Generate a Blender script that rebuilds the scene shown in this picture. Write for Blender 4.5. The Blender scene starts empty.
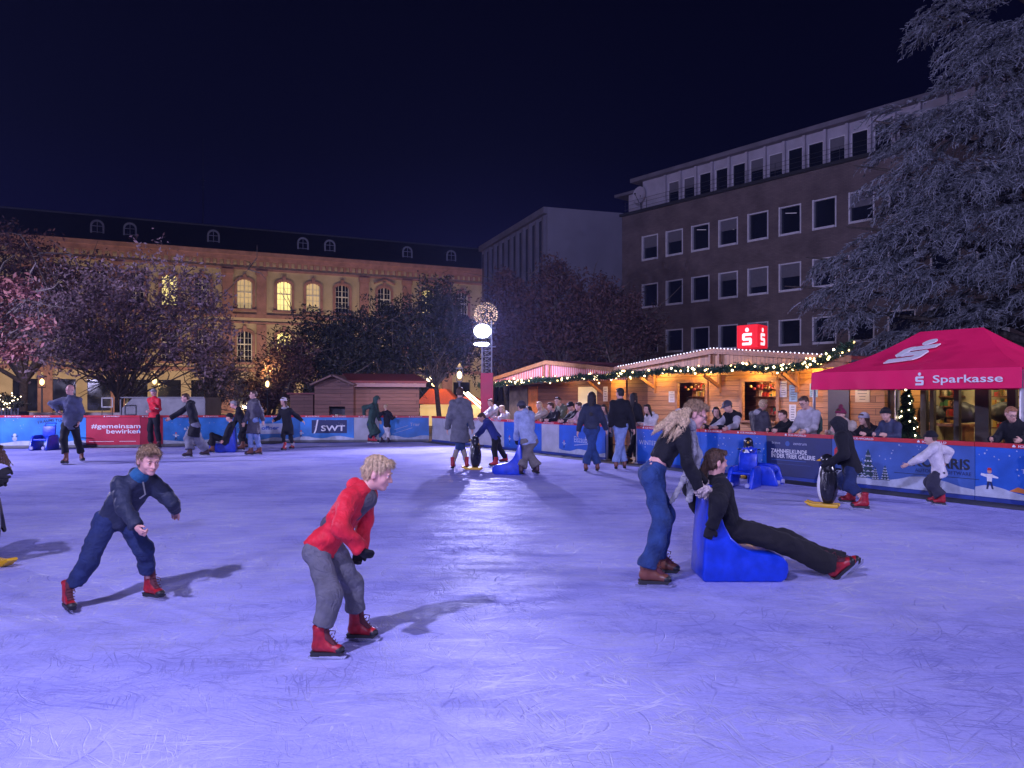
import bpy, math, random
import numpy as np
from mathutils import Vector, Matrix
rnd = random.Random(7)
nr = np.random.RandomState(11)
# ------------------------------------------------------------------ camera, world, exposure
F, CX, HY, EYE = 760.0, 512.0, 396.0, 1.65
scn = bpy.context.scene
col = scn.collection
cd = bpy.data.cameras.new('camera'); cam = bpy.data.objects.new('camera', cd); col.objects.link(cam)
cam.location = (0, 0, EYE); cam.rotation_euler = (math.radians(90), 0, 0)
cd.sensor_width = 36.0; cd.lens = 36.0 * F / 1024.0; cd.shift_y = (HY - 384.0) / 1024.0
cd.clip_start = 0.05; cd.clip_end = 1500
scn.camera = cam
scn.view_settings.view_transform = 'Standard'; scn.view_settings.look = 'None'
scn.view_settings.exposure = 0.0; scn.view_settings.gamma = 1.0
scn.view_settings.use_curve_mapping = False
scn.render.engine = 'CYCLES'
scn.cycles.use_denoising = True
scn.cycles.max_bounces = 5; scn.cycles.diffuse_bounces = 2; scn.cycles.glossy_bounces = 2
scn.cycles.transparent_max_bounces = 8
scn.cycles.sample_clamp_indirect = 3.0
scn.cycles.caustics_reflective = False; scn.cycles.caustics_refractive = False
w = bpy.data.worlds.new('World'); scn.world = w; w.use_nodes = True
nt = w.node_tree; bg = nt.nodes['Background']
tc = nt.nodes.new('ShaderNodeTexCoord'); sx = nt.nodes.new('ShaderNodeSeparateXYZ'); cr = nt.nodes.new('ShaderNodeValToRGB')
nt.links.new(tc.outputs['Generated'], sx.inputs[0]); nt.links.new(sx.outputs['Z'], cr.inputs[0]); nt.links.new(cr.outputs[0], bg.inputs[0])
e = cr.color_ramp.elements
e[0].position = 0.0; e[0].color = (0.0070, 0.0058, 0.048, 1)
e[1].position = 0.50; e[1].color = (0.0006, 0.0007, 0.0062, 1)
x = e.new(0.16); x.color = (0.0020, 0.0021, 0.021, 1)
x = e.new(0.30); x.color = (0.0010, 0.0012, 0.0098, 1)
bg.inputs[1].default_value = 1.0

def lamp(name, loc, power, color, size=0.12, aim=None, angle=150, blend=0.6):
    if aim is None:
        l = bpy.data.lights.new(name, 'POINT')
    else:
        l = bpy.data.lights.new(name, 'SPOT'); l.spot_size = math.radians(angle); l.spot_blend = blend
    l.energy = power; l.color = color; l.shadow_soft_size = size
    o = bpy.data.objects.new(name, l); col.objects.link(o); o.location = loc
    if aim is not None:
        d = Vector(aim) - Vector(loc); o.rotation_euler = d.to_track_quat('-Z', 'Y').to_euler()
    return o
RINK = (0.60, 0.56, 1.0)
LA = (-0.97, 25.50, 4.02)
lamp('rink_floodlight_light', LA, 3700, RINK, 0.14, (0.5, 8, 0), 160)
lamp('rink_floodlight_light', (-0.97, 26.5, 4.0), 1500, RINK, 0.14, (1.0, 46, 8), 150)
lamp('rink_floodlight_light', (-3.2, 0.4, 5.9), 2900, RINK, 0.10, (0.5, 9.0, 0), 150)
lamp('rink_floodlight_light', (-19.5, 17.0, 5.0), 7200, RINK, 0.15)
lamp('rink_floodlight_light', (14.0, 5.8, 5.2), 3000, RINK, 0.30, (2, 9.0, 0), 150)
lamp('rink_floodlight_light', (2.0, -9.0, 7.0), 2300, RINK, 0.5, (3, 25, 3), 150)
lamp('added_office_fill_light', (-10.0, -24.0, 13.0), 34000, (0.46, 0.46, 1.0), 0.6, (11, 45, 15), 54, 0.45)  # unseen fill lamp, added far back to brighten the office building evenly

# ------------------------------------------------------------------ materials
MATS = {}
def new_mat(name):
    m = bpy.data.materials.new(name); m.use_nodes = True
    return m, m.node_tree, m.node_tree.nodes['Principled BSDF']
def N(nt, t, **kw):
    n = nt.nodes.new(t)
    for k, v in kw.items():
        if k == 'inp':
            for i, val in v.items(): n.inputs[i].default_value = val
        else: setattr(n, k, v)
    return n
def mat(name, c, rough=0.6, var=0.15, scale=6.0, bump=0.0, bscale=40.0, metal=0.0, emit=0.0, spec=0.5, coat=0.0, ecol=None, detail=4.0):
    if name in MATS: return MATS[name]
    m, nt, b = new_mat(name); L = nt.links.new
    b.inputs['Roughness'].default_value = rough; b.inputs['Metallic'].default_value = metal
    b.inputs['Specular IOR Level'].default_value = spec
    if coat: b.inputs['Coat Weight'].default_value = coat
    tc = N(nt, 'ShaderNodeTexCoord')
    if var > 0:
        no = N(nt, 'ShaderNodeTexNoise', inp={'Scale': scale, 'Detail': detail}); L(tc.outputs['Object'], no.inputs['Vector'])
        r = N(nt, 'ShaderNodeValToRGB'); r.color_ramp.elements[0].position = 0.3; r.color_ramp.elements[1].position = 0.7
        r.color_ramp.elements[0].color = tuple(max(0, v * (1 - var)) for v in c) + (1,)
        r.color_ramp.elements[1].color = tuple(min(1, v * (1 + var)) for v in c) + (1,)
        L(no.outputs[0], r.inputs[0]); L(r.outputs[0], b.inputs['Base Color'])
        ro = N(nt, 'ShaderNodeMapRange', inp={'From Min': 0.3, 'From Max': 0.7, 'To Min': max(0, rough - 0.08), 'To Max': min(1, rough + 0.08)})
        L(no.outputs[0], ro.inputs[0]); L(ro.outputs[0], b.inputs['Roughness'])
    else:
        b.inputs['Base Color'].default_value = tuple(c) + (1,)
    if bump > 0:
        n2 = N(nt, 'ShaderNodeTexNoise', inp={'Scale': bscale, 'Detail': 5.0}); L(tc.outputs['Object'], n2.inputs['Vector'])
        bp = N(nt, 'ShaderNodeBump', inp={'Strength': min(1, bump), 'Distance': 0.02}); L(n2.outputs[0], bp.inputs['Height']); L(bp.outputs[0], b.inputs['Normal'])
    if emit > 0:
        b.inputs['Emission Color'].default_value = tuple(ecol or c) + (1,); b.inputs['Emission Strength'].default_value = emit
    MATS[name] = m
    return m
def cloth(name, c, rough=0.85, bump=0.35, bscale=28, var=0.25):
    """woven cloth: fine weave and soft creases"""
    key = 'cloth_' + name
    if key in MATS: return MATS[key]
    m = mat(key, c, rough, var, 9, 0, 1, spec=0.25); nt = m.node_tree; L = nt.links.new; b = nt.nodes['Principled BSDF']
    b.inputs['Sheen Weight'].default_value = 0.03
    tc = N(nt, 'ShaderNodeTexCoord')
    n1 = N(nt, 'ShaderNodeTexNoise', inp={'Scale': 7.5, 'Detail': 3.0, 'Distortion': 1.6}); L(tc.outputs['Object'], n1.inputs['Vector'])
    n2 = N(nt, 'ShaderNodeTexNoise', inp={'Scale': bscale * 3, 'Detail': 2.0}); L(tc.outputs['Object'], n2.inputs['Vector'])
    w1 = N(nt, 'ShaderNodeMath', operation='SUBTRACT', inp={1: .5}); L(n1.outputs[0], w1.inputs[0]); w2 = N(nt, 'ShaderNodeMath', operation='ABSOLUTE'); L(w1.outputs[0], w2.inputs[0])
    w3 = N(nt, 'ShaderNodeMapRange', inp={'From Min': 0.0, 'From Max': .12, 'To Min': 0.0, 'To Max': 1.0}); L(w2.outputs[0], w3.inputs[0])
    w4 = N(nt, 'ShaderNodeMath', operation='MULTIPLY_ADD', inp={1: .10}); L(n2.outputs[0], w4.inputs[0]); L(w3.outputs[0], w4.inputs[2])
    bp = N(nt, 'ShaderNodeBump', inp={'Strength': min(1, bump * 1.2), 'Distance': 0.010}); L(w4.outputs[0], bp.inputs['Height']); L(bp.outputs[0], b.inputs['Normal'])
    return m

def coords_along(nt, d):
    """texture vector (distance along the horizontal direction d, height)"""
    L = nt.links.new; g = N(nt, 'ShaderNodeNewGeometry')
    dp = N(nt, 'ShaderNodeVectorMath', operation='DOT_PRODUCT'); dp.inputs[1].default_value = (d[0], d[1], 0)
    s = N(nt, 'ShaderNodeSeparateXYZ'); c = N(nt, 'ShaderNodeCombineXYZ')
    L(g.outputs['Position'], dp.inputs[0]); L(g.outputs['Position'], s.inputs[0])
    L(dp.outputs['Value'], c.inputs[0]); L(s.outputs['Z'], c.inputs[1])
    return c.outputs[0]
def brick_mat(name, c1, c2, mortar, d, bw, bh, ms=0.012, rough=0.8, bump=0.4, offset=0.5, stain=0.25):
    m, nt, b = new_mat(name); L = nt.links.new
    v = coords_along(nt, d)
    br = N(nt, 'ShaderNodeTexBrick', offset=offset, inp={'Scale': 1.0, 'Brick Width': bw, 'Row Height': bh, 'Mortar Size': ms, 'Color1': c1 + (1,), 'Color2': c2 + (1,), 'Mortar': mortar + (1,), 'Mortar Smooth': 0.2})
    L(v, br.inputs['Vector'])
    no = N(nt, 'ShaderNodeTexNoise', inp={'Scale': 0.8, 'Detail': 6.0}); L(v, no.inputs['Vector'])
    mr = N(nt, 'ShaderNodeMapRange', inp={'From Min': 0.3, 'From Max': 0.7, 'To Min': 1 - stain, 'To Max': 1 + stain}); L(no.outputs[0], mr.inputs[0])
    mx = N(nt, 'ShaderNodeVectorMath', operation='SCALE'); L(br.outputs['Color'], mx.inputs[0]); L(mr.outputs[0], mx.inputs['Scale'])
    L(mx.outputs[0], b.inputs['Base Color'])
    b.inputs['Roughness'].default_value = rough
    bp = N(nt, 'ShaderNodeBump', inp={'Strength': bump, 'Distance': 0.02}); L(br.outputs['Fac'], bp.inputs['Height']); bp.invert = True
    L(bp.outputs[0], b.inputs['Normal'])
    MATS[name] = m
    return m
def plank_mat(name, c, d, ph=0.14, rough=0.6, vertical=False):
    """boards with a groove between them, each board a little different, with grain"""
    m, nt, b = new_mat(name); L = nt.links.new
    v = coords_along(nt, d)
    br = N(nt, 'ShaderNodeTexBrick', offset=0.37, inp={'Scale': 1.0, 'Brick Width': 3.1, 'Row Height': ph, 'Mortar Size': 0.007, 'Mortar Smooth': 0.3,
           'Color1': tuple(x * 0.8 for x in c) + (1,), 'Color2': tuple(min(1, x * 1.2) for x in c) + (1,), 'Mortar': tuple(x * 0.25 for x in c) + (1,)})
    vv = v
    if vertical:
        s = N(nt, 'ShaderNodeSeparateXYZ'); k = N(nt, 'ShaderNodeCombineXYZ'); L(v, s.inputs[0]); L(s.outputs[0], k.inputs[1]); L(s.outputs[1], k.inputs[0]); vv = k.outputs[0]
    L(vv, br.inputs['Vector'])
    mp = N(nt, 'ShaderNodeMapping'); mp.inputs['Scale'].default_value = (1.2, 26, 1); L(vv, mp.inputs[0])
    no = N(nt, 'ShaderNodeTexNoise', inp={'Scale': 1.5, 'Detail': 6.0, 'Distortion': 0.6}); L(mp.outputs[0], no.inputs['Vector'])
    mr = N(nt, 'ShaderNodeMapRange', inp={'From Min': 0.3, 'From Max': 0.7, 'To Min': 0.7, 'To Max': 1.2}); L(no.outputs[0], mr.inputs[0])
    mx = N(nt, 'ShaderNodeVectorMath', operation='SCALE'); L(br.outputs['Color'], mx.inputs[0]); L(mr.outputs[0], mx.inputs['Scale'])
    L(mx.outputs[0], b.inputs['Base Color']); b.inputs['Roughness'].default_value = rough
    bp = N(nt, 'ShaderNodeBump', inp={'Strength': 0.6, 'Distance': 0.02}); L(br.outputs['Fac'], bp.inputs['Height']); bp.invert = True
    L(bp.outputs[0], b.inputs['Normal'])
    MATS[name] = m
    return m

# ------------------------------------------------------------------ helpers
def px(x, y, D): return Vector(((x - CX) / F * D, D, EYE - (y - HY) / F * D))
def gp(x, y, z=0.0):
    D = (EYE - z) * F / (y - HY); return Vector(((x - CX) / F * D, D, z))
def origin(o):
    v = Vector((0, 0, 0))
    while o is not None: v += o.location; o = o.parent
    return v
def tag(o, label=None, cat=None, group=None, kind=None):
    if label: o['label'] = label
    if cat: o['category'] = cat
    if group: o['group'] = group
    if kind: o['kind'] = kind
    return o
def thing(name, loc, label, cat, group=None):
    o = bpy.data.objects.new(name, None); col.objects.link(o); o.location = loc; o.empty_display_size = 0.2
    return tag(o, label, cat, group)
def link_mesh(name, v, f, mats, parent=None, smooth=False, midx=None):
    if parent is not None:
        og = np.array(origin(parent)); v = np.asarray(v, dtype=float).reshape(-1, 3) - og
    me = bpy.data.meshes.new(name)
    me.from_pydata([tuple(p) for p in np.asarray(v)], [], [tuple(int(i) for i in q) for q in f])
    if not isinstance(mats, (list, tuple)): mats = [mats]
    for m in mats: me.materials.append(m)
    if midx is not None: me.polygons.foreach_set('material_index', np.asarray(midx, dtype=np.int32))
    if smooth: me.polygons.foreach_set('use_smooth', [True] * len(me.polygons))
    me.update()
    o = bpy.data.objects.new(name, me); col.objects.link(o)
    if parent is not None: o.parent = parent
    return o
X_, Y_, Z_ = Vector((1, 0, 0)), Vector((0, 1, 0)), Vector((0, 0, 1))
class MB:
    def __init__(s): s.v, s.f, s.m = [], [], []
    def add(s, vs, fs, mi=0):
        n = len(s.v); s.v += [tuple(p) for p in vs]; s.f += [tuple(i + n for i in q) for q in fs]; s.m += [mi] * len(fs); return s
    def box(s, c, sx, sy, sz, ax=X_, ay=Y_, az=Z_, mi=0, bev=0.0):
        """box centred at c with full sizes along the axes, optional chamfer"""
        c = Vector(c); ax, ay, az = Vector(ax), Vector(ay), Vector(az)
        if ax.cross(ay).dot(az) < 0: ax = -ax
        hx, hy, hz = sx / 2, sy / 2, sz / 2
        if bev <= 0:
            vs = [c + ax * (i * hx) + ay * (j * hy) + az * (k * hz) for k in (-1, 1) for j in (-1, 1) for i in (-1, 1)]
            return s.add(vs, [(0, 2, 3, 1), (4, 5, 7, 6), (0, 1, 5, 4), (2, 6, 7, 3), (0, 4, 6, 2), (1, 3, 7, 5)], mi)
        b = min(bev, hx * .9, hy * .9, hz * .9)
        vs, key = [], {}
        for k in (-1, 1):
            for j in (-1, 1):
                for i in (-1, 1):
                    for t in range(3):
                        d = [hx - b, hy - b, hz - b]; d[t] += b
                        key[(i, j, k, t)] = len(vs); vs.append(c + ax * (i * d[0]) + ay * (j * d[1]) + az * (k * d[2]))
        fs = []
        for t in range(3):
            u, w_ = (t + 1) % 3, (t + 2) % 3
            for sg in (-1, 1):
                q = []
                for a, bb in ((-1, -1), (1, -1), (1, 1), (-1, 1)):
                    p = [0, 0, 0]; p[t] = sg; p[u] = a; p[w_] = bb; q.append(key[(*p, t)])
                fs.append(q if sg > 0 else q[::-1])
        for t in range(3):  # edge chamfers: edge along axis t
            u, w_ = (t + 1) % 3, (t + 2) % 3
            for a in (-1, 1):
                for bb in (-1, 1):
                    p = [0, 0, 0]; p[u] = a; p[w_] = bb; p[t] = -1; p2 = list(p); p2[t] = 1
                    q = [key[(*p, u)], key[(*p2, u)], key[(*p2, w_)], key[(*p, w_)]]
                    fs.append(q if a * bb < 0 else q[::-1])
        for i in (-1, 1):
            for j in (-1, 1):
                for k in (-1, 1):
                    q = [key[(i, j, k, 0)], key[(i, j, k, 1)], key[(i, j, k, 2)]]
                    fs.append(q if i * j * k > 0 else q[::-1])
        return s.add(vs, fs, mi)
    def tube(s, pts, r, n=8, mi=0, cap=True):
        pts = [Vector(p) for p in pts]; m = len(pts)
        rs = r if isinstance(r, (list, tuple)) else [r] * m
        base = len(s.v); prev = None; vs = []
        for i, p in enumerate(pts):
            t = (pts[min(i + 1, m - 1)] - pts[max(i - 1, 0)]).normalized()
            if prev is None: a = t.orthogonal().normalized()
            else:
                a = prev - t * prev.dot(t); a = a.normalized() if a.length > 1e-6 else t.orthogonal().normalized()
            prev = a; b = t.cross(a)
            for k in range(n):
                th = 2 * math.pi * k / n; vs.append(p + (a * math.cos(th) + b * math.sin(th)) * rs[i])
        fs = [(i * n + k, i * n + (k + 1) % n, (i + 1) * n + (k + 1) % n, (i + 1) * n + k) for i in range(m - 1) for k in range(n)]
        if cap: fs += [tuple(range(n))[::-1], tuple((m - 1) * n + k for k in range(n))]
        return s.add(vs, fs, mi)
    def prism(s, pts, o, u, v, n, th, mi=0):
        """2-D outline pts (along u, v from o) with thickness th along n"""
        o, u, v, n = Vector(o), Vector(u), Vector(v), Vector(n)
        A = sum(pts[i][0] * pts[(i + 1) % len(pts)][1] - pts[(i + 1) % len(pts)][0] * pts[i][1] for i in range(len(pts)))
        if (A > 0) != (u.cross(v).dot(n) > 0): pts = pts[::-1]
        k = len(pts)
        vs = [o + u * a + v * b for a, b in pts] + [o + u * a + v * b + n * th for a, b in pts]
        return s.add(vs, [tuple(range(k))[::-1], tuple(range(k, 2 * k))] + [(i, (i + 1) % k, k + (i + 1) % k, k + i) for i in range(k)], mi)
    def sphere(s, c, r, n=10, m=6, mi=0, ax=(1, 1, 1)):
        c = Vector(c); vs = [c + Vector((0, 0, -r * ax[2]))]
        for i in range(1, m):
            ph = -math.pi / 2 + math.pi * i / m
            for k in range(n):
                th = 2 * math.pi * k / n
                vs.append(c + Vector((math.cos(ph) * math.cos(th) * r * ax[0], math.cos(ph) * math.sin(th) * r * ax[1], math.sin(ph) * r * ax[2])))
        vs.append(c + Vector((0, 0, r * ax[2]))); L = len(vs) - 1
        fs = [(0, 1 + (k + 1) % n, 1 + k) for k in range(n)]
        fs += [(1 + i * n + k, 1 + i * n + (k + 1) % n, 1 + (i + 1) * n + (k + 1) % n, 1 + (i + 1) * n + k) for i in range(m - 2) for k in range(n)]
        fs += [(1 + (m - 2) * n + k, 1 + (m - 2) * n + (k + 1) % n, L) for k in range(n)]
        return s.add(vs, fs, mi)
    def build(s, name, mats, parent=None, smooth=False):
        return link_mesh(name, s.v, s.f, mats, parent, smooth, s.m if isinstance(mats, (list, tuple)) and len(mats) > 1 else None)

def circ(cx, cy, r, n=14, ry=None): return [(cx + r * math.cos(2 * math.pi * i / n), cy + (ry or r) * math.sin(2 * math.pi * i / n)) for i in range(n)]
def text(s, o, u, v, h, m, parent, name='lettering', th=0.003, bold=0.0, width=None, align='LEFT'):
    """real lettering: outline text turned into a mesh lying on the plane (o; u, v)"""
    cu = bpy.data.curves.new('t', 'FONT'); cu.body = s; cu.size = 1.0; cu.extrude = 0.0; cu.offset = bold; cu.resolution_u = 3
    to = bpy.data.objects.new('t', cu); col.objects.link(to)
    dg = bpy.context.evaluated_depsgraph_get(); me = bpy.data.meshes.new_from_object(to.evaluated_get(dg))
    co = np.array([tuple(q.co) for q in me.vertices]); fs = [tuple(p.vertices) for p in me.polygons]
    bpy.data.objects.remove(to); bpy.data.curves.remove(cu); bpy.data.meshes.remove(me)
    k = h / 0.72; W = co[:, 0].max() * k; kx = k
    if width: kx = k * width / W; W = width
    off = {'LEFT': 0, 'CENTER': -W / 2, 'RIGHT': -W}[align]
    o, u, v = Vector(o), Vector(u), Vector(v); n = u.cross(v)
    vs = [o + u * (off + a * kx) + v * (b * k) + n * th for a, b, _ in co]
    return link_mesh(name, vs, fs, m, parent)
def S_logo(mb, o, u, v, n, h, th=0.004, mi=0):
    """round dot over a squared S, width about 0.75 h"""
    w_ = 0.62 * h; b = 0.15 * h; H = 0.66 * h
    def bar(x0, y0, x1, y1):
        mb.prism([(x0, y0), (x1, y0), (x1, y1), (x0, y1)], o, u, v, n, th, mi)
    ym = (H - b) / 2
    bar(0, 0, w_ - b * .6, b); mb.prism([(w_ - b * 1.1, 0), (w_ - b * .5, 0), (w_, b * .5), (w_, ym + b * .5), (w_ - b * .5, ym + b), (w_ - b * 1.1, ym + b)], o, u, v, n, th * 1.2, mi)
    bar(b * .6, ym, w_ - b * .6, ym + b)
    mb.prism([(b * 1.1, ym), (b * .5, ym), (0, ym + b * .5), (0, H - b * .5), (b * .5, H), (b * 1.1, H)], o, u, v, n, th * 1.2, mi)
    bar(b * .6, H - b, w_, H)
    mb.prism(circ(w_ / 2, H + 0.18 * h, 0.12 * h), o, u, v, n, th, mi)
# ------------------------------------------------------------------ figures: distance fields turned into one continuous skin
def surface(fn, lo, hi, h):
    lo = np.array(lo, dtype=np.float32); hi = np.array(hi, dtype=np.float32)
    n = np.maximum(4, np.ceil((hi - lo) / h).astype(int) + 1)
    ax = [lo[i] + h * np.arange(n[i], dtype=np.float32) for i in range(3)]
    Pg = np.stack(np.meshgrid(*ax, indexing='ij'), -1).reshape(-1, 3)
    g = fn(Pg).astype(np.float32).reshape(n)
    g[0], g[-1], g[:, 0], g[:, -1], g[:, :, 0], g[:, :, -1] = (np.maximum(a, h * .5) for a in (g[0], g[-1], g[:, 0], g[:, -1], g[:, :, 0], g[:, :, -1]))
    ins = g < 0
    c = [(i, j, k) for i in (0, 1) for j in (0, 1) for k in (0, 1)]
    sl = lambda A, i, j, k: A[i:A.shape[0] - 1 + i, j:A.shape[1] - 1 + j, k:A.shape[2] - 1 + k]
    cnt = sum(sl(ins, *q).astype(np.int8) for q in c)
    act = (cnt > 0) & (cnt < 8); cells = np.argwhere(act)
    if len(cells) == 0: return np.zeros((0, 3)), []
    idx = -np.ones(act.shape, dtype=np.int64); idx[act] = np.arange(len(cells))
    vals = np.stack([sl(g, *q)[act] for q in c], 1); cc = np.array(c, dtype=np.float32)
    acc = np.zeros((len(cells), 3), np.float32); k = np.zeros(len(cells), np.float32)
    for a in range(8):
        for b in range(a + 1, 8):
            if abs(cc[a] - cc[b]).sum() != 1: continue
            m = (vals[:, a] < 0) != (vals[:, b] < 0)
            t = vals[m, a] / (vals[m, a] - vals[m, b])
            acc[m] += cc[a] + (cc[b] - cc[a]) * t[:, None]; k[m] += 1
    V = lo + h * (cells + acc / k[:, None])
    Fs = []
    for axx in range(3):
        u, w_ = (axx + 1) % 3, (axx + 2) % 3
        A = np.take(ins, range(n[axx] - 1), axx); B = np.take(ins, range(1, n[axx]), axx)
        e = np.argwhere(A != B)
        e = e[(e[:, u] > 0) & (e[:, w_] > 0) & (e[:, u] < n[u] - 1) & (e[:, w_] < n[w_] - 1)]
        if not len(e): continue
        fl = A[tuple(e.T)]
        q = []
        for du, dw in ((-1, -1), (0, -1), (0, 0), (-1, 0)):
            t = e.copy(); t[:, u] += du; t[:, w_] += dw; q.append(idx[tuple(t.T)])
        q = np.stack(q, 1); q[~fl] = q[~fl][:, ::-1]; Fs.append(q)
    Q = np.concatenate(Fs); Q = Q[(Q >= 0).all(1)]
    return V, Q
def va(x): return np.array(tuple(x), dtype=np.float32)
def dot_(a, b): return a[:, 0] * b[0] + a[:, 1] * b[1] + a[:, 2] * b[2]
def cone(P, a, b, ra, rb, fl=1.0, fd=None, puff=0.0, pitch=0.07):
    """tapered rounded limb from a to b; fl flattens it along the direction fd"""
    a, b = va(a), va(b); ba = b - a; L2 = float(ba @ ba) + 1e-9; pa = P - a
    t = np.clip(dot_(pa, ba) / L2, 0, 1); v = pa - t[:, None] * ba
    r = ra + (rb - ra) * t
    if puff: r = r + puff * np.abs(np.sin(math.pi * t * math.sqrt(L2) / pitch))
    q = (v * v).sum(1)
    if fd is not None and fl != 1.0:
        c = dot_(v, va(fd)); return (np.sqrt(q + c * c * (1 / fl ** 2 - 1)) - r) * (0.5 + 0.5 * fl)
    return np.sqrt(q) - r
def ell(P, c, axes, rad):
    d = P - va(c); q = np.stack([dot_(d, va(axes[i])) / rad[i] for i in range(3)], 1)
    k = np.sqrt((q * q).sum(1)); return (k - 1) * min(rad)
def smin(a, b, k):
    h = np.clip(0.5 + 0.5 * (b - a) / k, 0, 1); return b * (1 - h) + a * h - k * h * (1 - h)
def smax(a, b, k): return -smin(-a, -b, k)
def union(ds, k):
    r = ds[0]
    for d in ds[1:]: r = smin(r, d, k)
    return r
def folds(P, amp, seed, f=16.0):
    r = np.random.RandomState(seed); o = np.zeros(len(P), np.float32)
    for i in range(5):
        d = r.normal(size=3); d /= np.linalg.norm(d); fr = f * (0.7 + 1.2 * r.rand())
        d2 = r.normal(size=3); o += np.sin(fr * dot_(P, d) + 2.0 * np.sin(fr * .4 * dot_(P, d2 / 1.6)) + r.rand() * 6)
    return amp * o / 2.2
def plane(P, p, n): return dot_(P - va(p), va(Vector(n).normalized()))
def box_of(pts, m):
    A = np.array([tuple(p) for p in pts]); return A.min(0) - m, A.max(0) + m
def ydir(yaw):
    a = math.radians(yaw); return Vector((math.sin(a), -math.cos(a), 0))
def ik(a, c, l1, l2, pole):
    d = c - a; L = d.length
    if L > (l1 + l2) * .995: k = L / ((l1 + l2) * .995); l1 *= k; l2 *= k
    x = (L * L + l1 * l1 - l2 * l2) / (2 * L); y = math.sqrt(max(0, l1 * l1 - x * x)); dn = d / L
    p = pole - dn * pole.dot(dn); p = p.normalized() if p.length > 1e-5 else dn.orthogonal()
    return a + dn * x + p * y

def hand_sdf(P, wr, hd, pn, s, side, curl=0.6, fat=0.0):
    """palm, four unequal bent fingers and a thumb; hd along the hand, pn the way the palm faces"""
    hd = hd.normalized(); pn = (pn - hd * pn.dot(hd)).normalized(); ac = hd.cross(pn) * side
    ds = [ell(P, wr + hd * .045 * s, (ac, hd, pn), ((.040 + fat) * s, (.055 + fat) * s, (.017 + fat) * s)), cone(P, wr - hd * .03 * s, wr + hd * .02 * s, (.025 + fat) * s, (.026 + fat) * s)]
    fs = []
    for i, (o, l) in enumerate(((-.030, .060), (-.010, .074), (.010, .078), (.029, .070))):
        b0 = wr + hd * .082 * s + ac * o * s
        d1 = (hd * math.cos(curl * .7) + pn * math.sin(curl * .7)).normalized(); d2 = (hd * math.cos(curl * 1.9) + pn * math.sin(curl * 1.9)).normalized()
        m = b0 + d1 * l * .52 * s; e = m + d2 * l * .48 * s
        r = (.0095 + fat * .8) * s
        fs.append(np.minimum(cone(P, b0 - hd * .02 * s, m, r, r * .93), cone(P, m, e, r * .93, r * .8)))
    t0 = wr + hd * .022 * s + ac * .024 * s; t1 = t0 + (ac * .75 + hd * .6 + pn * .25).normalized() * .042 * s; t2 = t1 + (hd * .8 + ac * .25 + pn * .5).normalized() * .034 * s
    fs.append(np.minimum(cone(P, t0, t1, (.015 + fat) * s, (.011 + fat) * s), cone(P, t1, t2, (.011 + fat) * s, (.0095 + fat) * s)))
    palm = smin(ds[0], ds[1], .02 * s); f = fs[0]
    for q in fs[1:]: f = np.minimum(f, q)
    return smin(palm, f, .008 * s)

SKIN = {k: mat('skin_' + k, c, 0.55, 0.06, 9, 0.05, 60) for k, c in (('fair', (.62, .36, .27)), ('rosy', (.66, .34, .28)), ('tan', (.48, .28, .19)))}
EYEW = mat('eye_white', (.50, .49, .48), 0.3, 0); EYED = mat('eye_dark', (.03, .02, .02), 0.2, 0); LIP = mat('lip', (.42, .14, .12), 0.5, 0)
def hairm(n, c): return mat('hair_' + n, c, 0.5, 0.45, 60, 0.7, 90, spec=0.4)
HAIR = dict(blond=hairm('blond', (.56, .40, .23)), dblond=hairm('dark_blond', (.26, .165, .09)), brown=hairm('brown', (.075, .038, .022)), black=hairm('black', (.018, .013, .012)), grey=hairm('grey', (.30, .29, .28)), red=hairm('reddish', (.33, .15, .07)))
STEEL = mat('blade_steel', (.7, .7, .72), 0.25, 0.1, metal=1.0)
SOLE = mat('skate_sole', (.02, .02, .022), 0.45, 0.1)
LACE = mat('skate_lace', (.10, .02, .03), 0.8, 0)
BOOT = dict(red=mat('skate_red', (.36, .012, .022), 0.42, 0.35, 22, 0.2), dark=mat('skate_dark', (.05, .02, .025), 0.45, 0.1), white=mat('skate_white', (.7, .69, .68), 0.4, 0.1), brown=mat('skate_brown', (.16, .05, .03), 0.45, 0.1))

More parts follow.
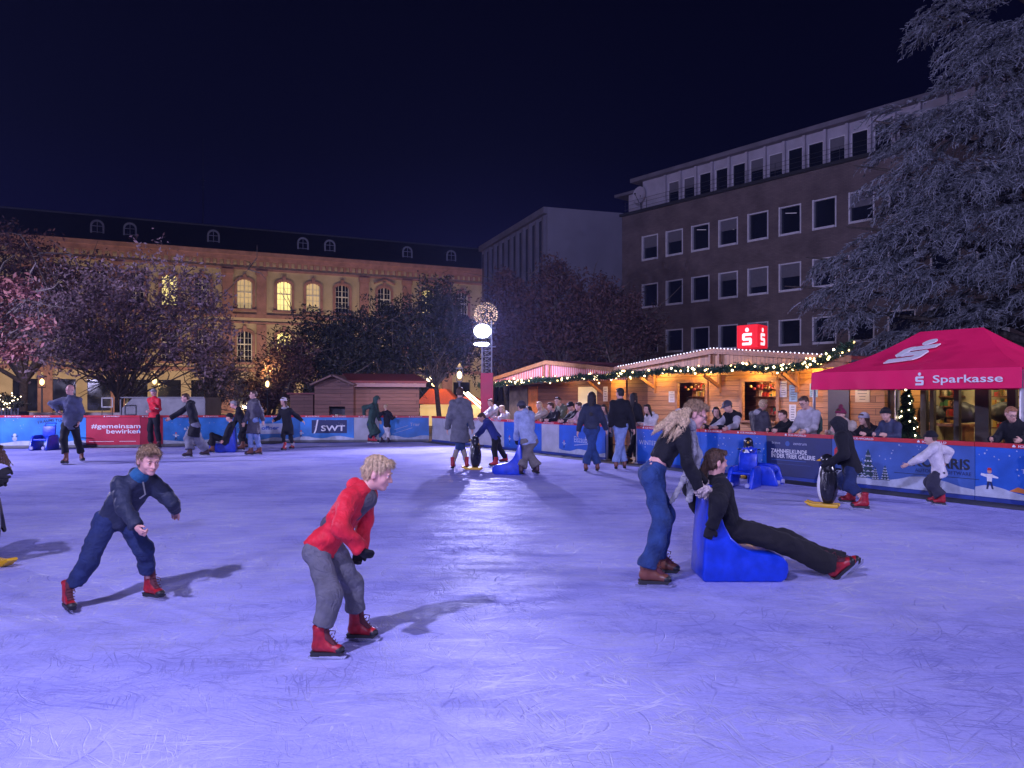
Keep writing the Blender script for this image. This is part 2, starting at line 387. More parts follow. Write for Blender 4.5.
def skate(root, c, t, u, s, boot, near, shaft=.26):
    """c: middle of the blade's edge on the ice, t: toe direction, u: up"""
    t = t.normalized(); u = (u - t * u.dot(t)).normalized(); r = t.cross(u)
    vx = .009 if near else .016
    def f(P):
        d = [cone(P, c - t * .075 * s + u * .10 * s, c + t * .085 * s + u * .088 * s, .040 * s, .036 * s, .9, r),
             ell(P, c + t * .105 * s + u * .082 * s, (t, r, u), (.045 * s, .044 * s, .032 * s)),
             cone(P, c - t * .068 * s + u * .11 * s, c - t * .055 * s + u * shaft * s, .044 * s, .050 * s),
             cone(P, c + t * .02 * s + u * .11 * s, c - t * .03 * s + u * .2 * s, .034 * s, .036 * s)]
        q = union(d, .03 * s)
        q = np.maximum(q, plane(P, c + u * (shaft + .02) * s, u)); q = np.maximum(q, -plane(P, c + u * .058 * s, u))
        ring = np.abs(plane(P, c + u * (shaft + .0) * s, u)) - .012
        return q - np.where(ring < 0, .006 * s, 0)
    lo, hi = box_of([c, c + u * (shaft + .06) * s, c + t * .18 * s, c - t * .14 * s], .07)
    V, Q = surface(f, lo, hi, vx)
    b = link_mesh('ice_skate', V, Q, BOOT[boot], root, True)
    mb = MB()
    mb.prism([(-.125 * s, 0), (-.11 * s, -.028 * s), (.12 * s, -.028 * s), (.155 * s, .004 * s), (.15 * s, .0), (-.12 * s, .0)], c + u * .064 * s - r * .036 * s, t, u, r, .072 * s)
    mb.prism([(-.128 * s, .0), (-.118 * s, -.012 * s), (-.05 * s, -.012 * s), (-.05 * s, .0)], c + u * .038 * s - r * .03 * s, t, u, r, .06 * s)
    mb.build('sole', SOLE, b)
    mb = MB()
    mb.prism([(-.15 * s, 0), (.15 * s, 0), (.175 * s, .03 * s), (.16 * s, .03 * s), (.12 * s, .022 * s), (-.15 * s, .022 * s)], c - r * .002, t, u, r, .004)
    for k in (-.085, .075): mb.box(c + t * k * s + u * .032 * s, .05 * s, .012, .03 * s, t, r, u)
    mb.build('blade', STEEL, b)
    V, Q = surface(lambda P: np.maximum(np.maximum(ell(P, c + t * .105 * s + u * .080 * s, (t, r, u), (.050 * s, .048 * s, .036 * s)), -plane(P, c + t * .088 * s, t)), -plane(P, c + u * .056 * s, u)), *box_of([c + t * .1 * s + u * .08 * s], .075 * s), .008 if near else .014)
    if len(V): link_mesh('toe_cap', V, Q, SOLE, b, True)
    if near:
        V, Q = surface(lambda P: union([cone(P, c + t * .070 * s + u * .118 * s, c + t * .004 * s + u * .175 * s, .026 * s, .028 * s), cone(P, c + t * .004 * s + u * .175 * s, c - t * .008 * s + u * (shaft + .02) * s, .028 * s, .030 * s)], .02), *box_of([c + t * .03 * s + u * .19 * s], .17 * s), .009); link_mesh('tongue', V, Q, LACE, b, True)
        mb = MB()
        for i in range(6):
            a = i / 5; p = c + t * (.085 - .075 * a) * s + u * (.128 + .12 * a) * s
            mb.tube([p - r * .034 * s, p + t * .010 * s + u * .006 * s, p + r * .034 * s], .004 * s, 6)
        mb.tube([c + t * .03 * s + u * .235 * s, c + t * .07 * s + u * .22 * s - r * .03 * s, c + t * .06 * s + u * .19 * s - r * .04 * s], .004 * s, 6)
        mb.build('lace', LACE, b)
    return b

def ribbons(V, Q, fn, whorl, grav, n, ln, seed, wd=.0016):
    """fine hair strands lying on a hair surface"""
    r = np.random.RandomState(seed); P_ = V[r.randint(len(V), size=n)].astype(np.float32); e = .004
    g_ = np.stack([fn(P_ + np.array(d, np.float32) * e) - fn(P_ - np.array(d, np.float32) * e) for d in ((1, 0, 0), (0, 1, 0), (0, 0, 1))], 1); g_ /= np.linalg.norm(g_, axis=1)[:, None] + 1e-9
    fl = P_ - va(whorl); fl /= np.linalg.norm(fl, axis=1)[:, None] + 1e-9; fl = fl + va(grav) + r.normal(size=(n, 3)) * .16
    out = g_ * (.02 + .10 * r.rand(n))[:, None]; fl = fl - g_ * (fl * g_).sum(1)[:, None]; fl /= np.linalg.norm(fl, axis=1)[:, None] + 1e-9
    sd = np.cross(fl, g_) * wd; L_ = (ln * (.5 + .8 * r.rand(n)))[:, None]
    a = P_ + g_ * .001; b = a + (fl + out) * L_ * .5; c = b + (fl * 1.0 - out * .6 + va(grav) * .25) * L_ * .5
    VV = np.stack([a - sd, a + sd, b + sd, b - sd, c + sd * .2, c - sd * .2], 1).reshape(-1, 3); o = len(V) + 6 * np.arange(n)[:, None]
    return np.concatenate([V, VV]), np.concatenate([Q, o + np.array([[0, 1, 2, 3]]), o + np.array([[3, 2, 4, 5]])])

def person(label, group, H, feet, yaw, top, legs, pel=None, neck=None, head=None, hyaw=None, hpitch=0.0, wr=(None, None), hair=('short', 'brown'), skin='fair', near=False,
           boots='dark', toes=None, hat=None, hood=None, gloves=None, scarf=None, lean=0.0, lift=(0, 0), sit=False, hs=1.0, curl=0.6, glasses=False, elpole=None, knpole=None,
           zoff=0.0, shaft=.26, footup=None, palm=None, width=1.0, seed=1, palepatch=None, extra=None, vest=None, kl=(0.0, 0.0), bag=None, body_res=None, bend=.965, socks=None, smile=.001):
    """top = (material, hem below the hip joint in m (negative: above), thickness, puff); legs = (material, thigh slack, hem radius, trouser end above the ankle)"""
    s = H / 1.75; W = width * s; fwd = ydir(yaw); right = fwd.cross(Z_)
    fp = []
    for i in (0, 1):
        q = feet[i]; fp.append(Vector(q) if len(q) == 3 and isinstance(q, Vector) else gp(q[0], q[1], zoff))
    D = (fp[0].y + fp[1].y) / 2
    base = Vector(((fp[0].x + fp[1].x) / 2, D, zoff))
    sk = .075 if boots else .0
    PT = lambda q: px(q[0], q[1], D + (q[2] if len(q) > 2 else 0))
    pv = PT(pel) if pel else base + Z_ * (.535 * H + sk)
    nk = PT(neck) if neck else pv + (Z_ * math.cos(math.radians(lean)) + fwd * math.sin(math.radians(lean))) * .30 * H
    spine = (nk - pv).normalized()
    hf = ydir(yaw if hyaw is None else hyaw); hr = hf.cross(Z_).normalized()
    pit = math.radians(hpitch); f = hf * math.cos(pit) - Z_ * math.sin(pit); u = hr.cross(f)
    hsz = s ** .55 * hs
    hd_ = PT(head) if head else nk + (spine * .4 + Z_ * .6).normalized() * .115 * H * 1.0 + f * .012
    hd_ = hd_
    tf = right.cross(spine) * -1
    if tf.dot(fwd) < 0: tf = -tf
    tf.normalize()
    shw = .152 + (.01 if H > 1.72 else 0); sh = [nk - spine * .040 * s + right * shw * W, nk - spine * .040 * s - right * shw * W]
    hp = [pv + right * .085 * W, pv - right * .085 * W]
    wv = []
    for i in (0, 1):
        q = wr[i]
        wv.append(PT(q) if q else sh[i] + (right * (.10 if i == 0 else -.10) - Z_ * .50 + fwd * .10) * s)
        d = wv[i] - sh[i]
        if d.length > .60 * s: wv[i] = sh[i] + d.normalized() * .60 * s
    el = [ik(sh[i], wv[i], .285 * s, .26 * s, (elpole[i] if elpole and elpole[i] else (-Z_ * .6 - fwd * .8 + right * (.4 if i == 0 else -.4)))) for i in (0, 1)]
    tdir = []
    for i in (0, 1):
        tdir.append(toes[i] if toes and isinstance(toes[i], Vector) else ydir(toes[i] if toes else yaw))
    an, fu = [], []
    for i in (0, 1):
        uu = footup[i] if footup else Z_
        uu = (uu - tdir[i] * uu.dot(tdir[i])).normalized() if not isinstance(uu, float) else Z_
        fu.append(uu); an.append(fp[i] + uu * (.16 if boots else .09) * s - tdir[i] * .05 * s)
    lk = []
    for i in (0, 1): lk.append(1.0 if sit else min(1.0, max(.74, (an[i] - hp[i]).length / (.48 * H * bend))))
    kn = [ik(hp[i], an[i], .245 * H * lk[i], .235 * H * lk[i], (knpole[i] if knpole else fwd + right * (.25 if i == 0 else -.25))) for i in (0, 1)]
    root = thing('person', base, label, 'person', group)
    sk_m = SKIN[skin]; h = .009 if near else .016
    # ---- body: one mesh (trunk and limbs, head with face, hands)
    cu_ = fu
    def fb(P):
        d = [cone(P, pv + spine * .06 * s, nk - spine * .16 * s, .118 * W, .135 * W, .66, tf), cone(P, hp[0], hp[1], .074 * W, .074 * W, .85, tf),
             cone(P, sh[0], sh[1], .045 * s, .045 * s), cone(P, nk - spine * .05 * s, nk + (hd_ - nk) * .4, .062 * s, .05 * s)]
        for i in (0, 1):
            d += [cone(P, sh[i], el[i], .046 * s, .036 * s), cone(P, el[i], wv[i], .036 * s, .024 * s), cone(P, hp[i], kn[i], .068 * W, .046 * W), cone(P, kn[i], an[i], .046 * W, .032 * W)]
        return union(d, .03 * s)
    allp = [pv, nk, *sh, *el, *wv, *kn, *an]
    lo, hi = box_of(allp, .16 * s)
    V1, Q1 = surface(fb, lo, hi, body_res or .028)
    k = hsz
    def fh(P):
        r = hr
        cr_ = ell(P, hd_ - f * .010 * k + u * .028 * k, (r, f, u), (.074 * k, .093 * k, .088 * k))
        fc = ell(P, hd_ + f * .026 * k - u * .040 * k, (r, f, u), (.056 * k, .062 * k, .074 * k))
        ch = ell(P, hd_ + f * .066 * k - u * .094 * k, (r, f, u), (.022 * k, .020 * k, .018 * k))
        d = smin(smin(cr_, fc, .03 * k), ch, .025 * k)
        for i in (1, -1):
            d = smin(d, ell(P, hd_ + f * .058 * k - u * .035 * k + r * i * .036 * k, (r, f, u), (.02 * k, .018 * k, .02 * k)), .02 * k)
            sock = ell(P, hd_ + f * .092 * k + u * .000 * k + r * i * .031 * k, (r, f, u), (.020 * k, .014 * k, .013 * k)); d = smax(d, -sock, .012 * k)
            ea = ell(P, hd_ - f * .012 * k - u * .012 * k + r * i * .078 * k, (r, f, u), (.010 * k, .021 * k, .031 * k)); d = smin(d, ea, .008 * k)
            d = smin(d, ell(P, hd_ + f * .083 * k + u * .018 * k + r * i * .030 * k, (r, f, u), (.024 * k, .010 * k, .007 * k)), .012 * k)
        d = smin(d, cone(P, hd_ + f * .086 * k + u * .006 * k, hd_ + f * .108 * k - u * .033 * k, .008 * k, .012 * k), .010 * k)
        d = smin(d, ell(P, hd_ + f * .094 * k - u * .037 * k, (r, f, u), (.018 * k, .011 * k, .008 * k)), .008 * k)
        for du, rr in ((-.058, .0065), (-.068, .0075)):
            d = smin(d, ell(P, hd_ + f * .080 * k + u * du * k, (r, f, u), (.024 * k, .014 * k, rr * k)), .006 * k)
        return smin(d, cone(P, hd_ - f * .018 * k - u * .05 * k, nk - spine * .01, .052 * k, .056 * s), .03 * k)
    lo, hi = box_of([hd_ + u * .13 * k, hd_ - u * .12 * k, hd_ + f * .13 * k, hd_ - f * .12 * k, hd_ + hr * .1 * k, hd_ - hr * .1 * k, nk], .035)
    V2, Q2 = surface(fh, lo, hi, .006 if near else .011)
    VV, QQ = [V1, V2], [Q1, Q2 + len(V1)]; off = len(V1) + len(V2)
    hdir, pnv = [], []
    for i in (0, 1):
        hd0 = (wv[i] - el[i]).normalized(); pn = (palm[i] if palm and palm[i] else (-right if i == 0 else right) * .8 + fwd * .3)
        if isinstance(curl, (tuple, list)): cl = curl[i]
        else: cl = curl
        hdir.append(hd0); pnv.append((pn, cl))
        sd = 1 if hd0.cross((pn - hd0 * pn.dot(hd0)).normalized()).dot(fwd) > 0 else -1
        lo, hi = box_of([wv[i] - hd0 * .04 * s, wv[i] + hd0 * .19 * s], .075 * s)
        a, b = surface(lambda P: hand_sdf(P, wv[i], hd0, pn, s, sd, cl), lo, hi, .0055 if near else .010)
        VV.append(a); QQ.append(b + off); off += len(a)
        if gloves:
            a, b = surface(lambda P: hand_sdf(P, wv[i] - hd0 * .0, hd0, pn, s, sd, cl, gloves[1] if len(gloves) > 1 else .005) + (0 if len(gloves) < 3 else folds(P, .006, 3 + i, 120)), lo - .02, hi + .02, .0065 if near else .011)
            link_mesh('glove', a, b, gloves[0], root, True)
    link_mesh('body', np.concatenate(VV), np.concatenate(QQ), sk_m, root, True)
    # ---- face
    fo_ = 0 if near else .004
    for i in (1, -1):
        ec = hd_ + f * (.0790 if near else .0835) * k + u * .001 * k + hr * i * .031 * k
        ey = MB().sphere(ec, .0112 * k, 8, 6, 0).sphere(ec + f * .0068 * k, .0062 * k, 8, 6, 1).build('eye', [EYEW, EYED], root, True)
        MB().sphere(ec + u * .0068 * k - f * .0012 * k, .0128 * k, 10, 8).sphere(ec - u * .0088 * k - f * .0012 * k, .0122 * k, 10, 8).build('eyelid', sk_m, ey, True)
        MB().tube([hd_ + f * (.0955 + fo_) * k + u * .020 * k + hr * i * .014 * k, hd_ + f * (.0945 + fo_) * k + u * .0245 * k + hr * i * .030 * k, hd_ + f * (.084 + fo_) * k + u * .018 * k + hr * i * .047 * k], [.0028 * k, .0034 * k, .002 * k], 6).build('eyebrow', HAIR[hair[1]] if hair else HAIR['grey'], root, True)
    mb = MB().tube([hd_ + f * (.083 + fo_) * k - u * (.0615 - smile) * k - hr * (.024 + smile) * k, hd_ + f * (.0945 + fo_) * k - u * .0640 * k, hd_ + f * (.083 + fo_) * k - u * (.0615 - smile) * k + hr * (.024 + smile) * k], [.0022 * k, .0042 * k, .0022 * k], 6)
    mb.build('mouth', LIP, root, True)
    if glasses:
        mb = MB()
        for i in (1, -1):
            cc = hd_ + f * .104 * k + hr * i * .033 * k
            mb.tube([cc + (hr * math.cos(a) * .026 + u * math.sin(a) * .018) * k for a in np.linspace(0, 2 * math.pi, 13)], .0022 * k, 5, cap=False)
            mb.tube([cc + hr * i * .026 * k, hd_ + hr * i * .078 * k + u * .005 * k], .002 * k, 5)
        mb.tube([hd_ + f * .106 * k + hr * .008 * k, hd_ + f * .106 * k - hr * .008 * k], .002 * k, 5)
        mb.build('glasses', SOLE, root)
    # ---- trousers
    lm, slack, hemr, tend = legs
    cut = []
    for i in (0, 1):
        sd_ = (an[i] - kn[i]).normalized(); cut.append((an[i] - sd_ * tend * s, sd_))
    def fl(P):
        d0 = smin(cone(P, pv + spine * .11 * s, pv + spine * .02 * s, .128 * W, .135 * W, .72, tf), cone(P, hp[0] - spine * .02, hp[1] - spine * .02, .098 * W + slack * .4, .098 * W + slack * .4, .95, tf), .03)
        d0 = np.maximum(d0, plane(P, pv + spine * .115 * s, spine))
        for i in (0, 1):
            sd_ = cut[i][1]; e2 = cut[i][0] + sd_ * .05
            q = smin(cone(P, hp[i], kn[i], .090 * W + slack * .5, .062 * W + slack), cone(P, kn[i], e2, .062 * W + slack, hemr), .04 * s)
            q = np.maximum(q, plane(P, cut[i][0], sd_))
            d0 = smin(d0, q, .02 * s)
        return d0 + folds(P, .007 * s + slack * .14, seed + 20, 17) + (folds(P, .004, seed + 60, 48) if near else 0)
    lo, hi = box_of([pv + spine * .12 * s, *hp, *kn, *[c[0] for c in cut]], .14 * W + slack)
    V, Q = surface(fl, lo, hi, .012 if near else .02)
    link_mesh('trousers', V, Q, lm, root, True)
    # ---- upper garment
    tm, hem, th, puff = top
    pole_dn = -spine
    kmid = (kn[0] + kn[1]) / 2
    def ft(P, gr=0.0, arms=True):
        d = smin(cone(P, pv + spine * .05 * s, nk - spine * .15 * s, .128 * W + th + gr, .150 * W + th + gr, .68, tf, puff), cone(P, sh[0], sh[1], .052 * s + th + gr, .052 * s + th + gr, 1, None), .06 * s)
        d = smin(d, cone(P, nk - spine * .05 * s, nk + spine * .012 * s, .072 * s + th, .062 * s + th), .03 * s)
        if hem > 0:
            tgt = pv + (kmid - pv).normalized() * hem if hem > .12 else pv - spine * hem
            d = smin(d, cone(P, pv, tgt, .142 * W + th + gr, .150 * W + th + gr + hem * .12, .78, tf, puff), .03)
            d = smax(d, plane(P, tgt, tgt - pv), .035 * s)
        else: d = smax(d, plane(P, pv - spine * hem, -spine), .02 * s)
        if arms:
            for i in (0, 1):
                a = smin(cone(P, sh[i], el[i], .050 * s + th, .043 * s + th, 1, None, puff), cone(P, el[i], wv[i] - hdir[i] * .012, .043 * s + th, .034 * s + th * .8, 1, None, puff), .02)
                a = np.maximum(a, plane(P, wv[i] - hdir[i] * .0, hdir[i]))
                d = smin(d, a, .022 * s)
        return d + folds(P, .006 * s + th * .14, seed, 19) + (folds(P, .0035, seed + 50, 52) if near else 0)
    pts = [nk + spine * .05, *sh, *el, *wv, pv]
    if hem > 0: pts.append(pv + (kmid - pv).normalized() * (hem + .05))
    lo, hi = box_of(pts, .17 * W + th + .02)
    V, Q = surface(ft, lo, hi, .0105 if near else .019)
    jk = link_mesh('jacket' if th > .012 else 'sweater', V, Q, tm, root, True)
    if near and puff == 0 and th > .012 or extra == 'zip':
        pass
    if vest:
        V, Q = surface(lambda P: ft(P, .014, False), lo, hi, .019); link_mesh('vest', V, Q, vest, root, True)
    if hood:
        hm, up_ = hood
        if up_:
            def fo(P):
                d = ell(P, hd_ - f * .022 * k + u * .012 * k, (hr, f, u), (.115 * k, .128 * k, .142 * k))
                d = smin(d, cone(P, hd_ - u * .08 * k - f * .03, nk, .09 * s, .10 * s), .04)
                d = smax(d, -ell(P, hd_ + f * .14 * k - u * .01 * k, (hr, f, u), (.078 * k, .11 * k, .105 * k)), .015)
                return d + folds(P, .006, seed + 5, 30)
            lo, hi = box_of([hd_, nk], .2 * s); V, Q = surface(fo, lo, hi, .009 if near else .016)
        else:
            def fo(P):
                b = nk - tf * .075 * s + spine * .012 * s
                d = union([cone(P, b + right * .075 * s + tf * .06 * s, b - tf * .015 * s, .040 * s, .052 * s), cone(P, b - right * .075 * s + tf * .06 * s, b - tf * .015 * s, .040 * s, .052 * s), cone(P, b, b - spine * .09 * s - tf * .01, .055 * s, .03 * s, .7, tf)], .03)
                return d + folds(P, .006, seed + 5, 30)
            lo, hi = box_of([nk], .24 * s); V, Q = surface(fo, lo, hi, .009 if near else .016)
        link_mesh('hood', V, Q, hm, root, True)
    # ---- hair, hat, scarf
    if hair:
        st, hc = hair
        def fr(P):
            d = ell(P, hd_ - f * .014 * k + u * .036 * k, (hr, f, u), (.083 * k, .099 * k, .094 * k))
            d = smin(d, ell(P, hd_ - f * .045 * k - u * .015 * k, (hr, f, u), (.068 * k, .058 * k, .068 * k)), .03 * k)
            if st != 'tight': d = smin(d, cone(P, hd_ + f * .062 * k + u * .088 * k - hr * .035 * k, hd_ + f * .066 * k + u * .088 * k + hr * .04 * k, .026 * k, .022 * k), .02 * k)
            face = np.maximum(-plane(P, hd_ + f * .042 * k, f) , plane(P, hd_ + u * (.060 if st != 'tight' else .075) * k, u + f * -.12))
            d = smax(d, -face, .012 * k)
            if st in ('short', 'tight', 'messy'):
                ear = np.maximum(-plane(P, hd_ - f * .03 * k, f), plane(P, hd_ + u * .018 * k, u)); d = smax(d, -ear, .01 * k)
                d = smax(d, -plane(P, hd_ - u * .062 * k, u), .01 * k)
            if st == 'messy': d = d + folds(P, .0035 * k, seed + 9, 50)
            elif near: d = d + folds(P, .003 * k, seed + 9, 70)
            if st == 'long':
                for i in (1, -1):
                    d = smin(d, cone(P, hd_ + hr * i * .072 * k + f * .01 * k + u * .02 * k, nk + right * (i * .085 * s) * (1 if hr.dot(right) > 0 else -1) + tf * .03 - spine * .10 * s, .028 * k, .030 * s), .025)
                d = smin(d, cone(P, hd_ - f * .06 * k, nk - tf * .10 * s - spine * .20 * s, .066 * k, .055 * s, .6, tf), .04)
            if st == 'pony':
                b0 = hd_ - f * .108 * k - u * .01 * k
                d = smin(d, cone(P, b0, b0 - f * .02 * k - Z_ * .07, .028 * k, .034 * k), .015); d = smin(d, cone(P, b0 - f * .02 * k - Z_ * .07, nk - tf * .085 * s - Z_ * .10, .034 * k, .016 * k), .02)
            w2 = dot_(P, va(hr)) * 260 / k; w3 = dot_(P, va(f)) * 170 / k + dot_(P, va(u)) * 40
            return d + .0024 * k * np.sin(w2 + 1.7 * np.sin(w3)) + .0018 * k * np.sin(w3 * 1.3)
        lo, hi = box_of([hd_] + ([nk - tf * .1 - spine * .22 * s] if st in ('long', 'pony') else []), .15 * k if st not in ('long',) else .17)
        V, Q = surface(fr, lo, hi, .0055 if near else .011)
        if near:
            V, Q = ribbons(V, Q, fr, hd_ + u * .13 * k - f * .05 * k, -Z_ * .5 - f * .1, 2600, {'messy': .030, 'pony': .020}.get(st, .034), seed, .0012)
        link_mesh('hair', V, Q, HAIR[hc], root, True)
    if hat:
        hm, kind = hat
        def ff(P):
            d = ell(P, hd_ - f * .012 * k + u * .036 * k, (hr, f, u), (.094 * k, .110 * k, .108 * k))
            br = np.abs(plane(P, hd_ + u * .040 * k, u - f * .18)) - .024 * k
            d = np.where(br < 0, d - .008 * k, d); d = np.maximum(d, -plane(P, hd_ + u * .018 * k, u - f * .18))
            if kind == 'bobble': d = smin(d, ell(P, hd_ + u * .165 * k - f * .02 * k, (hr, f, u), (.045 * k,) * 3), .01)
            if kind == 'cap': d = np.minimum(d, ell(P, hd_ + f * .11 * k + u * .045 * k, (hr, f, u), (.07 * k, .075 * k, .009 * k)))
            return d + .002 * np.sin(dot_(P, va(hr)) * 230) * np.sin(dot_(P, va(f)) * 200)
        lo, hi = box_of([hd_, hd_ + u * .12 * k], .15 * k + (.06 if kind == 'cap' else 0)); V, Q = surface(ff, lo, hi, .008 if near else .012)
        link_mesh('hat', V, Q, hm, root, True)
    if scarf:
        m_, tails = scarf
        def fs(P):
            c0 = nk + spine * .03 * s + (hd_ - nk) * .15; d = None; rr = .078 * s
            pts_ = [c0 + (right * math.cos(a) + tf * math.sin(a)) * rr - spine * .022 * s * math.sin(a) for a in np.linspace(0, 2 * math.pi, 9)]
            for i in range(8):
                q = cone(P, pts_[i], pts_[i + 1], .040 * s, .040 * s); d = q if d is None else smin(d, q, .02)
            for (a, b) in tails:
                q = cone(P, a, b, .036, .045, .45, tf); d = smin(d, q, .02)
            return d + folds(P, .008, seed + 31, 45)
        tl = [x for t in tails for x in t]
        lo, hi = box_of([nk + (hd_ - nk) * .2] + tl, .17 * s); V, Q = surface(fs, lo, hi, .010 if near else .017)
        link_mesh('scarf', V, Q, m_, root, True)
    if bag:
        b0 = nk - tf * (.19 * W + th) - spine * .26 * s
        V, Q = surface(lambda P: ell(P, b0, (right, tf, spine), (.15 * s, .09 * s, .22 * s)) + folds(P, .008, 4, 22), *box_of([b0], .27), .018); link_mesh('backpack', V, Q, bag, root, True)
    if socks:
        for i in (0, 1):
            a_, b_ = an[i] - Z_ * .02, an[i].lerp(kn[i], socks[1] / (kn[i] - an[i]).length)
            V, Q = surface(lambda P: np.maximum(cone(P, a_, b_, .052 * s, .064 * s), plane(P, b_, b_ - a_)) + folds(P, .003, 7, 60), *box_of([a_, b_], .09), .016); link_mesh('sock', V, Q, socks[0], root, True)
    for i in (0, 1):
        if boots:
            skate(root, fp[i], tdir[i], fu[i], s, boots, near, shaft)
        else:
            V, Q = surface(lambda P: np.maximum(smin(cone(P, fp[i] - tdir[i] * .06 * s + Z_ * .05 * s, fp[i] + tdir[i] * .13 * s + Z_ * .045 * s, .045 * s, .04 * s), cone(P, fp[i] - tdir[i] * .05 * s + Z_ * .05 * s, an[i] + Z_ * .05, .04 * s, .045 * s), .03), -plane(P, fp[i] + Z_ * .004, Z_)), *box_of([fp[i], fp[i] + tdir[i] * .15], .1), .02)
            link_mesh('shoe', V, Q, SOLE, root, True)
    return dict(root=root, head=hd_, neck=nk, pel=pv, wr=wv, el=el, sh=sh, f=f, u=u, r=hr, kn=kn)
# ------------------------------------------------------------------ setting: ice, plaza, buildings
# ice
m, nt, b = new_mat('ice'); L = nt.links.new
g = N(nt, 'ShaderNodeNewGeometry')
def ramp(src, p0, p1, c0=0.0, c1=1.0):
    r = N(nt, 'ShaderNodeMapRange', inp={'From Min': p0, 'From Max': p1, 'To Min': c0, 'To Max': c1}); r.clamp = True; L(src, r.inputs[0]); return r.outputs[0]
def math2(op, a, bb):
    n = N(nt, 'ShaderNodeMath', operation=op)
    for i, v in enumerate((a, bb)):
        if isinstance(v, (int, float)): n.inputs[i].default_value = v
        else: L(v, n.inputs[i])
    return n.outputs[0]
# skate cuts: thin bands of warped noise at several angles, masked so that they come and go
cuts = None
for i, (ang, sc, st, wdt, di) in enumerate(((8, 3.2, .14, .011, .5), (-24, 3.6, .13, .011, .8), (52, 3.1, .2, .010, 1.2), (-68, 4.0, .15, .013, 1.0), (20, 8.0, .10, .020, .8), (85, 6.0, .2, .017, 1.6), (-5, 12.0, .06, .032, .6), (33, 14.0, .08, .030, 1.0), (-40, 9.0, .09, .022, .7), (70, 18.0, .1, .04, .9), (14, 5.5, .035, .012, .25), (-33, 6.5, .035, .013, .3))):
    mp = N(nt, 'ShaderNodeMapping'); mp.inputs['Rotation'].default_value = (0, 0, math.radians(ang)); mp.inputs['Location'].default_value = (i * 7.3, i * 3.1, 0)
    L(g.outputs['Position'], mp.inputs[0])
    mp2 = N(nt, 'ShaderNodeMapping'); mp2.inputs['Scale'].default_value = (st, 1, 1); L(mp.outputs[0], mp2.inputs[0])
    no = N(nt, 'ShaderNodeTexNoise', inp={'Scale': sc, 'Detail': 1.5, 'Roughness': .5, 'Distortion': di}); L(mp2.outputs[0], no.inputs['Vector'])
    d = math2('ABSOLUTE', math2('SUBTRACT', no.outputs[0], .5), 0)
    line = ramp(d, 0.0, wdt * .75, 1.0, 0.0)
    mk = N(nt, 'ShaderNodeTexNoise', inp={'Scale': .9 + .3 * i, 'Detail': 3.0}); L(mp.outputs[0], mk.inputs['Vector'])
    line = math2('MULTIPLY', line, ramp(mk.outputs[0], .44, .60))
    cuts = line if cuts is None else math2('MAXIMUM', cuts, line)
# short curved gouges: rings around scattered points
vo = N(nt, 'ShaderNodeTexVoronoi', inp={'Scale': 1.1, 'Randomness': 1.0}); L(g.outputs['Position'], vo.inputs['Vector'])
ring = math2('ABSOLUTE', math2('SUBTRACT', math2('FRACT', math2('MULTIPLY', vo.outputs['Distance'], 6.0), 0), .5), 0)
mk2 = N(nt, 'ShaderNodeTexNoise', inp={'Scale': 2.3, 'Detail': 2.0}); L(g.outputs['Position'], mk2.inputs['Vector'])
ringl = math2('MULTIPLY', ramp(ring, 0.0, .045, 1.0, 0.0), ramp(mk2.outputs[0], .50, .58))
cuts2 = math2('MAXIMUM', cuts, ringl)
big = N(nt, 'ShaderNodeTexNoise', inp={'Scale': .35, 'Detail': 6.0, 'Roughness': .6}); L(g.outputs['Position'], big.inputs['Vector'])
mpb = N(nt, 'ShaderNodeMapping'); mpb.inputs['Scale'].default_value = (.42, 1.5, 1); mpb.inputs['Rotation'].default_value = (0, 0, math.radians(6)); L(g.outputs['Position'], mpb.inputs[0])
brs = N(nt, 'ShaderNodeTexNoise', inp={'Scale': 2.4, 'Detail': 8.0, 'Roughness': .7}); L(mpb.outputs[0], brs.inputs['Vector'])
fine = N(nt, 'ShaderNodeTexNoise', inp={'Scale': 38.0, 'Detail': 5.0, 'Roughness': .7}); L(g.outputs['Position'], fine.inputs['Vector'])
tone = math2('ADD', math2('ADD', math2('MULTIPLY', big.outputs[0], .42), math2('MULTIPLY', brs.outputs[0], .42)), math2('MULTIPLY', fine.outputs[0], .16))
cr = N(nt, 'ShaderNodeValToRGB'); cr.color_ramp.elements[0].position = .42; cr.color_ramp.elements[1].position = .585
cr.color_ramp.elements[0].color = (.33, .335, .74, 1); cr.color_ramp.elements[1].color = (.48, .475, .92, 1); L(tone, cr.inputs[0])
mx = N(nt, 'ShaderNodeMix', data_type='RGBA'); L(math2('MULTIPLY', cuts2, .62), mx.inputs[0]); L(cr.outputs[0], mx.inputs[6]); mx.inputs[7].default_value = (.17, .17, .46, 1)
# white shavings along other cuts
wl = math2('MULTIPLY', cuts, ramp(big.outputs[0], .44, .56))
mx2 = N(nt, 'ShaderNodeMix', data_type='RGBA'); L(math2('MULTIPLY', wl, .75), mx2.inputs[0]); L(mx.outputs[2], mx2.inputs[6]); mx2.inputs[7].default_value = (.80, .80, 1.0, 1)
L(mx2.outputs[2], b.inputs['Base Color'])
dif = N(nt, 'ShaderNodeBsdfDiffuse'); L(mx2.outputs[2], dif.inputs['Color']); gls = N(nt, 'ShaderNodeBsdfGlossy'); gls.inputs['Color'].default_value = (.85, .88, 1, 1); L(ramp(tone, .40, .60, .20, .40), gls.inputs['Roughness'])
gm = N(nt, 'ShaderNodeMixShader'); L(ramp(math2('ADD', math2('MULTIPLY', brs.outputs[0], .6), math2('MULTIPLY', fine.outputs[0], .4)), .43, .60, .008, .13), gm.inputs[0]); L(dif.outputs[0], gm.inputs[1]); L(gls.outputs[0], gm.inputs[2])
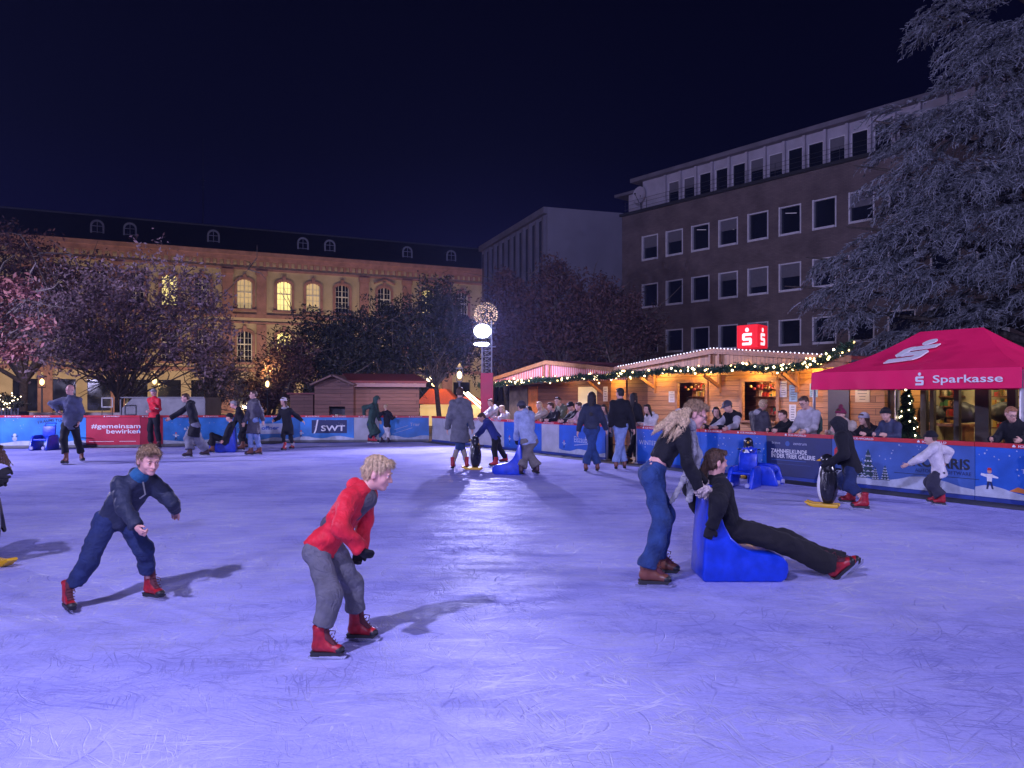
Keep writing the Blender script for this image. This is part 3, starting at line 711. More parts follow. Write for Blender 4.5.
L(gm.outputs[0], nt.nodes['Material Output'].inputs['Surface'])

hgt = math2('ADD', math2('MULTIPLY', fine.outputs[0], .5), math2('ADD', math2('MULTIPLY', brs.outputs[0], .8), math2('MULTIPLY', cuts2, -.45)))
bp = N(nt, 'ShaderNodeBump', inp={'Strength': .8, 'Distance': .010}); L(hgt, bp.inputs['Height']); L(bp.outputs[0], dif.inputs['Normal']); L(bp.outputs[0], gls.inputs['Normal']); nt.nodes.remove(b)
ICE = m
# rink outline: the barrier runs along these corners (ground points)
BL = [(-60, 448.5, 415.3), (140, 447.0, 415.3), (300, 442.2, 415.3), (432, 441.4, 415.8)]     # px, base y, top y of the far barrier
LB = [gp(a, y) for a, y, _ in BL]; LT = [EYE - (t - HY) / F * p.y for p, (_, _, t) in zip(LB, BL)]
C0 = LB[-1]                                                                                    # the corner
RD = (Vector((7.70, 11.4, 0)) - C0); RL = RD.length; RU = RD.normalized()
def rbar(q):  # point of the right barrier's base seen at picture column q
    k = (q - CX) / F; t = (C0.x - k * C0.y) / (k * RU.y - RU.x); return C0 + RU * t
RTOP = .925
RN = Vector((RU.y, -RU.x, 0)); RN = RN if RN.x > 0 else -RN        # away from the ice
end = C0 + RU * (RL + 7.5)
ice_pts = [LB[0] + Vector((-14, -3.0, 0)), *LB, end, end + Vector((-6, -14, 0)), Vector((-26, -14, 0)), ]
o = link_mesh('ice', [tuple(p) for p in ice_pts], [tuple(range(len(ice_pts)))[::-1]], ICE)
o.data.flip_normals() if o.data.polygons[0].normal.z < 0 else None
tag(o, kind='structure')
# plaza ground
m, nt, b = new_mat('plaza_paving'); L = nt.links.new; g = N(nt, 'ShaderNodeNewGeometry')
br = N(nt, 'ShaderNodeTexBrick', inp={'Scale': 1.0, 'Brick Width': .4, 'Row Height': .2, 'Mortar Size': .01, 'Color1': (.16, .14, .13, 1), 'Color2': (.22, .2, .18, 1), 'Mortar': (.06, .055, .05, 1)}); L(g.outputs['Position'], br.inputs['Vector'])
L(br.outputs[0], b.inputs['Base Color']); b.inputs['Roughness'].default_value = .7
tag(MB().add([(-400, -300, -.15), (400, -300, -.15), (400, 600, -.15), (-400, 600, -.15)], [(0, 1, 2, 3)]).build('ground', m), kind='structure')
# dark rubber matting strip at the foot of the barrier
RUB = mat('rubber_mat', (.05, .05, .06), .7, .2, 3, .2)
mb = MB(); ins = .55
for a, c in zip(LB[:-1], LB[1:]):
    d = (c - a).normalized(); n = Vector((d.y, -d.x, 0)); n = n if n.y < 0 else -n
    mb.add([a + Z_ * .006, c + Z_ * .006, c + n * .42 + Z_ * .006, a + n * .42 + Z_ * .006], [(0, 1, 2, 3)])
tag(mb.add([C0 + Z_ * .005, end + Z_ * .005, end - RN * ins + Z_ * .005, C0 - RN * ins + Z_ * .005], [(0, 1, 2, 3)]).build('rubber_matting', RUB), kind='structure')

# ---- building walls with real openings
def wall(name, m, parent, O, d, W, z0, z1, ops, n, depth=.18):
    """front sheet of a wall, pierced by the openings (x0, x1, z0, z1), with reveals; d along, n outwards"""
    O, d, n = Vector(O), Vector(d), Vector(n)
    xs = sorted({0.0, W} | {x for o_ in ops for x in o_[:2]}); zs = sorted({z0, z1} | {z for o_ in ops for z in o_[2:]})
    mb = MB(); P_ = lambda x, z, k=0: O + d * x + Z_ * z - n * k
    q0 = d.cross(Z_).dot(n) > 0
    for a, b_ in zip(xs[:-1], xs[1:]):
        run = None
        for c, e_ in zip(zs[:-1], zs[1:]):
            if any(o_[0] < (a + b_) / 2 < o_[1] and o_[2] < (c + e_) / 2 < o_[3] for o_ in ops): continue
            v = [P_(a, c), P_(b_, c), P_(b_, e_), P_(a, e_)]; mb.add(v if q0 else v[::-1], [(0, 1, 2, 3)])
    for x0, x1, a, b_ in ops:
        for v in ([P_(x0, a), P_(x0, b_), P_(x0, b_, depth), P_(x0, a, depth)], [P_(x1, b_), P_(x1, a), P_(x1, a, depth), P_(x1, b_, depth)],
                  [P_(x0, b_), P_(x1, b_), P_(x1, b_, depth), P_(x0, b_, depth)], [P_(x1, a), P_(x0, a), P_(x0, a, depth), P_(x1, a, depth)]):
            mb.add(v, [(0, 1, 2, 3)])
    return mb.build(name, m, parent)
def rest_of_box(name, m, parent, O, d, W, z0, z1, n, dep):
    O, d, n = Vector(O), Vector(d), Vector(n); A, B = O, O + d * W; C, E = B - n * dep, A - n * dep
    v = [p + Z_ * z for z in (z0, z1) for p in (A, B, C, E)]
    return MB().add(v, [(1, 2, 6, 5), (2, 3, 7, 6), (3, 0, 4, 7), (4, 5, 6, 7)]).build(name, m, parent)

# ---- brown brick office building on the right
BO = Vector((8.2, 56.6, 0)); BDv = Vector((.634, -.773, 0)).normalized(); BN = Vector((-.773, -.634, 0)).normalized()
CLINK = brick_mat('brown_clinker', (.205, .150, .140), (.165, .118, .112), (.115, .098, .10), BDv, .30, .085, .010, .75, .35)
# faint horizontal courses
WFR = mat('window_frame_pale', (.78, .74, .78), .4, .08)
GLASS = mat('window_glass_dark', (.015, .018, .03), .08, .2, .8, spec=.9)
BLIND = mat('window_blind', (.16, .15, .17), .6, .1)
off = thing('office_building', BO, 'brown brick office building with rows of square pale framed windows and attic terrace', 'building')
cols = [2.69 + 2.19 * i for i in range(15)]; rows = [(11.4, 13.2), (7.98, 9.73), (4.68, 6.30), (1.2, 3.0)]
ops = [(c - .73, c + .73, a, b_) for c in cols for a, b_ in rows]
wall('wall', CLINK, off, BO, BDv, 35.6, -.15, 15.0, ops, BN, .16)
rest_of_box('wall', CLINK, off, BO, BDv, 35.6, -.15, 15.0, BN, 12)
blinds = {(0, 0): .5, (1, 0): .45, (3, 0): .42, (7, 0): .5, (3, 1): .3, (4, 1): .72, (5, 1): .5, (6, 1): .55, (8, 0): .0, (10, 1): .4, (4, 2): .12}
for ci, c in enumerate(cols):
    for ri, (a, b_) in enumerate(rows):
        if ri == 3: continue
        mb = MB(); fw = .10; cen = lambda x, z, k: BO + BDv * x + Z_ * z - BN * k
        mb.box(cen(c - .73 + fw / 2, (a + b_) / 2, .03), fw, .20, b_ - a, BDv, BN, Z_); mb.box(cen(c + .73 - fw / 2, (a + b_) / 2, .06), fw * .8, .14, b_ - a, BDv, BN, Z_)
        mb.box(cen(c, b_ - .04, .065), 1.46 - 2 * fw, .12, .08, BDv, BN, Z_); mb.box(cen(c, a + .065, .02), 1.46 - 2 * fw, .24, .13, BDv, BN, Z_)
        wf = mb.build('window', WFR, off)
        if ci in (2, 5, 9) and ri == 0: pass
        MB().box(cen(c, (a + b_) / 2, .13), 1.30, .02, b_ - a - .16, BDv, BN, Z_).build('pane', GLASS, wf)
        k = blinds.get((ci, ri), 0)
        if k: MB().box(cen(c, b_ - .08 - (b_ - a - .2) * k / 2, .085), 1.25, .02, (b_ - a - .2) * k, BDv, BN, Z_).build('blind', BLIND, wf)
# ceiling lamps glimpsed behind two panes
STRIPL = mat('dim_ceiling_lamp', (.5, .45, .6), .5, 0, emit=.35)
for c, z in ((cols[2], 12.85), (cols[5], 12.75), (cols[3], 12.5)):
    MB().box(BO + BDv * c + Z_ * z - BN * .112, .75, .012, .035, (BDv - Z_ * .16).normalized(), BN, Z_).build('ceiling_lamp', STRIPL, off)
# attic
PAINT = mat('attic_pale_panel', (.50, .46, .52), .6, .12, 1.5); DARKM = mat('dark_metal', (.04, .04, .045), .45, .1); SLAB = mat('roof_slab_grey', (.20, .18, .21), .7, .2, 1.0)
Sa = .70; AO = BO - BN * Sa
at_cols = [4.25 + 1.33 * i for i in range(24)]
ops = [(c - .50, c + .50, 15.1, 16.85) for c in at_cols]
wall('attic_wall', PAINT, off, AO + BDv * 1.4, BDv, 34.0, 15.0, 17.42, [(a - 1.4, b_ - 1.4, c, d_) for a, b_, c, d_ in ops], BN, .12)
rest_of_box('attic_wall', PAINT, off, AO + BDv * 1.4, BDv, 34.0, 15.0, 17.42, BN, 9)
mb = MB()
for c in at_cols: mb.box(AO + BDv * (c - .66) + Z_ * 16.2 + BN * .10, .16, .2, 2.4, BDv, BN, Z_)
mb.build('attic_pilasters', PAINT, off)
for i, c in enumerate(at_cols):
    mb = MB(); P_ = lambda x, z, k: AO + BDv * x + Z_ * z - BN * k
    for sx_ in (-.47, .47): mb.box(P_(c + sx_, 15.97, .06), .06, .06, 1.74, BDv, BN, Z_)
    mb.box(P_(c, 16.82, .06), .88, .06, .06, BDv, BN, Z_); w1 = mb.build('attic_window', WFR, off)
    MB().box(P_(c, 15.95, .10), .88, .02, 1.68, BDv, BN, Z_).build('pane', GLASS, w1)
    if i in (0, 1, 5, 6, 9, 12, 13, 14): MB().box(P_(c, 16.45 if i != 6 else 16.3, .075), .87, .02, .7 if i != 6 else 1.0, BDv, BN, Z_).build('blind', BLIND, w1)
MB().box(AO + BDv * 18.4 + Z_ * 17.56 + BN * (-.25) - BN * 4.5, 35.6, 10.5, .28, BDv, BN, Z_).build('roof', SLAB, off)
MB().box(AO + BDv * (-.2) + Z_ * 17.05 - BN * 4.4, 3.2, 8.0, .2, BDv, BN, Z_).build('roof', SLAB, off)
MB().box(AO + BDv * 0.4 + Z_ * 15.95 - BN * 4.2, 2.0, 7.0, 1.98, BDv, BN, Z_).build('attic_wall', PAINT, off)
MB().box(BO + BDv * 17.8 + Z_ * 15.06 + BN * .06, 35.8, .3, .2, BDv, BN, Z_).build('coping', DARKM, off)
mb = MB()
for z in (15.45, 15.75, 16.02): mb.box(BO + BDv * 17.8 + Z_ * z - BN * .12, 35.4, .018, .018, BDv, BN, Z_)
for i in range(18): mb.box(BO + BDv * (.2 + i * 2.06) + Z_ * 15.6 - BN * .12, .022, .022, .88, BDv, BN, Z_)
mb.build('railing', DARKM, off)
# satellite dish (top-level thing on the terrace)
dc = BO + BDv * 1.25 + Z_ * 16.45 - BN * .5
dish = thing('satellite_dish', BO + BDv * 1.25 + Z_ * 15.05 - BN * .5, 'round pale satellite dish on the corner terrace of the brown office building', 'satellite dish')
nv = 18; ax_, az_ = BDv, Z_
vs = [dc - BN * .12] + [dc + (ax_ * math.cos(2 * math.pi * i / nv) + az_ * math.sin(2 * math.pi * i / nv)) * .33 - BN * .08 for i in range(nv)] + [dc + (ax_ * math.cos(2 * math.pi * i / nv) + az_ * math.sin(2 * math.pi * i / nv)) * .62 + BN * .04 for i in range(nv)]
MB().add(vs, [(0, 1 + i, 1 + (i + 1) % nv) for i in range(nv)] + [(1 + i, 1 + nv + i, 1 + nv + (i + 1) % nv, 1 + (i + 1) % nv) for i in range(nv)]).build('reflector', PAINT, dish, True)
MB().tube([dc - BN * .12, dc - BN * .2 - Z_ * 1.38], .035).build('mast', DARKM, dish)
MB().tube([dc - Z_ * .6, dc + BN * .5], .018).box(dc + BN * .5, .12, .12, .1).build('receiver', DARKM, dish)

# ---- plain grey building between
GA = Vector((2.7, 57.7, 0)); GL = Vector((-2.9, 73.1, 0)); GR = Vector((12.6, 60.9, 0)); GZ = 16.0
GREY = mat('grey_render', (.27, .26, .33), .8, .1, .5); GREY2 = mat('grey_strip', (.20, .19, .24), .8, .15, 1)
gb = thing('plain_building', GA, 'plain grey flat roofed building with blank end wall beside the brown office', 'building')
mb = MB(); v = [p + Z_ * z for z in (-.15, GZ) for p in (GA, GR, GR + Vector((-4, 14, 0)), GL)]
mb.add(v, [(0, 1, 5, 4), (1, 2, 6, 5), (2, 3, 7, 6), (3, 0, 4, 7), (4, 5, 6, 7)]).build('wall', GREY, gb)
gd = (GL - GA).normalized(); gn = Vector((-gd.y, gd.x, 0)); gn = gn if gn.x < 0 else -gn; Lg = (GL - GA).length
mb = MB(); mg = MB()
k = 0; xx = .45
while xx < Lg - .6:
    mb.box(GA + gd * xx + Z_ * 8.2 + gn * .12, .28, .26, 14.4, gd, gn, Z_)
    mg.box(GA + gd * (xx + .75) + Z_ * 8.2 + gn * .012, .95, .02, 14.0, gd, gn, Z_); xx += 1.45
mb.build('pilasters', GREY2, gb); mg.build('window_bands', GLASS, gb)
MB().box(GA + gd * (Lg / 2) + Z_ * (GZ - .25) + gn * .15, Lg, .35, .5, gd, gn, Z_).build('parapet', GREY2, gb)

# ---- palace
PO = Vector((-2.2, 86.87, 0)); PD = Vector((-.907, -.42, 0)).normalized(); PN = Vector((.42, -.907, 0)).normalized()
PZ = 0.0; PW = 64.0; so = ((Vector((-3, 86.5, 0)) - PO).dot(PD))
m, nt, b = new_mat('ochre_plaster'); L = nt.links.new; v = coords_along(nt, PD)
no = N(nt, 'ShaderNodeTexNoise', inp={'Scale': .7, 'Detail': 7.0}); L(v, no.inputs['Vector']); r = N(nt, 'ShaderNodeValToRGB')
r.color_ramp.elements[0].position = .3; r.color_ramp.elements[1].position = .7; r.color_ramp.elements[0].color = (.42, .34, .23, 1); r.color_ramp.elements[1].color = (.56, .46, .33, 1)
L(no.outputs[0], r.inputs[0]); L(r.outputs[0], b.inputs['Base Color']); b.inputs['Roughness'].default_value = .85
OCHRE = m
REDST = mat('red_sandstone', (.36, .19, .18), .8, .25, 1.6, .2, 12); SLATE = mat('slate_roof', (.020, .022, .035), .5, .3, 1.2, .3, 10)
LITW = mat('lit_window_warm', (1.0, .82, .32), .5, .25, 1.3, emit=1.05, ecol=(1.0, .80, .30)); LITD = mat('lit_window_dim', (.7, .55, .3), .5, .2, 1.3, emit=.36, ecol=(1.0, .72, .34)); WHITEF = mat('white_window_frame', (.72, .70, .66), .5, .05)
pal = thing('palace', PO, 'long ochre and red sandstone baroque palace with arched windows and slate mansard roof', 'building')
W0 = [6.9, 11.8, 16.3, 19.3, 22.2, 26.0, 29.9, 32.8, 35.7, 38.7, 41.6, 44.5, 48.5, 52.0, 55.5, 59.0, 2.9]
lit_top = {22.2: 2, 19.3: 1, 26.0: 1, 6.9: 2, 29.9: 0, 32.8: 2, 35.7: 0}
lit_mid = {22.2: 2, 16.3: 0, 19.3: 1, 11.8: 1, 26.0: 0, 29.9: 0}
ops = [(c + so - .75, c + so + .75, 10.3, 13.25) for c in W0] + [(c + so - .75, c + so + .75, 5.0, 8.1) for c in W0] + [(c + so - 1.0, c + so + 1.0, .3, 3.2) for c in W0]
wall('wall', OCHRE, pal, PO, PD, PW, -.15, 15.9, ops, PN, .3)
rest_of_box('wall', OCHRE, pal, PO, PD, PW, -.15, 15.9, PN, 13)
pp = lambda x, z, k=0.0: PO + PD * (x + so) + Z_ * z + PN * k
mb = MB()
for z, h_, k_ in ((15.75, .42, .62), (15.32, .44, .42), (14.3, .22, .16), (9.62, .34, .22), (8.95, .16, .14), (4.25, .35, .2)): mb.box(PO + PD * (PW / 2) + Z_ * z + PN * (k_ / 2 + .003), PW + .4, k_, h_, PD, PN, Z_)
mb.build('cornice', REDST, pal)
mb = MB(); xx = -.6
while xx < PW - 2: mb.box(PO + PD * (xx + .8) + Z_ * 14.86 + PN * .17, .26, .3, .46, PD, PN, Z_); xx += .62
mb.build('modillions', REDST, pal)
for x_ in (4.7, 9.3, 14.0, 24.4, 27.6, 37.2, 43.0, 50.2, 53.7, 57.2):
    MB().box(pp(x_, 11.9, .11), .95, .2, 4.56, PD, PN, Z_).box(pp(x_, 13.95, .15), 1.15, .28, .45, PD, PN, Z_).box(pp(x_, 6.6, .10), .95, .18, 4.4, PD, PN, Z_).box(pp(x_, 2.0, .12), 1.15, .22, 4.1, PD, PN, Z_).build('pilaster', REDST, pal)
def arch_frame(c, z0, z1, hw, fw, dep, seg=8, rise=.34):
    """surround with a segmental arched head, as outline prism pieces"""
    q = MB()
    for sg in (-1, 1): q.box(pp(c + sg * (hw + fw / 2), (z0 + z1 - rise) / 2, dep / 2), fw, dep, z1 - rise - z0 + .04, PD, PN, Z_)
    top_in = [(hw * math.cos(math.pi - math.pi * i / seg), z1 - rise + rise * math.sin(math.pi * i / seg)) for i in range(seg + 1)]
    top_out = [((hw + fw) * math.cos(math.pi - math.pi * i / seg), z1 - rise + (rise + fw) * math.sin(math.pi * i / seg)) for i in range(seg + 1)]
    for i in range(seg): q.prism([top_in[i], top_in[i + 1], top_out[i + 1], top_out[i]], pp(c, 0, .0), PD, Z_, PN, dep)
    q.box(pp(c, z0 - .12, .14), 2 * hw + 2 * fw + .3, .28, .22, PD, PN, Z_)
    q.box(pp(c, z1 + .28, .10), .34, .24, .5, PD, PN, Z_)
    # spandrels that square the head of the opening up to the arch
    for sg in (-1, 1):
        for i in range(seg // 2):
            x0, x1 = hw * math.cos(math.pi / 2 * i / (seg // 2)), hw * math.cos(math.pi / 2 * (i + 1) / (seg // 2)); zz = z1 - rise + rise * math.sin(math.pi / 2 * (i) / (seg // 2))
            q.box(pp(c + sg * (x0 + x1) / 2, (zz + z1 + .02) / 2, -.06), max(.004, abs(x0 - x1)), .1, z1 + .02 - zz, PD, PN, Z_)
    return q
for c in W0:
    for (z0, z1, lit, fl) in ((10.3, 13.25, lit_top, 0), (5.0, 8.1, lit_mid, 1)):
        q = arch_frame(c, z0, z1, .72, .26, .12)
        if c in (6.9, 11.8) and fl == 0:
            for sg in (-1, 1): q.box(pp(c + sg * .55, z1 + .62, .16), 1.25, .28, .14, (PD * 1 - Z_ * sg * .42).normalized(), PN, (Z_ + PD * sg * .42).normalized())
        wf = q.build('window', REDST, pal)
        mb = MB()
        for sg in (-1, 1): mb.box(pp(c + sg * .68, (z0 + z1) / 2, -.17), .09, .06, z1 - z0, PD, PN, Z_)
        mb.box(pp(c, (z0 + z1) / 2, -.165), .10, .07, z1 - z0, PD, PN, Z_); mb.box(pp(c, z0 + (z1 - z0) * .58, -.16), 1.36, .07, .12, PD, PN, Z_)
        for sg in (-1, 1): mb.box(pp(c + sg * .36, (z0 + z1) / 2, -.175), .035, .04, z1 - z0, PD, PN, Z_)
        for kz in (.2, .39, .78): mb.box(pp(c, z0 + (z1 - z0) * kz, -.18), 1.36, .04, .035, PD, PN, Z_)
        mb.box(pp(c, z0 + .05, -.168), 1.36, .065, .1, PD, PN, Z_)
        mb.build('frame', WHITEF, wf)
        st = lit.get(c, 0)
        MB().box(pp(c, (z0 + z1) / 2, -.24), 1.5, .02, z1 - z0, PD, PN, Z_).build('pane', (GLASS, LITD, LITW)[st], wf)
    MB().box(pp(c, 1.75, -.24), 2.0, .05, 2.9, PD, PN, Z_).build('door', GLASS, pal)
# mansard roof with dormers
E0 = 15.97; v0 = [PO + PN * .5 + Z_ * E0, PO + PD * PW + PN * .5 + Z_ * E0, PO + PD * PW - PN * 3.2 + Z_ * 18.95, PO - PN * 3.2 + Z_ * 18.95,
      PO + PD * PW - PN * 9.8 + Z_ * 18.95, PO - PN * 9.8 + Z_ * 18.95, PO + PD * PW - PN * 13.5 + Z_ * E0, PO - PN * 13.5 + Z_ * E0]
MB().add(v0, [(0, 1, 2, 3), (3, 2, 4, 5), (5, 4, 6, 7), (0, 3, 5, 7), (1, 6, 4, 2)]).build('roof', SLATE, pal)
LEAD = mat('zinc_dormer', (.42, .42, .48), .5, .1); 
MB().tube([PO - PN * 3.2 + Z_ * 18.98, PO + PD * PW - PN * 3.2 + Z_ * 18.98], .10, 8).build('roof_edge', mat('ridge_lead', (.10, .10, .13), .5, .1), pal)
for qx, in ((97,), (130,), (214,), (304,), (331,), (409,), (453,)):
    kq = (qx - CX) / F; s_ = -(3 + 86.5 * kq) / (.907 - .42 * kq); s_ = (3 + 86.5 * kq) / (-.907 + .42 * kq)
    c = pp(s_, 17.15, -.55)
    ar = [(-.58, -.85), (.58, -.85), (.58, .35)] + [(.58 * math.cos(math.pi * i / 8), .35 + .55 * math.sin(math.pi * i / 8)) for i in range(1, 8)] + [(-.58, .35)]
    dm = MB().prism(ar, c - PN * 1.6, PD, Z_, PN, 1.55).build('dormer', SLATE, pal)
    mb = MB(); ai = [(x * .74, z * .80 if z > 0 else z * .9) for x, z in ar]
    for i in range(len(ar)):
        j = (i + 1) % len(ar); mb.prism([ar[i], ar[j], ai[j], ai[i]], c - PN * .04, PD, Z_, PN, .06)
    mb.box(c + PN * .0, .05, .04, 1.5, PD, PN, Z_); mb.box(c - Z_ * .25 + PN * .0, .85, .04, .05, PD, PN, Z_); mb.box(c + Z_ * .3 + PN * .0, .85, .04, .05, PD, PN, Z_)
    mb.build('frame', LEAD, dm)
    MB().prism(ai, c - PN * .045, PD, Z_, PN, .02).build('pane', GLASS, dm)
# antenna mast on the ridge
am = px(203, 222, 84.5)
an_ = thing('antenna_mast', am, 'thin antenna mast rising from the slate roof of the palace', 'antenna')
MB().tube([am - Z_ * 2.0, am + Z_ * 4.6], [.06, .03], 6).tube([am + Z_ * 4.6, am + Z_ * 9.3], [.03, .015], 6).build('mast', DARKM, an_)
MB().box(am + Z_ * 4.6, .5, .04, .04).box(am + Z_ * 3.9, .34, .04, .04).build('crossbar', DARKM, an_)
# ------------------------------------------------------------------ trees
def leafmat(name, cols, rough=.6):
    m, nt, b = new_mat(name); L = nt.links.new
    g = N(nt, 'ShaderNodeNewGeometry'); r = N(nt, 'ShaderNodeValToRGB'); r.color_ramp.interpolation = 'LINEAR'
    r.color_ramp.elements[0].color = cols[0] + (1,); r.color_ramp.elements[1].color = cols[-1] + (1,)
    for i, c in enumerate(cols[1:-1]): e_ = r.color_ramp.elements.new((i + 1) / (len(cols) - 1)); e_.color = c + (1,)
    L(g.outputs['Random Per Island'], r.inputs[0]); L(r.outputs[0], b.inputs['Base Color']); b.inputs['Roughness'].default_value = rough
    b.inputs['Specular IOR Level'].default_value = .35
    MATS[name] = m; return m
BARK = mat('bark', (.13, .105, .085), .9, .4, 9, .8, 14)
LEAF_P = leafmat('autumn_leaves', [(.16, .10, .11), (.31, .19, .20), (.23, .17, .18), (.44, .31, .32)])
LEAF_R = leafmat('red_autumn_leaves', [(.22, .07, .06), (.34, .14, .11), (.28, .11, .11), (.42, .22, .17)])
LEAF_D = leafmat('evergreen_leaves', [(.012, .016, .012), (.025, .032, .02), (.04, .045, .03), (.07, .06, .05)])
LEAF_B = leafmat('russet_leaves', [(.06, .03, .03), (.10, .05, .045), (.15, .07, .06), (.09, .06, .06)])
LEAF_T = leafmat('bare_twig_leaves', [(.10, .075, .075), (.16, .12, .11), (.20, .16, .16)])
def leaves(name, m, parent, blobs, n, size, seed, ruff=.35, hollow=.45):
    r = np.random.RandomState(seed); vol = np.array([b[1].x * b[1].y * b[1].z for b in blobs]) ** .8; ch = r.choice(len(blobs), n, p=vol / vol.sum())
    C = np.array([tuple(b[0]) for b in blobs])[ch]; R = np.array([tuple(b[1]) for b in blobs])[ch]
    d = r.normal(size=(n, 3)); d /= np.linalg.norm(d, axis=1)[:, None]
    lump = 1 + ruff * (np.sin(d[:, 0] * 5 + ch) * np.sin(d[:, 2] * 6 + 2 * ch) + .6 * np.sin(d[:, 0] * 13 + d[:, 2] * 9) * np.sin(d[:, 1] * 11))
    P_ = C + d * R * (hollow + (1 - hollow) * r.rand(n) ** .7)[:, None] * lump[:, None]
    # gather leaves into sprays
    q = r.rand(n) < .75; cell = np.floor(P_ / .62); hsh = np.abs(np.sin(cell @ np.array([12.98, 78.2, 37.7])) * 43758.5) % 1
    P_ = P_[(hsh > .30) | ~q]; n = len(P_)
    a = r.normal(size=(n, 3)); a /= np.linalg.norm(a, axis=1)[:, None]; b_ = np.cross(a, r.normal(size=(n, 3))); b_ /= np.linalg.norm(b_, axis=1)[:, None]
    s = size * (.6 + .8 * r.rand(n))[:, None]
    V = np.stack([P_ - a * s, P_ + b_ * s * .42, P_ + a * s, P_ - b_ * s * .42], 1).reshape(-1, 3)
    return link_mesh(name, V, np.arange(4 * n).reshape(-1, 4), m, parent)
def limbs(root, base, blobs, r0, seed, fork=1.6, nb=26, stems=1, lean=0.3, tw=90):
    rr = random.Random(seed); mb = MB()
    tops = []
    for k in range(stems):
        a = 2 * math.pi * k / max(1, stems) + rr.random(); off = Vector((math.cos(a), math.sin(a), 0)) * (0 if stems == 1 else r0 * .7)
        top = base + Z_ * fork + off * 1.5 + Vector((rr.uniform(-lean, lean), rr.uniform(-lean, lean), 0))
        mb.tube([base + off - Z_ * .1, base + off * 1.1 + Z_ * .25, top], [r0 * 1.25 / stems ** .4, r0 / stems ** .4, r0 * .8 / stems ** .4], 8); tops.append(top)
    ends = []
    for i in range(nb):
        st = tops[i % len(tops)]; b = rr.choice(blobs)
        tgt = b[0] + Vector((rr.gauss(0, .5) * b[1].x, rr.gauss(0, .5) * b[1].y, rr.gauss(.1, .5) * b[1].z))
        m1 = st.lerp(tgt, .35) + Z_ * rr.uniform(.0, .6) + Vector((rr.uniform(-.4, .4), rr.uniform(-.3, .3), 0)); m2 = st.lerp(tgt, .7) + Vector((rr.uniform(-.4, .4), rr.uniform(-.4, .4), rr.uniform(-.2, .4)))
        k = rr.uniform(.35, .6); mb.tube([st, m1, m2, tgt], [r0 * k / stems ** .3, r0 * k * .62 / stems ** .3, r0 * .2, r0 * .05], 6, cap=False); ends += [m1, m2, tgt]
    for i in range(tw):
        s = rr.choice(ends); t = s + Vector((rr.gauss(0, .8), rr.gauss(0, .8), rr.gauss(.2, .6))); mb.tube([s, s.lerp(t, .5) + Vector((rr.uniform(-.2, .2), 0, rr.uniform(-.1, .2))), t], [.035, .022, .008], 4, cap=False)
    return mb.build('trunk', BARK, root, True)
def ptree(label, base, D, blobs, m, n, size, seed, r0=.16, fork=1.4, nb=24, stems=1, dep=1.0, tw=90, hollow=.4, group='trees around the square', name='broadleaf_tree'):
    """blobs: (px, py, radius px x, radius px y, depth offset)"""
    bl = []
    for (a, b, rx, ry, dd) in blobs:
        k = (D + dd) / F; bl.append((px(a, b, D + dd), Vector((rx * k, (rx + ry) * .5 * k * dep, ry * k))))
    bs = px(base, HY, D); bs.z = -.15
    root = thing(name, bs, label, 'tree', group)
    limbs(root, bs, bl, r0, seed, fork, nb, stems, tw=tw)
    leaves('crown', m, root, bl, n, size, seed, hollow=hollow)
    return root
ptree('wide autumn tree with several pale stems left of the palace windows', 120, 33.5, [(95, 318, 62, 55, 0), (150, 300, 60, 48, 0), (195, 320, 42, 52, .8), (60, 335, 48, 42, -.6), (120, 352, 70, 26, 0), (212, 352, 24, 34, .5)], LEAF_P, 23000, .092, 1, .17, 1.7, 40, 4, tw=240)
ptree('tall dark autumn tree rising behind the wide one at the picture edge', 22, 42, [(12, 262, 52, 42, 0), (45, 300, 60, 40, 0), (-25, 300, 60, 60, 0), (85, 290, 40, 35, 1)], LEAF_B, 15000, .12, 2, .25, 2.5, 26, 1, tw=130)
ptree('red leaved tree beside the floodlight at the far left edge', -42, 25.5, [(-20, 310, 38, 42, 0), (22, 290, 22, 16, 0), (38, 322, 22, 12, .3), (15, 350, 26, 14, .2), (-40, 350, 40, 36, 0)], LEAF_R, 5200, .10, 3, .14, 2.0, 13, 2, tw=70, hollow=.2)
ptree('small twiggy grey tree behind the clear plastic enclosure', 214, 36, [(214, 362, 26, 30, 0), (228, 385, 20, 22, 0)], LEAF_T, 6500, .06, 4, .09, .9, 22, 3, tw=160)
ptree('dark bushy evergreen with russet tips left of the brown cabin', 268, 39, [(268, 385, 22, 26, 0), (290, 362, 28, 24, 0), (258, 395, 24, 18, -.5)], LEAF_B, 9000, .09, 5, .13, 1.1, 20, 2)
ptree('dark rounded evergreen standing right behind the brown cabin gable', 322, 41, [(322, 345, 44, 36, 0), (300, 366, 36, 26, 0), (350, 338, 34, 32, 0), (345, 368, 40, 22, 0)], LEAF_D, 19000, .095, 6, .15, 1.6, 24, 1, hollow=.25)
ptree('dark evergreen with a pointed top left of the light globe', 440, 40, [(440, 318, 36, 38, 0), (428, 348, 36, 30, 0), (460, 345, 26, 36, .4), (440, 300, 22, 22, 0)], LEAF_D, 17000, .095, 7, .14, 2.3, 24, 1, hollow=.25)
ptree('dark broad evergreen between the cabin roof and the pointed one', 386, 41.5, [(386, 336, 38, 36, 0), (372, 362, 36, 24, 0), (404, 362, 28, 26, 0), (396, 320, 24, 22, 0)], LEAF_D, 17000, .095, 8, .15, 1.8, 22, 1, hollow=.25)
ptree('russet leaved tree directly right of the floodlight tower', 512, 43, [(515, 318, 30, 44, 0), (520, 350, 34, 26, 0), (505, 290, 20, 22, 0)], LEAF_B, 13000, .10, 9, .14, 1.9, 24, 2, hollow=.3)
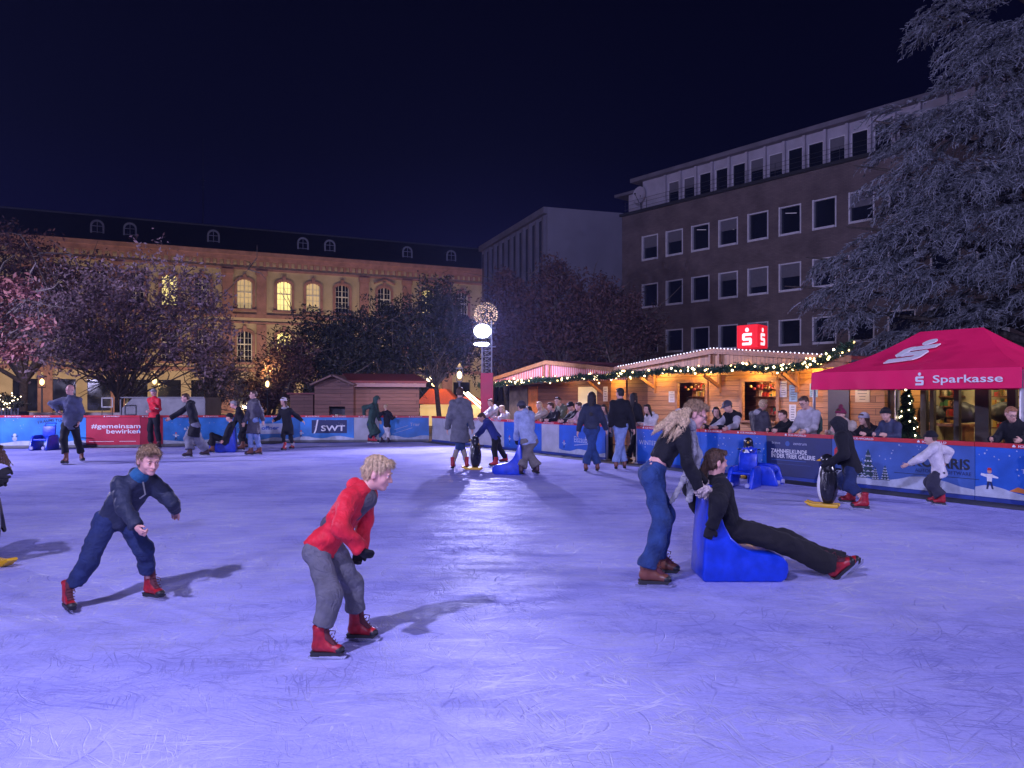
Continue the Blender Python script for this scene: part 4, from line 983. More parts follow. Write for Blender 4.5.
ptree('tallest russet leaved tree in front of the plain grey building', 565, 42.5, [(560, 300, 34, 40, 0), (575, 335, 38, 34, 0), (540, 340, 26, 30, 0), (556, 276, 18, 16, 0)], LEAF_B, 18000, .10, 10, .17, 2.0, 28, 2, tw=150, hollow=.3)
ptree('loose russet tree against the corner of the brown office building', 622, 41.5, [(615, 320, 34, 40, 0), (632, 345, 28, 26, 0), (600, 300, 24, 24, 0), (650, 330, 18, 24, .3)], LEAF_B, 14000, .09, 11, .14, 1.6, 28, 2, tw=150, hollow=.3)

# cedar with long drooping silvery sprays
CEDAR = leafmat('silvery_cedar_needles', [(.10, .115, .12), (.22, .23, .25), (.34, .35, .38), (.46, .47, .52)], .7)
def spray(seed):
    r = random.Random(seed); mb = MB(); L_ = 1.0; pts = []
    y = 0; z = 0; x = 0
    for i in range(6): pts.append(Vector((x, y, z))); x += L_ / 5; y += r.uniform(-.07, .07); z += -.02 - .035 * i + r.uniform(-.05, .05)
    mb.tube(pts, [.030, .032, .030, .028, .022, .008], 3, cap=False)
    for i in range(1, 6):
        for sg in (-1, 1):
            if r.random() < .12: continue
            a = pts[i]; l = r.uniform(.18, .42) * (1.15 - i * .12); b1 = a + Vector((l * .45, sg * l * .42, r.uniform(-.08, .06))); b2 = b1 + Vector((l * .4, sg * l * .30, r.uniform(-.14, .02)))
            mb.tube([a, b1, b2], [.022, .024, .006], 3, cap=False)
            if r.random() < .5: mb.tube([b1, b1 + Vector((l * .2, -sg * l * .05, -l * .45))], [.018, .005], 3, cap=False)
    return np.array([tuple(v) for v in mb.v]), np.array([list(f) for f in mb.f])
SPR = [spray(100 + i) for i in range(9)]
def cedar():
    D = 29.0; tb = px(1075, HY, D); tb.z = -.15
    root = thing('cedar_tree', tb, 'big silvery cedar with drooping branches over the pink tent', 'tree')
    cl = [(985, -25, 70, 45, -.5), (960, 22, 38, 22, -.4), (1000, 60, 55, 42, -1), (965, 118, 50, 34, -1.5), (1010, 120, 60, 42, -2.2), (915, 128, 32, 26, -1), (1005, 190, 70, 46, -2.6), (945, 180, 52, 34, -2),
          (900, 172, 32, 30, -1.2), (895, 232, 42, 26, -1.5), (862, 262, 42, 20, -1.2), (935, 228, 60, 32, -2.2), (900, 272, 52, 20, -1.8), (845, 290, 28, 18, -1.0), (868, 312, 28, 22, -1.0), (1015, 238, 42, 26, -2.8), (980, 262, 38, 16, -2.4), (1030, 285, 22, 22, -2.5), (1060, 60, 60, 70, 0), (1070, 180, 60, 70, 0)]
    sp = [(905, 340, 55, 22, -.8, 90), (985, 300, 60, 22, -1.2, 100), (950, 318, 60, 22, 0.2, 90)]
    V, Q, off = [], [], 0; r = np.random.RandomState(5); tr = Vector((tb.x, tb.y, 0))
    for c in cl + sp:
        nf = int((c[5] if len(c) > 5 else c[2] * c[3] * .105) / (7.4 if c[1] > 110 else 6.2))
        kk = (D + c[4]) / F; C = px(c[0] + 2, c[1], D + c[4]); R = Vector((c[2] * kk, max(1.2, c[2] * kk * .8), c[3] * kk))
        for i in range(nf):
            # one frond: a flat drooping fan of sprays
            d = r.normal(size=3); d[1] = -abs(d[1]) if r.rand() < .7 else d[1]; d /= np.linalg.norm(d); rad = .25 + .65 * r.rand() ** .6
            P0 = C + Vector((d[0] * R.x, d[1] * R.y, d[2] * R.z)) * rad
            out = Vector((P0.x - tr.x, P0.y - tr.y, 0)); out = out.normalized() if out.length > .5 else Vector((-1, 0, 0))
            aa = r.normal() * .5; out = Vector((out.x * math.cos(aa) - out.y * math.sin(aa), out.x * math.sin(aa) + out.y * math.cos(aa), 0)); sdw = Vector((-out.y, out.x, 0))
            FL = 1.1 + .9 * r.rand(); tilt = r.normal() * .16; k_ = int(11 + 8 * r.rand())
            for j in range(k_):
                t_ = r.rand() ** .8; la = r.normal() * .34 * (1.1 - .5 * t_)
                P_ = P0 + out * (FL * (t_ - .4)) + sdw * la * FL * .6 + Z_ * (tilt * t_ - .42 * t_ * t_ - .25 * la * la + r.normal() * .05)
                u = (out + sdw * (la * 1.5 + r.normal() * .28) + Z_ * (tilt - .62 * t_ + r.normal() * .14)).normalized(); s_ = u.cross(Z_).normalized(); n_ = s_.cross(u); ro = r.normal() * .35
                s2 = s_ * math.cos(ro) + n_ * math.sin(ro); n2 = n_ * math.cos(ro) - s_ * math.sin(ro)
                M = np.array([tuple(u), tuple(s2), tuple(n2)]) * (.42 + .38 * r.rand())
                v, f = SPR[r.randint(len(SPR))]
                V.append(v @ M + np.array(tuple(P_))); Q.append(f + off); off += len(v)
    V = np.concatenate(V); Q = np.concatenate(Q)
    link_mesh('crown', V, Q, CEDAR, root)
    mb = MB(); mb.tube([tb, tb + Z_ * 4, tb + Z_ * 9, tb + Z_ * 15, tb + Z_ * 19], [.55, .48, .36, .22, .08], 10)
    rr = random.Random(3)
    for c in cl + sp:
        T = px(c[0], c[1], D + c[4]); z0 = max(2.5, T.z - .4 - .12 * (T - tb).length); st = Vector((tb.x, tb.y, min(z0, 18)))
        mid = st.lerp(T, .5) + Z_ * .35; mb.tube([st, mid, T, T + (T - mid) * .5 - Z_ * .15], [.20, .13, .06, .02], 6, cap=False)
        for k in range(6):
            a = mid.lerp(T, rr.random()); mb.tube([a, a + Vector((rr.uniform(-1.6, .4), rr.uniform(-1.2, 1.2), rr.uniform(-.4, .5)))], [.04, .01], 4, cap=False)
    mb.build('trunk', BARK, root, True)
cedar()

# ------------------------------------------------------------------ rink barrier: every section a thing of its own
RED = mat('red_rail', (.55, .02, .03), .4, .1, 8); WHT = mat('white_print', (.78, .78, .80), .5, .0); WB = mat('white_board', (.46, .46, .50), .5, .22, 2.5, .05)
BLU = mat('banner_blue', (.012, .11, .52), .45, .25, 2.2, .05, 6); BLU2 = mat('banner_light_blue', (.03, .22, .62), .45, .35, 1.6, .05, 6); NAVY = mat('banner_navy', (.018, .030, .13), .45, .3, 1.5, .05, 6)
BRED = mat('banner_red', (.50, .022, .055), .45, .12, 2, .05, 6); STEELB = mat('banner_steel_blue', (.045, .12, .40), .45, .3, 1.8, .05, 6); SNOWB = mat('banner_snow', (.50, .54, .66), .5, .25, 5); DBL = mat('print_dark_blue', (.012, .02, .09), .5, 0); DKG = mat('print_dark', (.015, .02, .04), .5, 0)
PINE = mat('print_pine', (.012, .05, .06), .5, .3, 20); ORG = mat('print_orange', (.7, .22, .05), .5, .2); SKP = mat('print_skin', (.6, .32, .25), .5, 0); PRED = mat('print_red', (.6, .03, .03), .5, 0); KICK = mat('kick_strip', (.02, .05, .30), .5, .2, 4); KICKG = mat('kick_grey', (.16, .16, .18), .6, .25, 4)
class Sec:
    """one section of barrier from A to B (base points), tops at za, zb; n points away from the ice"""
    def __init__(s, A, B, za, zb, label, face, kick=KICK, rail_text=True, group='sections of the rink barrier'):
        s.A, s.B, s.za, s.zb = A, B, za, zb; s.d = (B - A).normalized(); s.W = (B - A).length; s.n = Vector((-s.d.y, s.d.x, 0))
        if s.n.dot(A.lerp(B, .5) - Vector((0, 5, 0))) < 0: s.n = -s.n
        s.root = thing('rink_barrier', A.lerp(B, .5), label, 'barrier', group)
        g = .004
        def quad(z0a, z0b, z1a, z1b, k0, k1, name, m):
            a, b = s.A + s.d * g, s.B - s.d * g
            v = [p + s.n * k + Z_ * z for k in (k0, k1) for p, z in ((a, z0a), (b, z0b), (b, z1b), (a, z1a))]
            return MB().add(v, [(0, 1, 2, 3), (4, 7, 6, 5), (0, 4, 5, 1), (1, 5, 6, 2), (2, 6, 7, 3), (3, 7, 4, 0)]).build(name, m, s.root)
        s.board = quad(.075, .075, za - .07, zb - .07, 0, .05, 'board', face)
        quad(.008, .008, .072, .072, -.012, .06, 'kick_strip', kick)
        s.rail = quad(za - .068, zb - .068, za, zb, -.02, .075, 'top_rail', RED)
        if rail_text:
            L_ = s.W; k = max(1, int(L_ / .85)); o = s.pt(0, 0)
            for i in range(k):
                x = (i + .5) * L_ / k - .28; zz = s.top(x + .2) - .052
                mb = MB(); q = s.A + s.d * x + Z_ * zz - s.n * .022
                if s.d.x < 0: pass
                u = s.u(); mb.prism([(0, 0), (.045, 0), (.045, .018), (.0225, .042), (0, .018)], q, s.d, Z_, -s.n, .003)
                mb.build('rail_logo', WHT, s.rail)
                uu = s.u(); st = q + s.d * (.08 if uu.dot(s.d) > 0 else .48)
                text('ICE-WORLD', st, uu, Z_, .034, WHT, s.rail, bold=.02, width=.40)
    def u(s): return s.d if s.d.cross(Z_).dot(s.n) < 0 else -s.d
    def top(s, x): return s.za + (s.zb - s.za) * x / s.W
    def pt(s, fx, fz, k=.004):
        """fraction across as seen from the ice (0 left) and fraction up"""
        d = s.u(); a = s.A if d.dot(s.d) > 0 else s.B; x = fx * s.W; xx = x if d.dot(s.d) > 0 else s.W - x
        return a + d * x + Z_ * (.075 + fz * (s.top(xx) - .145)) - s.n * k
    def txt(s, t, fx, fz, h, m, w=None, al='LEFT', bold=0.0, name='lettering', k=.004): return text(t, s.pt(fx, fz, k), s.u(), Z_, h, m, s.board, name, .001, bold, w, al)
    def shp(s, shapes, m, name, k=.003, th=.002):
        mb = MB()
        for (fx, fz, pts) in shapes: mb.prism(pts, s.pt(fx, fz, k), s.u(), Z_, -s.n, th)
        return mb.build(name, m, s.board)
    def snow(s, n, seed, lo=.5):
        r = random.Random(seed); sh = []
        for i in range(n):
            c = (r.uniform(.03, .97), r.uniform(lo, .97)); R = r.uniform(.008, .022)
            sh.append((c[0], c[1], [(R * (1 if j % 2 else .35) * math.cos(math.pi * j / 6), R * (1 if j % 2 else .35) * math.sin(math.pi * j / 6)) for j in range(12)]))
        s.shp(sh, SNOWB, 'snowflakes')
    def ground(s, seed, h=.14, m=SNOWB):
        r = random.Random(seed); k = 12; pts = [(0.0, 0.0), (s.W - .01, 0.0)] + [((s.W - .01) * (1 - i / k), h * (1 + .45 * math.sin(i * .8 + seed) + .15 * r.random())) for i in range(k + 1)]
        s.shp([(0.002, .003, pts)], m, 'snowy_ground', .002, .001)
    def trees(s, items):
        for fx, fz, h in items:
            a, w_ = [], []
            for i in range(5):
                z = h * i / 5.6; ww = h * .36 * (1 - i / 6); a.append((fx, fz, [(-ww, z), (ww, z), (0, z + h * .30)])); 
                for q in (-.6, 0, .6): w_.append((fx, fz, [(ww * q - ww * .3, z + .01), (ww * q + ww * .28, z + .012), (ww * q, z + .03 + h * .03)]))
            s.shp(a, PINE, 'printed_trees', .004, .001); s.shp(w_, SNOWB, 'printed_trees', .0056, .001)
    def kid(s, fx, fz, h, m=WHT):
        s.shp([(fx, fz, [(-.10 * h, .35 * h), (.10 * h, .35 * h), (.13 * h, .70 * h), (-.13 * h, .70 * h)]), (fx, fz, [(-.38 * h, .62 * h), (-.10 * h, .54 * h), (-.10 * h, .68 * h), (-.36 * h, .72 * h)]), (fx, fz, [(.36 * h, .52 * h), (.10 * h, .54 * h), (.10 * h, .68 * h), (.38 * h, .58 * h)])], m, 'printed_skater')
        s.shp([(fx, fz, [(-.14 * h, 0), (-.06 * h, 0), (.02 * h, .36 * h), (-.09 * h, .36 * h)]), (fx, fz, [(.10 * h, .02 * h), (.18 * h, .02 * h), (.09 * h, .36 * h), (0, .36 * h)])], DBL, 'printed_skater')
        s.shp([(fx, fz, circ(0, .82 * h, .10 * h))], SKP, 'printed_skater', .003, .003)
        s.shp([(fx, fz, [(-.10 * h, .86 * h), (.10 * h, .86 * h), (.07 * h, .98 * h), (-.07 * h, .98 * h)])], PRED, 'printed_skater', .004, .003)
def far_pt(q):
    for (a, b, c), p, p2, (a2, b2, c2) in zip(BL[:-1], LB[:-1], LB[1:], BL[1:]):
        if q <= a2 + .01:
            k = (q - CX) / F; d = p2 - p; t = (k * p.y - p.x) / (d.x - k * d.y); P_ = p + d * t
            tz = EYE - ((c + (c2 - c) * (q - a) / (a2 - a)) - HY) / F * P_.y; return P_, tz
def fsec(q0, q1, label, face, **kw):
    A, za = far_pt(q0); B, zb = far_pt(q1); return Sec(A, B, za, zb, label, face, kick=KICKG, **kw)
# far side, left to right; corners of the polyline fall on section joints
s = fsec(-58, 0, 'light blue barrier section at the far left edge of the rink', BLU2)
s = fsec(0, 86, 'light blue barrier section with dark arched lettering behind the frame seat', BLU2); s.snow(14, 1); s.ground(1, .10)
for i, ch in enumerate('TRAUMSTUNDE'): s.txt(ch, .43 + .035 * i, .76 + .10 * math.sin(i / 10 * math.pi), .085, DBL, bold=.02)
s.shp([(.17, .16, circ(0, .07, .07)), (.17, .16, circ(0, .19, .05))], SNOWB, 'printed_snowman'); s.shp([(.17, .16, [(-.11, .15), (-.04, .14), (-.04, .16), (-.11, .175)]), (.17, .16, [(.11, .15), (.04, .14), (.04, .16), (.11, .175)])], DKG, 'printed_snowman')
s = fsec(86, 140, 'red barrier section with the white hashtag slogan', BRED)
s.txt('#gemeinsam', .10, .61, .145, WHT, w=1.50, bold=.012); s.txt('bewirken', .37, .42, .145, WHT, w=1.05, bold=.012); s.shp([(.965, .44, [(0, 0), (.05, 0), (.05, .15), (.03, .15), (0, .08)])], BLU2, 'printed_thumb')
s.shp([(.06, .12, [(0, 0), (.75, 0), (.75, .014), (0, .014)]), (.62, .12, [(0, 0), (.5, 0), (.5, .014), (0, .014)])], WHT, 'printed_lines')
s = fsec(140, 163, 'short red barrier end section behind the person in red', BRED)
s = fsec(163, 258, 'blue barrier section with small printed skaters behind the seated skater', BLU2); s.snow(16, 3, .3); s.ground(4, .09); s.kid(.13, .14, .26, SNOWB); s.kid(.80, .14, .24, SNOWB); s.txt('e.V.', .21, .52, .11, WHT, bold=.02)
s = fsec(258, 300, 'blue barrier section with a pale sponsor field behind the white hatted girl', BLU2); s.shp([(.02, .30, [(0, 0), (.85, 0), (.85, .36), (0, .36)])], SNOWB, 'printed_field', .002, .001); s.txt('offner', .08, .48, .13, BLU, w=.60, bold=.03); s.ground(2, .08)
s = fsec(300, 354, 'blue barrier section with a dark blue field of three white capitals', BLU2); s.snow(8, 6, .6); s.ground(5, .09); s.kid(.02, .12, .26, SNOWB)
s.shp([(.215, .30, [(0, 0), (1.24, 0), (1.24, .47), (0, .47)])], DBL, 'printed_field', .002, .001)
s.shp([(.25, .28, [(0, 0), (.05, .02), (.10, .12), (.17, .50), (.12, .50), (.05, .14)])], WHT, 'printed_stroke', .004); s.txt('SWT', .385, .40, .20, WHT, w=.85, bold=.022)
s = fsec(354, 379, 'white barrier board left of the green coated skater', WB)
s = fsec(379, 429, 'blue barrier section with white script beside the corner', BLU2); s.ground(7, .10); s.shp([(.25, .25, [(0, 0), (.02, 0), (.75, .22), (.74, .235)]), (.3, .45, [(0, 0), (.01, -.01), (.5, .14), (.5, .155)])], SNOWB, 'printed_lines'); s.txt('Trier', .62, .62, .12, SNOWB, bold=.01)
# right side, from the corner towards the camera
def rsec(q0, q1, label, face, **kw):
    A = rbar(q0) if q0 > 434 else C0.copy(); B = rbar(q1); return Sec(A, B, RTOP, RTOP, label, face, **kw)
s = rsec(432, 443, 'narrow white barrier board just right of the corner', WB, rail_text=False)
s = rsec(443, 472, 'white barrier board behind the grey coated skater', WB)
s = rsec(472, 504, 'white barrier board behind the child bent over a penguin', WB)
s = rsec(504, 541.5, 'blue barrier section behind the skater in a pale hoodie', BLU); s.snow(8, 12, .1); s.kid(.16, .18, .22, SNOWB)
s = rsec(541.5, 559, 'white barrier board between two blue sections', WB)
s = rsec(559, 605.5, 'blue barrier section with white script behind the couple', BLU); s.ground(3, .10); s.kid(.12, .18, .22, SNOWB); s.txt('Eiszauber', .34, .42, .17, SNOWB, w=.75, bold=.0); s.shp([(.35, .30, [(0, 0), (.9, .10), (.9, .115), (0, .02)])], SNOWB, 'printed_lines')
s = rsec(637, 700, 'blue barrier section right of the rink entrance gap', BLU); s.snow(14, 14, .3); s.txt('WINTER', .04, .52, .11, SNOWB, w=.6)
s = rsec(700, 766.5, 'bright blue barrier section behind the parked sleds', BLU); s.snow(26, 15, .35); s.ground(9, .07, STEELB)
s = rsec(766.5, 832, 'navy barrier section advertising dentistry in large capitals', NAVY)
s.txt('ärztes', .09, .80, .055, SNOWB, w=.20); s.shp([(.34, .79, [(a * .05, b * .05) for a, b in circ(0, .5, 1, 16)])], STEELB, 'printed_emblem'); s.txt('zentrum', .43, .80, .06, SNOWB, w=.30)
s.txt('ZAHNHEILKUNDE', .08, .575, .082, WHT, w=.82, bold=.02); s.txt('IN DER TRIER GALERIE', .08, .455, .082, WHT, w=1.0, bold=.02); s.shp([(.08, .39, [(0, 0), (.80, 0), (.80, .012), (0, .012)])], STEELB, 'printed_lines')
s.shp([(.08, .30, [(0, 0), (.9, 0), (.9, .004), (0, .004)])], STEELB, 'printed_lines')
s = rsec(832, 975, 'blue barrier section with printed snowy firs and a software company field', STEELB); s.snow(34, 16, .4); s.ground(11, .15, SNOWB)
s.shp([(-.03 + .05, .52, [(0, 0), (.16, .02), (.20, .10), (.15, .22), (.06, .26), (.0, .18)])], PRED, 'printed_cap'); s.shp([(.02, .44, [(-.02, 0), (.2, 0), (.2, .06), (-.02, .06)])], WHT, 'printed_cap', .005)
s.trees([(.285, .17, .50), (.235, .15, .30), (.41, .14, .26), (.34, .13, .22)])
s.txt('KOLARIS', .60, .515, .165, DKG, w=.93, bold=.03); s.txt('AUTOHAUS-SOFTWARE', .62, .39, .06, DBL, w=.90); s.shp([(.475, .33, [(0, 0), (1.38, 0), (1.38, .008), (0, .008)])], DKG, 'printed_lines')
s = rsec(975, 1100, 'bright blue barrier section with a printed child skater by the frame edge', BLU); s.snow(24, 17, .45); s.ground(12, .12, SNOWB); s.kid(.13, .16, .34); s.shp([(.30, .16, [(0, 0), (.22, -.02), (.30, .02), (.12, .07)])], ORG, 'printed_leaves'); s.txt('Trier', .40, .52, .07, SNOWB)
# steel posts at the entrance gap
ALU = mat('aluminium', (.55, .55, .58), .35, .15, metal=.8)
for q, lb in ((606.2, 'thin aluminium gate post left of the rink entrance gap'), (636.2, 'thin aluminium gate post right of the rink entrance gap')):
    p = rbar(q) + RN * .03; t = thing('gate_post', p, lb, 'post', 'posts of the rink entrance'); MB().box(p + Z_ * .5, .05, .05, .98).build('post', ALU, t); MB().box(p + Z_ * .02, .16, .16, .02).build('base_plate', ALU, t)

# ------------------------------------------------------------------ stalls on the right
WOOD = plank_mat('chalet_planks', (.46, .22, .09), RU, .15, .55); WOODD = plank_mat('dark_planks', (.20, .085, .05), RU, .15, .6); WOODV = plank_mat('door_planks', (.42, .20, .08), RU, .13, .55, True); BEAM = mat('beam_wood', (.36, .17, .08), .6, .3, 9, .3, 30); ROOFR = mat('stall_roof_red', (.18, .03, .03), .6, .2, 4)
def stripe_mat():
    m, nt, b = new_mat('red_white_awning'); L = nt.links.new; v = coords_along(nt, RU)
    wv = N(nt, 'ShaderNodeTexWave', wave_type='BANDS', bands_direction='X', inp={'Scale': 2.6, 'Distortion': .8, 'Detail': 1.0}); L(v, wv.inputs[0])
    r = N(nt, 'ShaderNodeValToRGB'); r.color_ramp.interpolation = 'EASE'; r.color_ramp.elements[0].position = .42; r.color_ramp.elements[1].position = .52; r.color_ramp.elements[0].color = (.62, .05, .05, 1); r.color_ramp.elements[1].color = (.72, .55, .55, 1)
    L(wv.outputs[0], r.inputs[0]); L(r.outputs[0], b.inputs['Base Color']); b.inputs['Roughness'].default_value = .6; return m
AWN = stripe_mat()
BULB = mat('bulb_warm', (1, .72, .32), .3, 0, emit=9.0, ecol=(1.0, .66, .26)); BULBW = mat('bulb_white', (1, .85, .6), .3, 0, emit=12.0, ecol=(1.0, .80, .50)); GARL = leafmat('garland_needles', [(.01, .03, .015), (.02, .06, .03), (.04, .09, .04)]); SPECK = mat('cold_bulb', (.8, .8, 1), .3, 0, emit=3.0, ecol=(.85, .8, 1.0))
def bulb_mesh():
    mb = MB().sphere((0, 0, 0), 1.0, 6, 4); me = bpy.data.meshes.new('bulb'); me.from_pydata(mb.v, [], mb.f); return me
BM = {}
def bulb(parent, p, r, m):
    key = m.name
    if key not in BM: BM[key] = bulb_mesh(); BM[key].materials.append(m)
    o = bpy.data.objects.new('bulb', BM[key]); col.objects.link(o); o.parent = parent; o.location = p - origin(parent); o.scale = (r, r, r)
def garland(label, pts, sag, n, seed, group='fir garlands on the stalls', rb=.029, fat=.11, maxb=95):
    rr = random.Random(seed); root = thing('light_garland', pts[0], label, 'garland', group); path = []
    for a, b in zip(pts[:-1], pts[1:]):
        for i in range(14): t = i / 14; path.append(a.lerp(b, t) - Z_ * sag * 4 * t * (1 - t))
    path.append(pts[-1]); V = []; m = len(path)
    r = np.random.RandomState(seed); nn = int(n * 55); ii = r.rand(nn) * (m - 1.001); i0 = ii.astype(int); A = np.array([tuple(p) for p in path])
    P_ = A[i0] * (1 - (ii - i0))[:, None] + A[i0 + 1] * (ii - i0)[:, None] + r.normal(size=(nn, 3)) * fat * .42
    a = r.normal(size=(nn, 3)); a /= np.linalg.norm(a, axis=1)[:, None]; b_ = np.cross(a, r.normal(size=(nn, 3))); b_ /= np.linalg.norm(b_, axis=1)[:, None]
    V = np.stack([P_ - a * .065, P_ + b_ * .016, P_ + a * .065, P_ - b_ * .016], 1).reshape(-1, 3); link_mesh('greenery', V, np.arange(4 * nn).reshape(-1, 4), GARL, root)
    for k in range(min(maxb, n)):
        t = rr.random() * (m - 1.001); i = int(t); p = path[i].lerp(path[i + 1], t - i) + Vector((rr.gauss(0, fat * .5), rr.gauss(0, fat * .5), rr.gauss(0, fat * .55)))
        bulb(root, p, rb * rr.uniform(.6, 1.15), BULBW if rr.random() < .5 else BULB)
    return root
def gable_stall(label, R, W, zl, zr, za, mat_wall, mat_gable, ov=1.1, dep=3.0, group='wooden market stalls'):
    """R: right front corner of the roof, going W metres along RU reversed (away); za apex"""
    d = -RU; Lp = R + d * W; base = R.lerp(Lp, .5) + RN * ov
    root = thing('market_stall', Vector((base.x, base.y, -.15)), label, 'stall', group)
    P_ = lambda x, z, k: R + d * x + RN * k + Z_ * z
    hw = W / 2; 
    # roof plates
    mb = MB()
    for (x0, z0, x1, z1) in ((-.15, zr, hw, za), (hw, za, W + .15, zl)):
        v = [P_(x0, z0, -.02), P_(x1, z1, -.02), P_(x1, z1, dep + ov), P_(x0, z0, dep + ov)]; v += [q + Z_ * .09 for q in v]
        mb.add(v, [(0, 1, 2, 3), (4, 7, 6, 5), (0, 4, 5, 1), (3, 2, 6, 7), (0, 3, 7, 4), (1, 5, 6, 2)])
    mb.build('roof', ROOFR, root)
    mb = MB()
    for (x0, z0, x1, z1) in ((-.17, zr, hw, za), (hw, za, W + .17, zl)):
        a, b = P_(x0, z0 + .02, -.045), P_(x1, z1 + .02, -.045); dd = (b - a); mb.box(a.lerp(b, .5), dd.length, .05, .15, dd.normalized(), RN, dd.normalized().cross(RN))
    mb.build('bargeboard', BEAM, root)
    # gable panel
    g0 = min(zl, zr) - .02
    MB().add([P_(.05, g0 + (zr - g0) * .0, .03), P_(W - .05, zl - .03, .03), P_(W - .05, zl - .005, .03), P_(hw, za - .03, .03), P_(.05, zr - .005, .03)], [(0, 1, 2, 3, 4)]).build('gable', mat_gable, root)
    a, b = P_(.0, zr - .09, .06), P_(W, zl - .09, .06); mb = MB(); mb.box(a.lerp(b, .5), (b - a).length, .12, .17, (b - a).normalized(), RN, Z_)
    for f_ in (.48, .52): mb.box(P_(W * f_, (za + g0) / 2 + .02, .0), .07, .06, za - g0 - .1, d, RN, Z_)
    mb.build('beam', BEAM, root)
    return root, P_
# stall 2 (large, in the middle)
R2 = Vector((7.85, 17.9, 0)); W2 = 8.0
st2, P2 = gable_stall('big open fronted log stall with fir garland below the red sign', R2, W2, 2.50, 2.50, 2.89, WOOD, WOODV, 1.15, 2.6)
def q2x(q, k, R, d=-RU):  # distance along the front at picture column q, for depth k behind the roof edge
    o_ = R + RN * k; kk = (q - CX) / F; return (o_.x - kk * o_.y) / (kk * d.y - d.x)
OV = 1.15
wins = [(q2x(706, OV, R2), q2x(678, OV, R2)), (q2x(777, OV, R2), q2x(743, OV, R2))]
ops = [(min(a), max(a), .95, 2.06) for a in wins]
WO = R2 + RN * OV
wall('wall', WOOD, st2, WO, -RU, W2 - .1, -.15, 2.49, ops, -RN, .07)
rest_of_box('wall', WOODD, st2, WO, -RU, W2 - .1, -.15, 2.46, -RN, 2.5)
INT = mat('stall_interior', (.30, .12, .05), .7, .5, 8); LITG = mat('lit_shelf_glow', (1, .7, .35), .5, .6, 9, emit=.8, ecol=(1.0, .62, .22))
for o_ in ops:
    mb = MB()
    for x in (o_[0] - .05, o_[1] + .05): mb.box(WO - RU * x + Z_ * 1.5 - RN * .02, .10, .06, 1.32, RU, RN, Z_)
    mb.box(WO - RU * ((o_[0] + o_[1]) / 2) + Z_ * 2.11 - RN * .02, o_[1] - o_[0] + .2, .06, .1, RU, RN, Z_); mb.box(WO - RU * ((o_[0] + o_[1]) / 2) + Z_ * .93 - RN * .10, o_[1] - o_[0] + .24, .30, .05, RU, RN, Z_)
    mb.build('hatch_frame', BEAM, st2)
rr = random.Random(8)
GOODC = [mat('goods_red', (.5, .04, .03), .5, 0), mat('goods_cream', (.7, .6, .4), .5, 0), mat('goods_brown', (.2, .08, .04), .5, 0), mat('goods_green', (.05, .15, .06), .5, 0), mat('goods_gold', (.7, .45, .1), .3, 0, metal=.5)]
for o_ in ops:
    mb = MB()
    MB().box(WO - RU * ((o_[0] + o_[1]) / 2) + Z_ * 1.5 + RN * .95, o_[1] - o_[0] + .6, .03, 1.5, RU, RN, Z_).build('back_shelf', INT, st2)
    for z in (1.12, 1.38, 1.64, 1.88):
        for i in range(22):
            x = rr.uniform(o_[0] - .15, o_[1] + .15); h_ = rr.uniform(.07, .19); mb.box(WO - RU * x + Z_ * (z + h_ / 2) + RN * (.80 + rr.uniform(0, .1)), rr.uniform(.04, .10), .07, h_, RU, RN, Z_, rr.randrange(5))
        mb.box(WO - RU * ((o_[0] + o_[1]) / 2) + Z_ * (z - .012) + RN * .84, o_[1] - o_[0] + .5, .2, .02, RU, RN, Z_, 2)
    for i in range(9):
        x = o_[0] + (o_[1] - o_[0]) * (i + .5) / 9; mb.sphere(WO - RU * x + Z_ * (1.93 - .07 * (i % 2)) + RN * .25, .045, 8, 5, rr.choice((0, 0, 4)))
    mb.build('goods', GOODC, st2, False)['kind'] = 'stuff'
    lamp('stall_hatch_light', WO - RU * ((o_[0] + o_[1]) / 2) + Z_ * 1.98 + RN * .5, 26, (1.0, .62, .28), .05)
mb = MB(); 
for q in (655, 720, 798):
    x = q2x(q, OV, R2); mb.box(WO - RU * x + Z_ * 2.06 - RN * .30, .07, .82, .09, RU, (RN * .8 - Z_ * .42).normalized(), (RN * .42 + Z_ * .8).normalized()); mb.box(WO - RU * x + Z_ * 2.02 - RN * .04, .09, .07, .55, RU, RN, Z_)
mb.build('brace', BEAM, st2)
PAPER = mat('paper_notice', (.62, .62, .64), .6, .1, 20); PAPERB = mat('paper_blue', (.25, .42, .60), .6, .2, 20); INK = mat('notice_ink', (.08, .08, .1), .6, 0)
def notice(root, O, u, n, x0, x1, z0, z1, m, lines=6, seed=0):
    r = random.Random(seed); P_ = lambda x, z, k: O + u * x + Z_ * z + n * k; a = MB().box(P_((x0 + x1) / 2, (z0 + z1) / 2, .012), x1 - x0, .006, z1 - z0, u, n, Z_).build('notice', m, root); mb = MB()
    for i in range(lines):
        z = z1 - (z1 - z0) * (i + 1) / (lines + 1); l = (x1 - x0) * r.uniform(.4, .75); mb.box(P_((x0 + x1) / 2, z, .0165), l, .003, (z1 - z0) * .035, u, n, Z_)
    mb.build('notice_text', INK, a)
for (qa, qb, za_, zb_, m_, s_) in ((669, 675.5, 1.45, 1.80, PAPER, 1), (780, 787, 1.62, 2.05, PAPER, 2), (789.5, 797.5, 1.50, 1.95, PAPERB, 3), (789.5, 796.5, .95, 1.42, PAPER, 4), (810, 818, 1.62, 1.98, PAPERB, 5)):
    xa, xb = q2x(qb, OV, R2), q2x(qa, OV, R2); notice(st2, WO, -RU, -RN, min(xa, xb), max(xa, xb), za_, zb_, m_, 6, s_)
